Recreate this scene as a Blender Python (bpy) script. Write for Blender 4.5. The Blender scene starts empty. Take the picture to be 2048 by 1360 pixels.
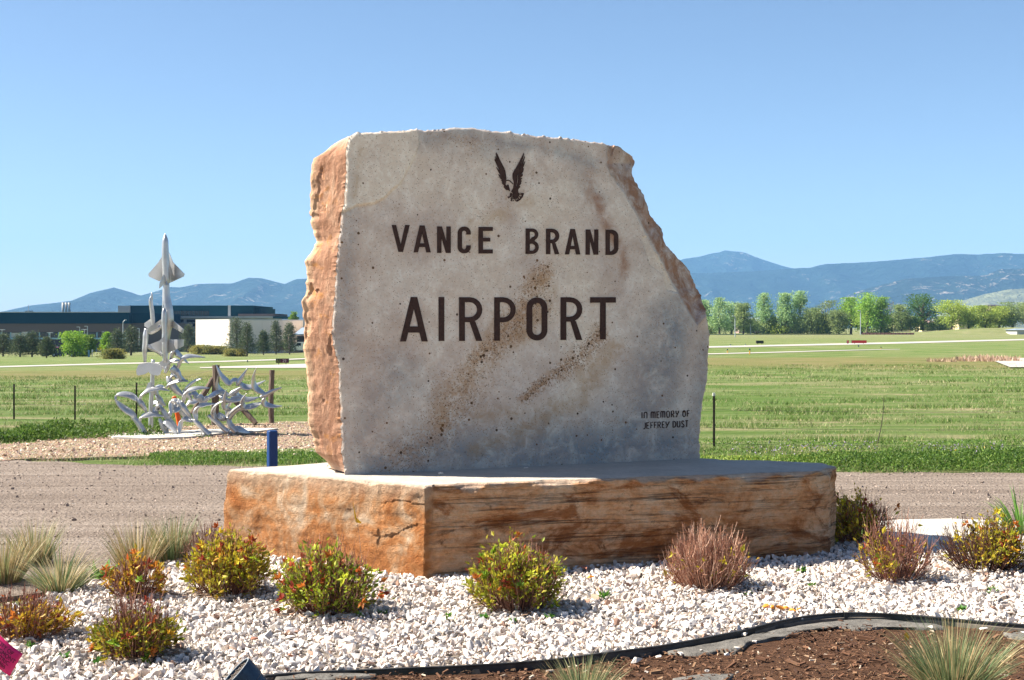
import bpy, math, random
import numpy as np
from mathutils import Vector, Matrix, noise as mnoise

scene = bpy.context.scene
COL = scene.collection
random.seed(7)
rng = np.random.default_rng(7)
R = math.radians

# ------------------------------------------------------------------ camera, sky, sun, exposure
CAM_H, FPX, HOR = 2.0, 2800.0, 655.0
cam_data = bpy.data.cameras.new('camera')
cam = bpy.data.objects.new('camera', cam_data)
COL.objects.link(cam)
cam.location = (0, 0, CAM_H)
cam.rotation_euler = (R(90), 0, 0)
cam_data.sensor_width = 36.0
cam_data.lens = 36.0 * FPX / 2048.0
cam_data.shift_y = -(680.0 - HOR) / 2048.0
cam_data.clip_start, cam_data.clip_end = 0.1, 60000.0
scene.camera = cam

SUN_AZ = math.atan2(-0.9937, 0.112)      # towards the sun, from +Y turning to +X
SUN_EL = R(46)
world = bpy.data.worlds.new('World')
scene.world = world
world.use_nodes = True
wn = world.node_tree
for n in list(wn.nodes):
    wn.nodes.remove(n)
sky = wn.nodes.new('ShaderNodeTexSky')
sky.sky_type = 'NISHITA'
sky.sun_disc = False
sky.sun_elevation = SUN_EL
sky.sun_rotation = SUN_AZ
sky.altitude = 1500
sky.air_density = 0.9
sky.dust_density = 1.2
sky.ozone_density = 1.6
bg = wn.nodes.new('ShaderNodeBackground')
bg.inputs['Strength'].default_value = 0.05
wo = wn.nodes.new('ShaderNodeOutputWorld')
wn.links.new(sky.outputs[0], bg.inputs['Color'])
wn.links.new(bg.outputs[0], wo.inputs['Surface'])

sun_data = bpy.data.lights.new('sun', 'SUN')
sun_data.energy = 5.0
sun_data.angle = R(0.55)
sun_data.color = (1.0, 0.92, 0.80)
sun = bpy.data.objects.new('sun', sun_data)
COL.objects.link(sun)
to_sun = Vector((math.sin(SUN_AZ) * math.cos(SUN_EL), math.cos(SUN_AZ) * math.cos(SUN_EL), math.sin(SUN_EL)))
sun.rotation_euler = to_sun.to_track_quat('Z', 'Y').to_euler()
sun.location = (-20, 5, 30)

scene.view_settings.view_transform = 'Standard'
scene.view_settings.look = 'None'
scene.view_settings.gamma = 1.0
scene.view_settings.exposure = 1.65
scene.view_settings.use_curve_mapping = False
scene.cycles.use_denoising = True
scene.cycles.max_bounces = 6
scene.cycles.volume_bounces = 0
scene.cycles.transparent_max_bounces = 8

# ------------------------------------------------------------------ helpers
LOC = {}                                   # world location of every object that has children

def put(name, o, parent=None, origin=(0, 0, 0)):
    COL.objects.link(o)
    if parent is not None:
        o.parent = parent
        LOC[o.name] = LOC[parent.name]
    else:
        o.location = origin
        LOC[o.name] = Vector(origin)
    return o

def tag(o, label=None, cat=None, group=None, kind=None):
    if label: o['label'] = label
    if cat: o['category'] = cat
    if group: o['group'] = group
    if kind: o['kind'] = kind
    return o

def thing(name, label, cat, loc, group=None):
    o = bpy.data.objects.new(name, None)
    o.empty_display_size = 0.1
    put(name, o, None, loc)
    return tag(o, label, cat, group)

def mesh_np(name, V, F, mat=None, parent=None, origin=(0, 0, 0), col=None, attrs=None, smooth=False):
    """One mesh object from world-space vertices. F: (m,3) array of triangles or a list of polygons."""
    V = np.asarray(V, dtype=np.float64).reshape(-1, 3)
    base = LOC[parent.name] if parent is not None else Vector(origin)
    V = V - np.array(base)
    me = bpy.data.meshes.new(name)
    if isinstance(F, np.ndarray):
        m, k = F.shape
        me.vertices.add(len(V)); me.loops.add(m * k); me.polygons.add(m)
        me.vertices.foreach_set('co', V.astype(np.float32).ravel())
        me.loops.foreach_set('vertex_index', F.astype(np.int32).ravel())
        me.polygons.foreach_set('loop_start', np.arange(0, m * k, k, dtype=np.int32))
        me.polygons.foreach_set('loop_total', np.full(m, k, dtype=np.int32))
        me.update(calc_edges=True)
    else:
        me.from_pydata(V.tolist(), [], F)
        me.update()
    if col is not None:
        a = me.attributes.new('Col', 'FLOAT_COLOR', 'POINT')
        c = np.ones((len(V), 4), dtype=np.float32); c[:, :3] = np.asarray(col)[:, :3]
        a.data.foreach_set('color', c.ravel())
    for k_, v_ in (attrs or {}).items():
        a = me.attributes.new(k_, 'FLOAT', 'POINT')
        a.data.foreach_set('value', np.asarray(v_, dtype=np.float32))
    me.polygons.foreach_set('use_smooth', np.full(len(me.polygons), bool(smooth)))
    if mat is not None:
        me.materials.append(mat)
    o = bpy.data.objects.new(name, me)
    return put(name, o, parent, origin)

class MB:
    """collects shapes in world space, then links them as ONE mesh object"""
    def __init__(s): s.v, s.f, s.c = [], [], []
    def add(s, vs, fs, col=None):
        b = len(s.v)
        s.v += [tuple(p) for p in vs]
        s.f += [tuple(i + b for i in f) for f in fs]
        s.c += [col if col is not None else (1, 1, 1)] * len(vs)
        return s
    def box(s, x0, x1, y0, y1, z0, z1, col=None):
        vs = [(x, y, z) for z in (z0, z1) for x, y in ((x0, y0), (x1, y0), (x1, y1), (x0, y1))]
        return s.add(vs, [(3, 2, 1, 0), (4, 5, 6, 7), (0, 1, 5, 4), (1, 2, 6, 5), (2, 3, 7, 6), (3, 0, 4, 7)], col)
    def tube(s, pts, rad, sides=8, flat=1.0, ref=None, col=None, cap=True):
        """tapered tube; flat>1 stretches the section along ref (a world direction)"""
        pts = [Vector(p) for p in pts]
        n = len(pts)
        if not hasattr(rad, '__len__'): rad = [rad] * n
        vs, fs = [], []
        side = None
        for i in range(n):
            t = (pts[min(i + 1, n - 1)] - pts[max(i - 1, 0)]).normalized()
            if ref is not None:
                a = Vector(ref) - t * t.dot(Vector(ref))
                if a.length < 1e-3: a = t.orthogonal()
            elif side is None:
                a = t.orthogonal()
            else:
                a = side - t * t.dot(side)
            a.normalize(); side = a
            b = t.cross(a)
            for k in range(sides):
                w = 2 * math.pi * k / sides
                vs.append(pts[i] + a * (math.cos(w) * rad[i] * flat) + b * (math.sin(w) * rad[i]))
        for i in range(n - 1):
            for k in range(sides):
                k2 = (k + 1) % sides
                fs.append((i * sides + k, i * sides + k2, (i + 1) * sides + k2, (i + 1) * sides + k))
        if cap:
            fs.append(tuple(reversed(range(sides))))
            fs.append(tuple((n - 1) * sides + k for k in range(sides)))
        return s.add(vs, fs, col)
    def prism(s, poly, d, col=None):
        """closed polygon (world points) extruded by vector d"""
        n = len(poly); d = Vector(d)
        vs = [Vector(p) for p in poly] + [Vector(p) + d for p in poly]
        fs = [tuple(reversed(range(n))), tuple(range(n, 2 * n))] + [(i, (i + 1) % n, n + (i + 1) % n, n + i) for i in range(n)]
        return s.add(vs, fs, col)
    def build(s, name, mat, parent=None, origin=(0, 0, 0), smooth=False, usecol=False):
        return mesh_np(name, s.v, s.f, mat, parent, origin, col=np.array(s.c) if usecol else None, smooth=smooth)

def spline(pts, n):
    """Catmull-Rom through pts, n samples"""
    P = [np.array(p, float) for p in pts]
    if len(P) == 2:
        return [P[0] + (P[1] - P[0]) * t for t in np.linspace(0, 1, n)]
    P = [2 * P[0] - P[1]] + P + [2 * P[-1] - P[-2]]
    out = []
    m = len(P) - 3
    for q in np.linspace(0, m, n):
        i = min(int(q), m - 1); t = q - i
        a, b, c, d = P[i:i + 4]
        out.append(0.5 * (2 * b + (c - a) * t + (2 * a - 5 * b + 4 * c - d) * t * t + (3 * b - a - 3 * c + d) * t ** 3))
    return out

def at(px, py, Y):
    """the place in the world, Y metres ahead, that a measurement in the photograph points to"""
    return Vector(((px - 1024) / FPX * Y, Y, CAM_H - (py - HOR) / FPX * Y))

def ss(a, b, x):
    t = np.clip((np.asarray(x, float) - a) / (b - a), 0, 1)
    return t * t * (3 - 2 * t)

def gz(X, Y):
    """height of the terrain: level near the sign, falling away to the left in the distance"""
    X = np.asarray(X, float); Y = np.asarray(Y, float)
    q = np.where(Y > 1, X / np.maximum(Y, 1), 0.0)
    L = 1 - ss(-0.165, -0.01, q)
    return -0.0138 * np.clip(Y - 30, 0, 530) * L

def on_ground(px, py):
    """ground point seen at that place of the photograph"""
    k = (px - 1024) / FPX
    lo, hi = 3.0, 3000.0
    f = lambda Y: HOR + FPX * (CAM_H - float(gz(k * Y, Y))) / Y - py
    for _ in range(60):
        mid = math.sqrt(lo * hi)
        if f(mid) > 0: lo = mid
        else: hi = mid
    Y = lo
    return Vector((k * Y, Y, float(gz(k * Y, Y))))

def fbm(p, oct=4): return mnoise.fractal(Vector(p), 1.0, 2.0, oct)

def rotmats(n, tilt=math.pi):
    """n random rotations"""
    q = rng.normal(size=(n, 4)); q /= np.linalg.norm(q, axis=1)[:, None]
    w, x, y, z = q.T
    return np.stack([np.stack([1 - 2 * (y * y + z * z), 2 * (x * y - z * w), 2 * (x * z + y * w)], 1),
                     np.stack([2 * (x * y + z * w), 1 - 2 * (x * x + z * z), 2 * (y * z - x * w)], 1),
                     np.stack([2 * (x * z - y * w), 2 * (y * z + x * w), 1 - 2 * (x * x + y * y)], 1)], 1)

def frames(d, up=None):
    """rotations whose local Y axis lies along each direction in d, rolled at random"""
    d = d / np.maximum(np.linalg.norm(d, axis=1), 1e-9)[:, None]
    r = rng.normal(size=d.shape) if up is None else up + rng.normal(size=d.shape) * 0.35
    x = np.cross(d, r); x /= np.maximum(np.linalg.norm(x, axis=1), 1e-9)[:, None]
    z = np.cross(x, d)
    return np.stack([x, d, z], 2)

def scatter(bv, bf, M, S, T, C):
    """copies of a small shape as one vertex/triangle array"""
    n = len(T)
    S = np.asarray(S)
    if S.ndim == 1: S = np.repeat(S[:, None], 3, 1)
    V = np.einsum('nij,nkj->nki', M, bv[None] * S[:, None, :]) + T[:, None, :]
    F = bf[None] + (np.arange(n) * len(bv))[:, None, None]
    return V.reshape(-1, 3), F.reshape(-1, 3), np.repeat(C, len(bv), 0)

LEAF_V = np.array([(0, 0, 0), (-0.30, 0.42, 0.08), (0, 1, -0.05), (0.30, 0.42, 0.08)])
LEAF_F = np.array([(0, 2, 1), (0, 3, 2)])

def ring_pts(poly_px, step=0.25, jit=0.0, seed=0, z=None):
    """a closed outline on the ground from photo measurements, densified and made uneven"""
    P = [on_ground(*p) if len(p) == 2 else Vector(p) for p in poly_px]
    out = []
    for i, a in enumerate(P):
        b = P[(i + 1) % len(P)]
        n = max(1, int((b - a).length / step)); n = min(n, 160)
        for k in range(n):
            p = a.lerp(b, k / n)
            if jit:
                p = p + Vector((fbm((p.x * 1.7, p.y * 1.7, seed)), fbm((p.x * 1.7, p.y * 1.7, seed + 9)), 0)) * jit
            out.append(p)
    return out

def in_poly(x, y, poly):
    x = np.asarray(x); y = np.asarray(y)
    inside = np.zeros(x.shape, bool)
    n = len(poly)
    for i in range(n):
        x1, y1 = poly[i][0], poly[i][1]; x2, y2 = poly[(i + 1) % n][0], poly[(i + 1) % n][1]
        c = (y1 > y) != (y2 > y)
        xs = (x2 - x1) * (y - y1) / ((y2 - y1) if y2 != y1 else 1e-9) + x1
        inside ^= c & (x < xs)
    return inside

def seg_dist(x, y, line, closed=False):
    best = np.full(np.shape(x), 1e9)
    n = len(line)
    for i in range(n if closed else n - 1):
        ax, ay = line[i][0], line[i][1]; bx, by = line[(i + 1) % n][0], line[(i + 1) % n][1]
        dx, dy = bx - ax, by - ay
        t = np.clip(((x - ax) * dx + (y - ay) * dy) / (dx * dx + dy * dy + 1e-12), 0, 1)
        best = np.minimum(best, np.hypot(x - ax - t * dx, y - ay - t * dy))
    return best

# ------------------------------------------------------------------ node materials
class G:
    def __init__(s, name):
        s.m = bpy.data.materials.new(name); s.m.use_nodes = True
        s.t = s.m.node_tree; s.t.nodes.clear()
        s.out = s.t.nodes.new('ShaderNodeOutputMaterial')
        s._c = None
    def n(s, typ, **kw):
        n = s.t.nodes.new(typ)
        for k, v in kw.items(): setattr(n, k, v)
        return n
    def set(s, sock, v):
        if isinstance(v, bpy.types.NodeSocket): s.t.links.new(v, sock)
        elif isinstance(v, (tuple, list)) and len(v) == 3 and sock.type == 'RGBA': sock.default_value = (*v, 1)
        else: sock.default_value = v
    @property
    def co(s):
        if s._c is None: s._c = s.n('ShaderNodeTexCoord').outputs['Object']
        return s._c
    def map(s, scale=(1, 1, 1), loc=(0, 0, 0), rot=(0, 0, 0), vec=None):
        n = s.n('ShaderNodeMapping'); s.set(n.inputs[0], vec or s.co)
        n.inputs['Scale'].default_value = scale; n.inputs['Location'].default_value = loc; n.inputs['Rotation'].default_value = rot
        return n.outputs[0]
    def noise(s, scale, detail=5, rough=0.55, dist=0.0, vec=None):
        n = s.n('ShaderNodeTexNoise'); s.set(n.inputs['Vector'], vec or s.co)
        n.inputs['Scale'].default_value = scale; n.inputs['Detail'].default_value = detail
        n.inputs['Roughness'].default_value = rough; n.inputs['Distortion'].default_value = dist
        return n.outputs['Fac']
    def voro(s, scale, feature='F1', vec=None, out='Distance', rand=1.0):
        n = s.n('ShaderNodeTexVoronoi', feature=feature); s.set(n.inputs['Vector'], vec or s.co)
        n.inputs['Scale'].default_value = scale; n.inputs['Randomness'].default_value = rand
        return n.outputs[out]
    def ramp(s, f, stops, interp='LINEAR'):
        n = s.n('ShaderNodeValToRGB'); s.set(n.inputs[0], f)
        n.color_ramp.interpolation = interp
        e = n.color_ramp.elements
        while len(e) < len(stops): e.new(0.5)
        for el, (p, c) in zip(e, stops):
            el.position = p
            el.color = (c, c, c, 1) if not hasattr(c, '__len__') else (*c, 1)
        return n.outputs[0]
    def mix(s, f, a, b, blend='MIX'):
        n = s.n('ShaderNodeMix', data_type='RGBA', blend_type=blend)
        s.set(n.inputs[0], f); s.set(n.inputs[6], a); s.set(n.inputs[7], b)
        return n.outputs[2]
    def math(s, op, a, b=0.0, clamp=False):
        n = s.n('ShaderNodeMath', operation=op, use_clamp=clamp)
        s.set(n.inputs[0], a); s.set(n.inputs[1], b)
        return n.outputs[0]
    def attr(s, name, out='Fac'):
        return s.n('ShaderNodeAttribute', attribute_name=name).outputs[out]
    def xyz(s, vec=None):
        n = s.n('ShaderNodeSeparateXYZ'); s.set(n.inputs[0], vec or s.co); return n.outputs
    def bump(s, h, strength=0.5, dist=0.02, normal=None):
        n = s.n('ShaderNodeBump'); s.set(n.inputs['Height'], h)
        n.inputs['Strength'].default_value = strength; n.inputs['Distance'].default_value = dist
        if normal: s.set(n.inputs['Normal'], normal)
        return n.outputs[0]
    def done(s, color, rough=0.9, normal=None, metal=0.0, spec=0.3, trans=None):
        b = s.n('ShaderNodeBsdfPrincipled')
        s.set(b.inputs['Base Color'], color); s.set(b.inputs['Roughness'], rough)
        s.set(b.inputs['Metallic'], metal); b.inputs['Specular IOR Level'].default_value = spec
        if normal is not None: s.set(b.inputs['Normal'], normal)
        o = b.outputs[0]
        if trans:
            t = s.n('ShaderNodeBsdfTranslucent'); s.set(t.inputs[0], color)
            x = s.n('ShaderNodeMixShader'); x.inputs[0].default_value = trans
            s.t.links.new(o, x.inputs[1]); s.t.links.new(t.outputs[0], x.inputs[2]); o = x.outputs[0]
        s.t.links.new(o, s.out.inputs['Surface'])
        return s.m

def paint(name, c, rough=0.6, var=0.12, scale=3.0, metal=0.0, spec=0.4, bump=0.0):
    g = G(name)
    f = g.noise(scale, 6, 0.65)
    d = tuple(x * (1 - var) for x in c); l = tuple(min(1, x * (1 + var)) for x in c)
    col = g.ramp(f, [(0.3, d), (0.7, l)])
    nrm = g.bump(g.noise(scale * 12, 4), bump, 0.01) if bump else None
    return g.done(col, rough, nrm, metal, spec)

def leafmat(name, rough=0.55, trans=0.35):
    g = G(name)
    return g.done(g.attr('Col', 'Color'), rough, None, 0, 0.3, trans)

def colmat(name, rough=0.9, fine=40.0, amt=0.25, bump=0.0):
    """colour of each piece, with fine grain"""
    g = G(name)
    f = g.ramp(g.noise(fine, 5, 0.7), [(0.3, 1 - amt), (0.7, 1 + amt)])
    c = g.mix(1.0, g.attr('Col', 'Color'), f, 'MULTIPLY')
    return g.done(c, rough, g.bump(g.noise(fine * 1.5, 4), bump, 0.01) if bump else None)

M = {}
M['leaf'] = leafmat('shrub leaf')
M['tree_leaf'] = leafmat('tree leaf', 0.6, 0.42)
M['needle'] = leafmat('pine needle', 0.6, 0.15)
M['blade'] = leafmat('grass blade', 0.55, 0.3)
M['twig'] = colmat('twig bark', 0.85, 60, 0.25)
M['bark'] = paint('tree bark', (0.10, 0.075, 0.055), 0.95, 0.3, 2.0)
M['metal_white'] = None
# ------------------------------------------------------------------ ground materials
def field_material():
    g = G('field grass')
    x = g.xyz()
    v = g.map((0.10, 0.42, 1.0))
    n1 = g.noise(0.5, 6, 0.6, 0.4, v)
    n2 = g.noise(2.2, 8, 0.72, 0.6, v)
    n3 = g.noise(9.0, 6, 0.75, 0.0)
    c = g.ramp(n2, [(0.30, (0.050, 0.110, 0.018)), (0.42, (0.105, 0.175, 0.036)), (0.52, (0.180, 0.225, 0.080)), (0.60, (0.30, 0.27, 0.145)), (0.70, (0.42, 0.34, 0.22))])
    c = g.mix(g.ramp(n1, [(0.50, 0.0), (0.66, 0.75)]), c, (0.095, 0.175, 0.034))
    # a browner strip some eighty metres out
    yy = g.math('ADD', x[1], g.math('MULTIPLY', g.math('SUBTRACT', g.noise(0.06, 4, 0.6, 0.3, v), 0.5), 60.0))
    band = g.math('MULTIPLY', g.ramp(g.math('DIVIDE', yy, 200.0), [(0.33, 0.0), (0.37, 1.0), (0.43, 1.0), (0.48, 0.0)]), g.ramp(n2, [(0.3, 0.15), (0.6, 0.6)]))
    c = g.mix(band, c, (0.26, 0.17, 0.085))
    # drier ground far out
    far = g.ramp(g.math('DIVIDE', x[1], 1000.0), [(0.16, 0.0), (0.30, 0.5)])
    c = g.mix(far, c, g.ramp(g.noise(0.35, 6, 0.7, 0.3, v), [(0.35, (0.13, 0.155, 0.058)), (0.65, (0.33, 0.26, 0.165))]))
    c = g.mix(g.ramp(n3, [(0.3, 0.45), (0.6, 0.0)]), c, (0.05, 0.075, 0.018))
    nrm = g.bump(g.math('ADD', n2, g.math('MULTIPLY', n3, 0.6)), 0.9, 0.25)
    return g.done(c, 0.95, nrm, 0, 0.1)

def road_material():
    g = G('dirt road')
    v = g.map((0.35, 1.6, 1.0))
    n1 = g.noise(0.9, 6, 0.6, 0.3, v)
    n2 = g.noise(14, 7, 0.75)
    c = g.ramp(n1, [(0.3, (0.20, 0.162, 0.134)), (0.5, (0.27, 0.222, 0.185)), (0.7, (0.34, 0.285, 0.242))])
    c = g.mix(g.ramp(n2, [(0.36, 0.7), (0.5, 0.0)]), c, (0.11, 0.085, 0.068))
    c = g.mix(g.ramp(g.voro(38), [(0.10, 0.75), (0.24, 0.0)]), c, (0.30, 0.255, 0.215))
    tr = g.ramp(g.noise(1.0, 4, 0.6, 0.4, g.map((0.05, 2.2, 1.0))), [(0.40, 0.0), (0.52, 0.5), (0.60, 0.0)])
    c = g.mix(tr, c, (0.15, 0.115, 0.092))
    h = g.math('ADD', n2, g.math('MULTIPLY', g.voro(30), -0.5))
    return g.done(c, 0.97, g.bump(h, 1.0, 0.05, g.bump(n1, 0.8, 0.2)), 0, 0.1)

def chip_material():
    g = G('wood chip ground')
    n = g.noise(8, 8, 0.75); k = g.voro(26, out='Color')
    c = g.ramp(n, [(0.3, (0.24, 0.165, 0.11)), (0.55, (0.44, 0.33, 0.235)), (0.75, (0.58, 0.47, 0.36))])
    c = g.mix(0.4, c, g.mix(1.0, c, k, 'MULTIPLY'))
    return g.done(c, 0.97, g.bump(g.math('ADD', n, g.voro(26)), 1.0, 0.05), 0, 0.1)

def mulch_material():
    g = G('bark mulch')
    v = g.map((1.0, 2.6, 1.0), rot=(0, 0, 0.5))
    n = g.noise(16, 8, 0.8, 1.0, v)
    c = g.ramp(n, [(0.30, (0.034, 0.017, 0.010)), (0.5, (0.105, 0.052, 0.029)), (0.68, (0.20, 0.110, 0.065))])
    return g.done(c, 0.95, g.bump(n, 1.0, 0.04), 0, 0.15)

M['field'] = field_material()
M['road'] = road_material()
M['chips'] = chip_material()
M['mulch'] = mulch_material()
M['soil'] = paint('soil under the gravel', (0.155, 0.13, 0.108), 0.97, 0.35, 9)
M['concrete'] = paint('pale concrete', (0.46, 0.435, 0.39), 0.9, 0.15, 3, bump=0.2)
M['runway'] = paint('runway concrete', (0.35, 0.33, 0.30), 0.9, 0.08, 0.05)

# ------------------------------------------------------------------ terrain
def build_ground():
    ys = np.concatenate([[-40, -20, -8, 0], np.geomspace(4, 9900, 190)])
    us = np.linspace(-1, 1, 180)
    V = np.zeros((len(ys), len(us), 3))
    for i, y in enumerate(ys):
        half = 26 + 1.05 * max(y, 0)
        V[i, :, 0] = us * half; V[i, :, 1] = y
        V[i, :, 2] = gz(V[i, :, 0], np.full(len(us), y))
        if 23 < y < 420:
            a = min(1, (y - 23) / 10) * max(0.012, 0.06 - max(0, y - 60) * 0.0015)
            for j in range(len(us)):
                V[i, j, 2] += a * fbm((V[i, j, 0] * 0.07, y * 0.16, 3.0), 3)
    nb = len(us)
    idx = np.arange(len(ys) * nb).reshape(len(ys), nb)
    F = np.stack([idx[:-1, :-1], idx[:-1, 1:], idx[1:, 1:], idx[1:, :-1]], -1).reshape(-1, 4)
    V = V.reshape(-1, 3); V[:, 2] -= 0.03 * (V[:, 1] < 23.5)
    o = mesh_np('ground', V, F, M['field'], smooth=True)
    tag(o, 'green and tan mown field stretching to the mountains', None, None, 'structure')
build_ground()

def sheet(name, px, mat, z, label, step=0.2, jit=0.12, seed=1, skirt=0.05):
    P = ring_pts(px, step, jit, seed)
    n = len(P)
    top = [(p.x, p.y, p.z + z) for p in P]; low = [(p.x, p.y, p.z + z - skirt) for p in P]
    fs = [tuple(range(n))] + [(i, n + i, n + (i + 1) % n, (i + 1) % n) for i in range(n)]
    # the outline must run counter-clockwise seen from above
    area = sum(P[i].x * P[(i + 1) % n].y - P[(i + 1) % n].x * P[i].y for i in range(n))
    if area < 0:
        top.reverse(); low.reverse()
    o = mesh_np(name, top + low, fs, mat)
    return tag(o, label, None, None, 'structure')

# outlines measured in the photograph (pixel pairs) or given in metres (triples)
ROAD = [(-16, 9.0, 0), (-6.0, 9.0, 0), (-4.2, 10.0, 0), (-3.0, 11.0, 0), (-1.5, 13.6, 0), (1.5, 14.6, 0), (5, 14.55, 0), (18, 14.4, 0), (18, 19.1, 0), (7, 19.2, 0), (3.0, 19.4, 0), (0.5, 20.0, 0), (-2.7, 20.1, 0), (-5.4, 20.3, 0), (-7.8, 21.2, 0), (-16, 21.6, 0)]
sheet('dirt_road', ROAD, M['road'], 0.004, 'graded brown dirt road passing behind the stone sign', 0.2, 0.18, 2)
CHIPS = [(-60, 893), (60, 886), (160, 874), (260, 858), (420, 851), (560, 846), (700, 843), (860, 846), (900, 870), (820, 905), (640, 910), (480, 914), (330, 913), (180, 916), (60, 918), (-80, 930)]
sheet('wood_chip_ground', CHIPS, M['chips'], 0.012, 'pale wood chip ground around the bird sculpture', 0.3, 0.3, 5)
STRIP = [(306, 916), (330, 908), (420, 906), (520, 902), (640, 898), (760, 898), (800, 915), (700, 926), (640, 925), (560, 924), (520, 920), (430, 921)]
sheet('grass_verge', STRIP, M['field'], 0.02, 'narrow green grass verge between chips and dirt road', 0.2, 0.2, 6)

EDGE_PX = [(200, 1430), (380, 1392), (470, 1370), (560, 1354), (760, 1343), (950, 1341), (1090, 1333), (1180, 1323), (1290, 1308), (1340, 1299), (1430, 1281), (1500, 1266), (1560, 1252), (1620, 1242), (1700, 1236), (1800, 1238), (1900, 1246), (2048, 1260), (2200, 1272)]
BED = [(-420, 1400)] + [(-100, 1400)] + EDGE_PX + [(2300, 1160), (2150, 1120), (2048, 1118), (1900, 1112), (1800, 1100), (1740, 1082), (1660, 1050), (1500, 1010), (1100, 1000), (700, 1010), (480, 1075), (380, 1108), (345, 1122), (300, 1150), (200, 1166), (130, 1188), (40, 1215), (-60, 1240), (-200, 1290)]
BEDP = [on_ground(*p) for p in BED]
sheet('gravel_bed', BED, M['soil'], 0.008, 'soil under the white landscaping gravel', 0.2, 0.05, 7)
MUL = [(-600, 1900)] + [(-100, 1402)] + [(x, y + 3) for x, y in EDGE_PX] + [(2600, 1330), (2600, 1900)]
sheet('mulch_bed', MUL, M['mulch'], -0.012, 'brown bark mulch bed in front of the edging', 0.2, 0.02, 8)
PAD = [(1735, 1046), (1800, 1042), (1900, 1040), (2060, 1046), (2300, 1054), (2300, 1112), (2060, 1112), (1900, 1108), (1800, 1096), (1750, 1082)]
sheet('concrete_apron', PAD, M['concrete'], 0.016, 'pale concrete apron beside the dirt road', 0.4, 0.02, 9)

sheet('bounce_paving', [(-40, -30, 0), (40, -30, 0), (40, 4.2, 0), (-40, 4.2, 0)], M['concrete'], 0.004, 'unseen pale concrete ground behind the camera, added to bounce light onto the slab', 2.0, 0.0, 4)  # unseen pale sheet, added to bounce light onto the shaded slab face

def ribbon(name, pts, mat, label, z=0.03):
    """strip of paving given as left/right edge point pairs in the photograph"""
    L = [on_ground(*a) for a, b in pts]; Rr = [on_ground(*b) for a, b in pts]
    vs = [(p.x, p.y, p.z + z) for q in zip(L, Rr) for p in q]
    fs = [(2 * i, 2 * i + 1, 2 * i + 3, 2 * i + 2) for i in range(len(pts) - 1)]
    o = mesh_np(name, vs, fs, mat)
    return tag(o, label, None, None, 'structure')

def road_edges(c, w):
    out = []
    for (x, y), ww in zip(c, w):
        out.append(((x, y + ww / 2), (x, y - ww / 2)))
    return out
ribbon('taxiway', road_edges([(-300, 742), (0, 734), (240, 727.5), (420, 724), (560, 719.5), (700, 715)], [3.0, 2.6, 2.4, 2.2, 2.0, 2.0]), M['runway'], 'thin pale taxiway line left of the stone sign', 0.03)
ribbon('apron', road_edges([(400, 736), (480, 734.5), (560, 733.2), (620, 732), (760, 729)], [1.5, 4, 6.5, 8.5, 12]), M['runway'], 'widening pale concrete apron just left of the stone', 0.035)
ribbon('runway', road_edges([(1300, 699), (1420, 694.5), (1600, 690.5), (1800, 686), (1950, 682), (2048, 679.5), (2200, 676)], [3.2, 3.0, 3.2, 3.4, 2.9, 2.5, 2.1]), M['runway'], 'long pale runway crossing the field on the right', 0.035)
ribbon('service_track', road_edges([(1300, 712), (1420, 708.5), (1560, 705), (1700, 701), (1800, 699)], [2.0, 1.8, 1.6, 1.3, 0.6]), M['runway'], 'thin broken pale track in front of the runway', 0.035)
ribbon('concrete_pad', [((1990, 724), (1985, 718)), ((2020, 736), (2008, 718)), ((2100, 736), (2080, 717)), ((2260, 736), (2240, 716))], M['runway'], 'pale concrete pad at the far right of the field', 0.05)

# ------------------------------------------------------------------ mountains
def mountain_material(name, base, rock, scale, rk):
    g = G(name)
    n = g.noise(scale, 8, 0.68, 0.4); n2 = g.noise(scale * 5, 6, 0.7, 0.8)
    c = g.ramp(n, [(0.35, tuple(x * 0.75 for x in base)), (0.65, tuple(x * 1.25 for x in base))])
    f = g.math('MULTIPLY', g.ramp(n2, [(0.55, 0.0), (0.66, 1.0)]), g.ramp(n, [(rk, 0.0), (rk + 0.10, 1.0)]))
    return g.done(g.mix(f, c, rock), 0.95, g.bump(n2, 1.0, 60), 0, 0.1)

def ridge(name, crest, Y, run, mat, label, seed, rough=0.25):
    """a mountain ridge: crest measured in the photograph, its slopes falling towards us and away"""
    crest = sorted(crest)
    xs = np.arange(crest[0][0], crest[-1][0] + 1, 6.0)
    ys = np.interp(xs, [c[0] for c in crest], [c[1] for c in crest])
    rows = 46
    V = np.zeros((rows, len(xs), 3))
    for j, (px, py) in enumerate(zip(xs, ys)):
        H = (HOR - py) / FPX * Y + CAM_H
        X0 = (px - 1024) / FPX * Y
        for i in range(rows):
            t = i / (rows - 9)                     # 0 foot, 1 crest, beyond it the far side
            d = Y - run * (1 - t)
            nz = fbm((X0 / 900 + seed, d / 900, seed), 5)
            spur = abs(fbm((X0 / 420 + seed * 3, d / 1500, seed + 4), 4))
            if t <= 1:
                h = (H + 30) * (t ** 1.15) * (1 - 0.42 * (1 - t) * 4 * t * spur) + rough * H * nz * t * (1 - t) * 2.2
            else:
                h = (H + 30) * (1 - (t - 1) * 2.5)
            if t == 1 or i == rows - 9:
                h = (H + 30) * (1 + 0.006 * fbm((X0 / 60, seed, 1), 4))
            V[i, j] = (X0, d, h - 30)
    idx = np.arange(rows * len(xs)).reshape(rows, len(xs))
    F = np.stack([idx[:-1, :-1], idx[:-1, 1:], idx[1:, 1:], idx[1:, :-1]], -1).reshape(-1, 4)
    o = mesh_np(name, V.reshape(-1, 3), F, mat, smooth=True)
    tag(o, label, None, None, 'structure')

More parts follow.
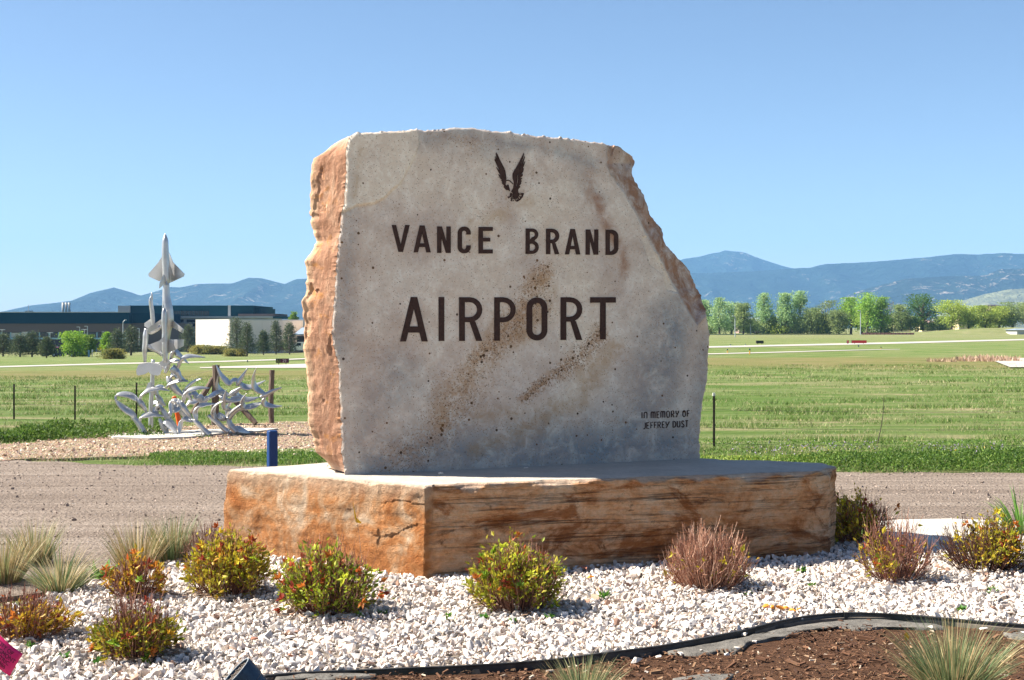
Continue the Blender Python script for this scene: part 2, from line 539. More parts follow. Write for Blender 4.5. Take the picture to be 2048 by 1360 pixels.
MF = mountain_material('forested mountain', (0.020, 0.042, 0.036), (0.46, 0.39, 0.32), 0.0030, 0.52)
MR = mountain_material('rocky foothill', (0.026, 0.048, 0.038), (0.50, 0.42, 0.34), 0.0045, 0.42)
MG = mountain_material('grassy foothill', (0.23, 0.24, 0.13), (0.34, 0.30, 0.20), 0.0040, 0.4)
ridge('mountain', [(700, 600), (900, 580), (1100, 560), (1250, 552), (1340, 528), (1370, 517), (1400, 513), (1420, 508), (1450, 501), (1490, 505), (1520, 517), (1550, 527), (1580, 536), (1650, 548), (1800, 560), (2100, 590)], 8800, 1500, MF, 'blue rounded peak standing behind the long ridge', 1.3)
ridge('mountain_ridge', [(900, 575), (1100, 560), (1340, 548), (1500, 543), (1620, 535), (1650, 528), (1700, 526), (1740, 524), (1800, 519), (1870, 513), (1908, 508), (1960, 509), (2000, 506), (2048, 508), (2200, 500), (2500, 520), (3000, 560)], 7200, 1300, MF, 'long forested blue ridge on the right', 5.1)
ridge('foothills', [(1560, 640), (1618, 613), (1669, 600), (1732, 578), (1811, 557), (1906, 552), (1970, 551), (2001, 538), (2048, 537), (2200, 528), (2450, 560), (2900, 640)], 5600, 900, MR, 'rocky forested foothill below the long ridge', 9.7)
ridge('grassy_hill', [(1860, 640), (1919, 603), (1970, 588), (2017, 579), (2048, 577), (2160, 572), (2350, 600), (2600, 645)], 4600, 700, MG, 'pale grassy hill at the right foot of the mountains', 13.2, 0.12)
ridge('mountain_range', [(-600, 650), (-300, 640), (-60, 634), (0, 624), (60, 611), (125, 604), (150, 600), (165, 593), (180, 586), (228, 575), (250, 581), (281, 591), (310, 583), (342, 574), (362, 575), (393, 568), (464, 567), (498, 555), (525, 557), (569, 568), (592, 558), (620, 557), (700, 545), (850, 555), (1000, 560), (1200, 575), (1400, 610)], 6800, 1500, MF, 'blue mountain range rising behind the buildings on the left', 21.4, 0.35)
# bedrock under the ridges, out to the horizon

# ------------------------------------------------------------------ haze
def build_haze():
    g = G('haze')
    v = g.n('ShaderNodeVolumePrincipled')
    v.inputs['Color'].default_value = (0.26, 0.56, 1.0, 1)
    v.inputs['Density'].default_value = 0.00008
    v.inputs['Anisotropy'].default_value = 0.0
    g.t.links.new(v.outputs[0], g.out.inputs['Volume'])
    o = MB().box(-11500, 11500, -90, 9990, -45, 640).build('haze', g.m)
    tag(o, 'thin blue air between the field and the mountains', None, None, 'stuff')
build_haze()
# ------------------------------------------------------------------ the carved sign stone
SO = np.array([-1.41, 11.86, 0.0])
SE = np.array([0.9055, 0.4244, 0.0]); SB = np.array([-0.4244, 0.9055, 0.0]); SN = -SB
ZT = 0.75                                        # top of the plinth

def uz(px, py):
    """place on the face of the stone (metres along it, height) for a photo measurement"""
    k = (px - 1024) / FPX
    Y = (11.86 + 0.4687 * 1.41) / (1 - 0.4687 * k)
    return ((k * Y + 1.41) / 0.9055, CAM_H - (py - HOR) / FPX * Y)

def on_face(u, z, out=0.0):
    return SO + SE * u + np.array([0, 0, z]) + SN * out

OUT_PX = [(690, 951), (686, 900), (683, 850), (682, 800), (680, 760), (679, 725), (668, 690), (665, 660), (668, 620), (671, 570), (676, 520), (679, 480), (683, 430), (688, 395), (692, 350), (693, 300), (696, 275),
          (704, 267), (715, 263), (725, 266), (745, 265), (765, 264), (800, 261), (830, 259), (880, 258), (905, 255), (950, 256), (985, 261), (1020, 262), (1050, 268), (1100, 274), (1150, 278), (1190, 284), (1215, 289), (1240, 289), (1253, 296), (1262, 305), (1267, 320), (1268, 348),
          (1280, 370), (1291, 392), (1302, 423), (1316, 442), (1329, 460), (1331, 478), (1345, 500), (1365, 520), (1378, 530), (1386, 548), (1393, 565), (1405, 590), (1415, 620), (1420, 650), (1422, 670), (1421, 690), (1419, 720), (1416, 760), (1410, 790), (1406, 820), (1402, 850), (1402, 880), (1400, 917)]
SIDE_W = [(951, .15), (900, .20), (860, .25), (800, .245), (730, .25), (680, .22), (640, .22), (600, .24), (560, .21), (520, .235), (480, .14), (440, .24), (350, .27), (295, .26), (270, .24)]

def poly_len_resample(P, n):
    P = np.array(P, float); P = np.vstack([P, P[:1]])
    d = np.r_[0, np.cumsum(np.hypot(*np.diff(P, axis=0).T))]
    q = np.linspace(0, d[-1], n, endpoint=False)
    return np.stack([np.interp(q, d, P[:, 0]), np.interp(q, d, P[:, 1])], 1), q / d[-1]

def stone_material():
    g = G('carved limestone')
    xyz = g.xyz()
    n1 = g.noise(2.2, 6, 0.62, 0.6); n2 = g.noise(7, 7, 0.7, 0.5); n3 = g.noise(45, 5, 0.75)
    side = g.attr('side'); blue = g.attr('blue'); rust = g.attr('rust'); pink = g.attr('pink'); ochre = g.attr('ochre')
    c = g.ramp(n1, [(0.36, (0.58, 0.50, 0.445)), (0.5, (0.75, 0.665, 0.585)), (0.62, (0.84, 0.77, 0.68))])
    c = g.mix(g.math('MULTIPLY', g.attr('cream'), g.ramp(n1, [(0.3, 0.55), (0.6, 1.0)])), c, (0.87, 0.79, 0.67))
    # grey-blue weathering, with bluish sky light painted in as well
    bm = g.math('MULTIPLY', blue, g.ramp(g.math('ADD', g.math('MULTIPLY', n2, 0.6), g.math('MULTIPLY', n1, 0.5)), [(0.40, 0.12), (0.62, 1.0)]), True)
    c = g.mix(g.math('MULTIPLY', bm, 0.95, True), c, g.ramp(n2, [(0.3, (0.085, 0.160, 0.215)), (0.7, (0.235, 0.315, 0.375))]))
    # soft ochre and pink stains
    c = g.mix(g.math('MULTIPLY', ochre, g.ramp(n2, [(0.35, 0.15), (0.62, 0.8)])), c, (0.46, 0.31, 0.16))
    c = g.mix(g.math('MULTIPLY', pink, g.ramp(n2, [(0.32, 0.25), (0.58, 0.95)])), c, (0.30, 0.155, 0.105))
    # iron spots: fine peppering and larger dots inside the rusty streaks
    v1 = g.voro(42); v1c = g.xyz(g.voro(42, out='Color'))[0]
    dots = g.math('LESS_THAN', v1, g.math('MULTIPLY', g.math('SUBTRACT', g.math('ADD', v1c, g.math('MULTIPLY', rust, 1.15)), 1.25), 0.45))
    v2 = g.voro(18); v2c = g.xyz(g.voro(18, out='Color'))[1]
    dots2 = g.math('LESS_THAN', v2, g.math('MINIMUM', g.math('MULTIPLY', g.math('SUBTRACT', g.math('ADD', v2c, g.math('MULTIPLY', rust, 0.62)), 1.06), 1.1), 0.24))
    v3 = g.voro(95); v3c = g.xyz(g.voro(95, out='Color'))[0]
    pep = g.math('LESS_THAN', v3, g.math('MULTIPLY', g.math('SUBTRACT', g.math('ADD', v3c, g.math('MULTIPLY', rust, 0.7)), 0.97), 1.3))
    c = g.mix(g.math('MULTIPLY', rust, g.ramp(g.math('ADD', g.math('MULTIPLY', n3, 0.6), g.math('MULTIPLY', n2, 0.4)), [(0.40, 0.0), (0.54, 0.8)])), c, (0.33, 0.145, 0.035))
    c = g.mix(g.math('MULTIPLY', pep, 0.75), c, (0.17, 0.10, 0.055))
    c = g.mix(g.math('MULTIPLY', g.math('MAXIMUM', dots, dots2), 0.92), c, g.ramp(g.noise(3.0), [(0.4, (0.040, 0.018, 0.009)), (0.6, (0.14, 0.062, 0.020))]))
    # the broken left side: orange-pink sandstone with pale arrises
    sn = g.noise(4.5, 9, 0.72, 0.5, g.map((2.0, 2.0, 0.8))); sn2 = g.noise(38, 4, 0.8, 0.0, g.map((1, 1, 0.15)))
    s1 = g.ramp(sn, [(0.30, (0.26, 0.125, 0.070)), (0.45, (0.34, 0.180, 0.112)), (0.58, (0.41, 0.235, 0.150)), (0.70, (0.54, 0.36, 0.25))])
    s1 = g.mix(g.ramp(g.noise(5.5, 5, 0.6, 1.0), [(0.56, 0.0), (0.68, 0.8)]), s1, (0.50, 0.225, 0.070))
    s1 = g.mix(g.ramp(sn2, [(0.35, 0.15), (0.55, 0.0)]), s1, (0.26, 0.12, 0.07))
    s1 = g.mix(g.math('MULTIPLY', g.attr('pale'), g.ramp(sn, [(0.35, 0.35), (0.6, 0.9)])), s1, (0.64, 0.45, 0.29))
    c = g.mix(side, c, s1)
    c = g.mix(0.6, c, g.ramp(n3, [(0.3, 0.78), (0.7, 1.18)]), 'MULTIPLY')
    h_face = g.math('ADD', g.math('MULTIPLY', n3, 0.5), g.math('MULTIPLY', n2, 0.5))
    nf = g.bump(h_face, 0.5, 0.008)
    hs = g.math('ADD', g.noise(12, 8, 0.75, 0.6, g.map((2.2, 2.2, 1.3))), g.math('MULTIPLY', sn2, 0.4))
    ns = g.bump(g.math('MULTIPLY', hs, side), 0.6, 0.035, nf)
    return g.done(c, 0.9, ns, 0, 0.2)

def build_stone():
    P = [uz(*p) for p in OUT_PX]
    n = 900
    ring, par = poly_len_resample(P, n)
    # small chips along the broken arrises
    zmin = ring[:, 1].min() + 0.02
    tang = np.roll(ring, -1, 0) - np.roll(ring, 1, 0)
    tang /= np.linalg.norm(tang, axis=1)[:, None]
    nrm = np.stack([-tang[:, 1], tang[:, 0]], 1)
    ctr = ring.mean(0)
    if np.mean(np.sum(nrm * (ring - ctr), 1)) < 0: nrm = -nrm
    bottom = ring[:, 1] < zmin + 0.01
    rk = 21; kern = np.hanning(2 * rk + 1); kern /= kern.sum()
    ring_s = np.stack([np.convolve(np.r_[c[-rk:], c, c[:rk]], kern, 'valid') for c in ring.T], 1)
    for i in range(n):
        u, z = ring[i]
        j = 0.012 * fbm((u * 9, z * 9, 1), 4) + 0.010 * fbm((u * 30, z * 30, 2), 3) - 0.016 * max(0, fbm((u * 14, z * 14, 6), 2) - 0.25)
        if not bottom[i]: ring[i] += nrm[i] * j
    rows = 150
    rr = np.linspace(0, 1, rows + 1)[1:] ** 0.85
    U = ctr[0] + (ring[None, :, 0] - ctr[0]) * rr[:, None]
    Z = ctr[1] + (ring[None, :, 1] - ctr[1]) * rr[:, None]
    U, Z = U.ravel(), Z.ravel()
    def dist(px, closed=False): return seg_dist(U, Z, [uz(*p) for p in px], closed)
    def inside(px): return in_poly(U, Z, [uz(*p) for p in px])
    def sd(px): return np.where(inside(px), 1, -1) * dist(px, True)
    nz = np.array([fbm((u * 3, z * 3, 7.7), 3) for u, z in zip(U, Z)])
    nz2 = np.array([fbm((u * 11, z * 11, 3.1), 3) for u, z in zip(U, Z)])
    h = 0.004 * nz + 0.0012 * nz2
    # raised flake at the upper left
    flake = [(640, 200), (835, 240), (838, 290), (822, 330), (800, 368), (770, 395), (750, 408), (715, 412), (686, 425), (640, 440)]
    s1 = sd(flake) + 0.006 * nz2
    h += 0.024 * ss(-0.004, 0.014, s1)
    # bevelled break down the right side
    bev = [(1190, 240), (1214, 290), (1211, 330), (1232, 365), (1262, 410), (1292, 470), (1318, 515), (1342, 565), (1358, 590), (1374, 622), (1395, 652), (1404, 640), (1425, 628), (1500, 600), (1500, 240)]
    sb = sd(bev) + 0.012 * nz2
    cap_ = [(1200, 240), (1216, 300), (1240, 345), (1268, 352), (1320, 330), (1320, 240)]
    h -= np.clip(sb, 0, 1) * (0.85 + 0.35 * nz) + 0.012 * ss(0, 0.02, sb)
    h += np.where(sb > 0, 0.022 * np.abs(np.array([fbm((u * 5 + z * 2, z * 1.2, 4.4), 4) for u, z in zip(U, Z)])) * ss(0, 0.08, sb), 0)
    scar = [(1284, 476), (1296, 470), (1316, 512), (1340, 560), (1357, 586), (1334, 582), (1328, 552), (1300, 530), (1290, 500)]
    s2 = sd(scar) + 0.004 * nz2
    h -= 0.014 * ss(-0.003, 0.008, s2)
    low = [(1395, 654), (1440, 600), (1440, 740), (1412, 735), (1398, 700)]
    s3 = sd(low)
    h -= np.clip(s3, 0, 1) * 0.35 + 0.008 * ss(0, 0.012, s3)
    notch = [(1218, 280), (1232, 280), (1226, 314)]
    h -= 0.03 * ss(-0.006, 0.01, sd(notch))
    # the rim is broken, not sawn
    er = seg_dist(U, Z, ring.tolist()[::3], True)
    brk = np.clip(1 - er / (0.022 + 0.02 * np.abs(nz2)), 0, 1)
    rim_ok = Z > zmin + 0.03
    h -= np.where(rim_ok, brk ** 2 * 0.020, 0)

    U = U + 0.60 * np.maximum(0, -h - 0.03)
    ring = ring.copy(); ring[:, 0] += 0.60 * np.maximum(0, -h.reshape(rows, n)[-1] - 0.03)
    ring_s = ring_s.copy(); ring_s[:, 0] += 0.60 * np.maximum(0, -h.reshape(rows, n)[-1] - 0.03)
    # stains that belong to the stone; the blue also paints in sky light
    n_s = np.array([fbm((u * 1.6, z * 1.6, 12), 4) for u, z in zip(U, Z)])
    def blob(px, w, soft=1.0, line=True):
        d = dist(px)
        return np.clip(1 - (d * (1 + 0.7 * n_s)) / w, 0, 1) ** soft
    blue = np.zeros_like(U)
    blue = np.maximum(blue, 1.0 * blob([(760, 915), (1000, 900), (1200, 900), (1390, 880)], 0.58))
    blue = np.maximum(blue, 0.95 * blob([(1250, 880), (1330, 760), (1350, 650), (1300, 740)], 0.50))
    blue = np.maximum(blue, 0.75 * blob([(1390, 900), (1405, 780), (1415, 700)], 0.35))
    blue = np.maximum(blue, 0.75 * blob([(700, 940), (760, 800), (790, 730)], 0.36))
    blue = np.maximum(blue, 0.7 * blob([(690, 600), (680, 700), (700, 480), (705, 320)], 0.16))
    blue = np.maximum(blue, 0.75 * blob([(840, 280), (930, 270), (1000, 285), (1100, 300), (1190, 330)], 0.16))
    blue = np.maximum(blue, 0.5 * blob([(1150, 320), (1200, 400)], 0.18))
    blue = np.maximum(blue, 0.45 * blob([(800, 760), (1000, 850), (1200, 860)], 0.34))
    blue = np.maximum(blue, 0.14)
    rust = np.zeros_like(U)
    rust = np.maximum(rust, 1.0 * blob([(1200, 668), (1150, 722), (1100, 755), (1050, 795)], 0.15, 0.5))
    rust = np.maximum(rust, 0.85 * blob([(1090, 540), (1060, 590), (1040, 640), (990, 690), (950, 720)], 0.22, 0.55))
    rust = np.maximum(rust, 0.74 * blob([(950, 740), (900, 820), (850, 890), (800, 910)], 0.40, 0.5))
    rust = np.maximum(rust, 0.6 * blob([(1070, 330), (1060, 380), (1000, 400), (940, 440)], 0.12))
    rust = np.maximum(rust, 0.6 * blob([(890, 272), (960, 285), (940, 300)], 0.12))
    rust = np.maximum(rust, 0.50 * blob([(1120, 400), (1080, 470), (1130, 520)], 0.16))
    rust = np.maximum(rust, 0.52 * blob([(1250, 840), (1050, 850), (900, 860)], 0.3))
    rust = np.maximum(rust, 0.43)
    ochre = 0.7 * blob([(1190, 720), (1150, 800), (1020, 830), (960, 830)], 0.12)
    ochre = np.maximum(ochre, 0.75 * blob([(1235, 690), (1160, 790), (1040, 860), (950, 900)], 0.11, 0.7))
    ochre = np.maximum(ochre, 0.65 * blob([(1010, 640), (940, 740), (880, 840)], 0.14, 0.7))
    ochre = np.maximum(ochre, 0.6 * blob([(1060, 400), (980, 440), (930, 500)], 0.08, 0.7))
    ochre = np.maximum(ochre, 0.8 * blob([(1090, 560), (1050, 660), (980, 700)], 0.16))
    ochre = np.maximum(ochre, 0.5 * blob([(720, 300), (707, 400)], 0.05))
    ochre = np.maximum(ochre, 0.55 * blob([(940, 440), (935, 490)], 0.06))
    ochre = np.maximum(ochre, 0.7 * blob([(960, 890), (1030, 860), (1080, 830)], 0.1))
    ochre = np.maximum(ochre, 0.9 * blob([(1225, 345), (1258, 365)], 0.08))
    pink = 1.0 * blob([(1190, 400), (1210, 440), (1230, 480)], 0.10)
    pink = np.maximum(pink, 0.8 * blob([(1245, 500), (1250, 545)], 0.08))
    pink = np.maximum(pink, 0.45 * blob([(1180, 350), (1175, 400)], 0.12))
    pink = np.maximum(pink, ss(0.005, 0.05, sb) * np.where(inside(cap_), 0.6, 1.0))
    pink = np.where(s2 > -0.02, pink * 0.1, pink)
    pink = np.where(s3 > 0, 0.1, pink)
    cream = np.where(s1 > 0, 0.9, 0.0)
    cream = np.maximum(cream, 0.9 * blob([(1080, 420), (1150, 560), (1180, 680), (1150, 780)], 0.30, 0.7))
    cream = np.maximum(cream, 0.6 * blob([(800, 330), (950, 420), (980, 560), (900, 600)], 0.34, 0.8))
    cream = np.maximum(cream, np.where(s2 > 0, 0.6, 0))
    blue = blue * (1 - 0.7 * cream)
    side = np.zeros_like(U)

    face = SO + SE * U[:, None] + np.stack([np.zeros_like(U), np.zeros_like(U), Z], 1) + SN * h[:, None]
    V = [np.array([on_face(ctr[0], ctr[1], 0)])] + [face]
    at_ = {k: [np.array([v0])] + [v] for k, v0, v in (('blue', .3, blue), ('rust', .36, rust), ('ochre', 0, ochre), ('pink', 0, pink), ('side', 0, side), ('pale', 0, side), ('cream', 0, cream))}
    F3 = []
    ids = 1 + np.arange(rows * n).reshape(rows, n)
    # sides: rings going back from the rim
    hr = h.reshape(rows, n)[-1]
    depths = np.r_[0.003, .007, .012, np.arange(.02, .36, .0115), .38, .42, .48, .55, .62]
    wy = np.array(SIDE_W)[::-1]
    zs = np.array([uz(690, y)[1] for y in wy[:, 0]]); ws = wy[:, 1]
    order = np.argsort(zs)
    left = nrm[:, 0] < -0.55
    leftness = np.convolve(np.r_[left[-12:], left, left[:12]].astype(float), np.ones(25) / 25, 'valid')
    W = np.interp(ring[:, 1], zs[order], ws[order])
    side_rows = []
    hr_s = np.convolve(np.r_[hr[-rk:], hr, hr[:rk]], kern, 'valid')
    for d in depths:
        Pd = np.zeros((n, 3))
        for i in range(n):
            bh = min(1, d / 0.03); bl = min(1, max(0, (d - 0.008) / 0.05)) * leftness[i]
            u, z = ring[i] * (1 - bl) + ring_s[i] * bl; a = leftness[i]
            dd = d
            scar = ss(0.27, 0.30, fbm((3, z * 1.9 + d * 2.0, d * 4.5), 3))
            q = 0.006 * fbm((u * 3, z * 3.0, d * 6), 3) + 0.004 * fbm((u * 12, z * 12, d * 24), 3) - 0.014 * float(scar)
            Wi = W[i] * 0.74 * (1 + float(ss(.12, .30, d)) * 0.14 * fbm((7, z * 2.6, 1), 2)) + float(ss(.12, .30, d)) * (0.024 * fbm((2, z * 8.0, 5), 3) - 0.03 * max(0, fbm((9, z * 5.0, 2), 2) - 0.2))
            fac = 0.0
            grow = (Wi * min(1, d / 0.30) - max(0, d - 0.34) * 0.55) * a
            rough = min(1, d / 0.05)
            o = grow + rough * (q * (0.4 + 0.9 * a) + fac * a) - (1 - a) * (0.10 * d + 0.5 * max(0, d - 0.05) * max(0, nrm[i, 0]) * 0.6)
            if z < zmin + 0.02: o *= 0.0 if a < 0.5 else 0.7
            uu, zz = u + nrm[i, 0] * o, z + nrm[i, 1] * o * (0.0 if bottom[i] else 1.0)
            if a > 0.3: uu, zz = u - abs(o) * a if o > 0 else uu, z - a * (1 if z > 3.0 else 0) * (0.06 * d + 0.05 * abs(fbm((1, d * 14, 3), 2)) * min(1, d / .05))
            Pd[i] = SO + SE * uu + SB * (dd - (hr[i] * (1 - bh) + hr_s[i] * bh) * (1 - min(1, d / 0.3))) + np.array([0, 0, zz])
        side_rows.append(Pd)
        V.append(Pd)
        sv = np.clip(leftness * 1.2, 0, 1)
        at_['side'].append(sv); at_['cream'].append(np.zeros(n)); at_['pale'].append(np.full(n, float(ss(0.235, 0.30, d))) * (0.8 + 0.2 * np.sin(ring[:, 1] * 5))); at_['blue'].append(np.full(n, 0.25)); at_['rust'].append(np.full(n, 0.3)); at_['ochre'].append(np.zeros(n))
        at_['pink'].append(np.where(nrm[:, 0] > 0.35, 0.8, 0.0))
    V = np.vstack(V)
    allrows = np.vstack([ids, 1 + rows * n + np.arange(len(depths) * n).reshape(len(depths), n)])
    a, b = allrows[:-1], allrows[1:]
    quads = np.stack([a, np.roll(a, -1, 1), np.roll(b, -1, 1), b], -1).reshape(-1, 4)
    tri = np.concatenate([quads[:, [0, 1, 2]], quads[:, [0, 2, 3]]])
    c0 = np.stack([np.zeros(n, int), np.roll(allrows[0], -1), allrows[0]], 1)
    bc = np.vstack([V, side_rows[-1].mean(0)[None]])
    last = allrows[-1]
    back = np.stack([np.full(n, len(V)), last, np.roll(last, -1)], 1)
    F = np.concatenate([c0, tri, back])
    at_ = {k: np.concatenate(v + [np.array([0.2])]) for k, v in at_.items()}
    # outline order decides which way is out
    e = np.cross(bc[F[0, 1]] - bc[F[0, 0]], bc[F[0, 2]] - bc[F[0, 0]])
    if np.dot(e, SN) < 0: F = F[:, ::-1]
    root = thing('sign_stone', 'upright slab of pale limestone with carved brown lettering on the sandstone plinth', 'sign', tuple(SO + SE * 1.7 + SB * 0.3 + np.array([0, 0, ZT])))
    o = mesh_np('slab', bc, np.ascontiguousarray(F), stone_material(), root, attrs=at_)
    return root
STONE = build_stone()

# ---- lettering: closed outlines in a unit-high box
def arc(cx, cy, rx, ry, a0, a1, n=9):
    return [(cx + rx * math.cos(R(a0 + (a1 - a0) * i / n)), cy + ry * math.sin(R(a0 + (a1 - a0) * i / n))) for i in range(n + 1)]

def glyph(ch, w, s):
    r = min(w / 2, 0.36)
    if ch == 'I': return [[(0, 0), (s, 0), (s, 1), (0, 1)]]
    if ch == 'V': return [[(0, 1), (w / 2 - s * .52, 0), (w / 2 + s * .52, 0), (w, 1), (w - s * 1.02, 1), (w / 2, .27), (s * 1.02, 1)]]
    if ch == 'A':
        yt = .74; xa = lambda y: s * 1.02 + (w / 2 - s * 1.02) * y / yt
        return [[(0, 0), (s * 1.02, 0), (xa(.20), .20), (w - xa(.20), .20), (w - s * 1.02, 0), (w, 0), (w / 2 + s * .55, 1), (w / 2 - s * .55, 1)],
                [(xa(.34), .34), (w - xa(.34), .34), (w / 2, yt)]]
    if ch == 'N': return [[(0, 0), (s, 0), (s, .60), (w - s * 1.12, 0), (w, 0), (w, 1), (w - s, 1), (w - s, .40), (s * 1.12, 1), (0, 1)]]
    if ch == 'E': return [[(0, 0), (w, 0), (w, s * .95), (s, s * .95), (s, .45), (w * .82, .45), (w * .82, .45 + s * .9), (s, .45 + s * .9), (s, 1 - s * .95), (w, 1 - s * .95), (w, 1), (0, 1)]]
    if ch == 'T': return [[(w / 2 - s / 2, 0), (w / 2 + s / 2, 0), (w / 2 + s / 2, 1 - s), (w, 1 - s), (w, 1), (0, 1), (0, 1 - s), (w / 2 - s / 2, 1 - s)]]
    if ch == 'O':
        return [arc(w - r, 1 - r, r, r, 0, 90) + arc(r, 1 - r, r, r, 90, 180) + arc(r, r, r, r, 180, 270) + arc(w - r, r, r, r, 270, 360),
                arc(w - r, 1 - r, r - s, r - s, 0, 90) + arc(r, 1 - r, r - s, r - s, 90, 180) + arc(r, r, r - s, r - s, 180, 270) + arc(w - r, r, r - s, r - s, 270, 360)]
    if ch == 'C':
        q = r - s
        return [[(w, .70)] + arc(w - r, 1 - r, r, r, 0, 90) + arc(r, 1 - r, r, r, 90, 180) + arc(r, r, r, r, 180, 270) + arc(w - r, r, r, r, 270, 360) + [(w, .30), (w - s, .30)]
                + arc(w - r, r, q, q, 360, 270) + arc(r, r, q, q, 270, 180) + arc(r, 1 - r, q, q, 180, 90) + arc(w - r, 1 - r, q, q, 90, 0) + [(w - s, .70)]]
    if ch == 'D':
        r = min(.30, w * .55); q = r - s * .8
        return [[(0, 0)] + arc(w - r, r, r, r, 270, 360) + arc(w - r, 1 - r, r, r, 0, 90) + [(0, 1)],
                [(s, s * .95)] + arc(w - s - q, s * .95 + q, q, q, 270, 360) + arc(w - s - q, 1 - s * .95 - q, q, q, 0, 90) + [(s, 1 - s * .95)]]
    if ch in 'PR':
        m = .42 if ch == 'P' else .43
        rt = (1 - m) / 2; q = rt - s * .9
        out = [(0, 0), (s, 0), (s, m)]
        if ch == 'R': out += [(w * .46, m), (w - s * 1.08, 0), (w, 0), (w * .70, m + .012)]
        out += arc(w - rt, m + rt, rt, rt, -68 if ch == 'R' else -90, 90) + [(0, 1)]
        return [out, [(s, m + s * .9)] + arc(w - rt, m + rt, q, q, -90, 90) + [(s, 1 - s * .9)]]
    if ch == 'B':
        m = .50; r1 = m / 2 + .015; r2 = (1 - m) / 2 - .015; q1 = r1 - s * .82; q2 = r2 - s * .82
        return [[(0, 0)] + arc(w - r1, r1, r1, r1, -90, 68) + arc(w - .02 - r2, 1 - r2, r2, r2, -62, 90) + [(0, 1)],
                [(s, s * .85)] + arc(w - r1, r1, q1, q1, -90, 90) + [(s, 2 * r1 - s * .85)],
                [(s, 2 * r1 + s * .15)] + arc(w - .02 - r2, 1 - r2, q2, q2, -90, 90) + [(s, 1 - s * .85)]]

def curve_mesh(name, loops, xf, depth, mat, parent):
    """a flat outline with holes, filled and given a thickness, placed by xf(x, y)->(u, z) on the stone's face"""
    cu = bpy.data.curves.new(name, 'CURVE'); cu.dimensions = '2D'; cu.fill_mode = 'BOTH'; cu.extrude = depth
    for lp in loops:
        sp = cu.splines.new('POLY'); sp.points.add(len(lp) - 1); sp.use_cyclic_u = True
        for p, (x, y) in zip(sp.points, lp):
            u, z = xf(x, y); p.co = (u, z, 0, 1)
    tmp = bpy.data.objects.new(name, cu); COL.objects.link(tmp)
    dg = bpy.context.evaluated_depsgraph_get()
    me = bpy.data.meshes.new_from_object(tmp.evaluated_get(dg))
    bpy.data.objects.remove(tmp); bpy.data.curves.remove(cu)
    base = np.array(LOC[parent.name])
    n = len(me.vertices); co = np.zeros(n * 3); me.vertices.foreach_get('co', co); co = co.reshape(-1, 3)
    w = SO + SE * co[:, :1] + np.stack([np.zeros(n), np.zeros(n), co[:, 1]], 1) + SN * co[:, 2:3] - base
    me.vertices.foreach_set('co', w.astype(np.float32).ravel()); me.materials.clear(); me.materials.append(mat); me.update()
    me.name = name
    o = bpy.data.objects.new(name, me)
    return put(name, o, parent)

g = G('dark brown carving paint')
_n = g.noise(40, 5, 0.7)
M['carve'] = g.done(g.ramp(_n, [(0.3, (0.028, 0.014, 0.011)), (0.7, (0.066, 0.033, 0.026))]), 0.8, g.bump(_n, 0.4, 0.004), 0, 0.25)

LETTERS = [  # letter, left, right, top, bottom in the photograph
    ('V', 783, 819, 450, 504), ('A', 827, 861, 451, 505), ('N', 874, 901, 453, 506), ('C', 915, 941, 453, 507), ('E', 957, 985, 454, 507),
    ('B', 1051, 1077, 457, 508), ('R', 1092, 1118, 457.5, 508.5), ('A', 1129.5, 1160, 458, 509), ('N', 1171, 1196, 459, 509.5), ('D', 1211, 1236, 459.5, 510),
    ('A', 800, 855, 594, 683), ('I', 877, 888, 594, 682), ('R', 918, 964, 594.5, 682), ('P', 988, 1031, 594.5, 681.5), ('O', 1053, 1094, 595, 681), ('R', 1121, 1164, 594.5, 680), ('T', 1180, 1231, 594.5, 679)]
for ch, x0, x1, y0, y1 in LETTERS:
    big = y0 > 550
    w = (x1 - x0) / (y1 - y0); s = (0.128 if big else 0.158)
    if ch == 'I': s = w
    def xf(x, y, a=(x0, x1, y0, y1), w=w): return uz(a[0] + (a[1] - a[0]) * x / w, a[3] + (a[2] - a[3]) * y)
    curve_mesh('letter', glyph(ch, w, s), xf, 0.009, M['carve'], STONE)

# ---- the eagle
EZ = lambda x, y: uz(960 + x / 10.46, 290 + y / 10.46)
LW = [(335, 155), (362, 200), (402, 290), (442, 370), (490, 460), (525, 550), (540, 650), (545, 740), (530, 830), (560, 868), (590, 850), (610, 900), (620, 970), (590, 945), (550, 948), (525, 918), (495, 885), (500, 850), (455, 790), (470, 782), (440, 735), (455, 730), (420, 700), (380, 612), (432, 640), (385, 560), (335, 465), (352, 480), (412, 556), (392, 500), (345, 410), (303, 320), (306, 285), (346, 378), (325, 300), (316, 235), (345, 285), (382, 355), (345, 262), (330, 195)]
RW = [(910, 165), (915, 200), (880, 320), (828, 470), (872, 385), (930, 230), (930, 270), (895, 390), (868, 465), (938, 340), (920, 420), (893, 482), (910, 490), (898, 560), (835, 642), (886, 600), (888, 645), (838, 685), (878, 690), (850, 740), (868, 746), (850, 800), (858, 806), (820, 850), (835, 880), (800, 920), (790, 950), (800, 1000), (780, 1045), (740, 1100), (715, 1140), (690, 1100), (690, 1015), (652, 972), (690, 900), (705, 830), (702, 760), (680, 700), (680, 600), (710, 540), (760, 460), (810, 370), (860, 270)]
RWH = [(772, 620), (790, 640), (795, 720), (782, 800), (765, 875), (755, 860), (765, 790), (778, 720)]
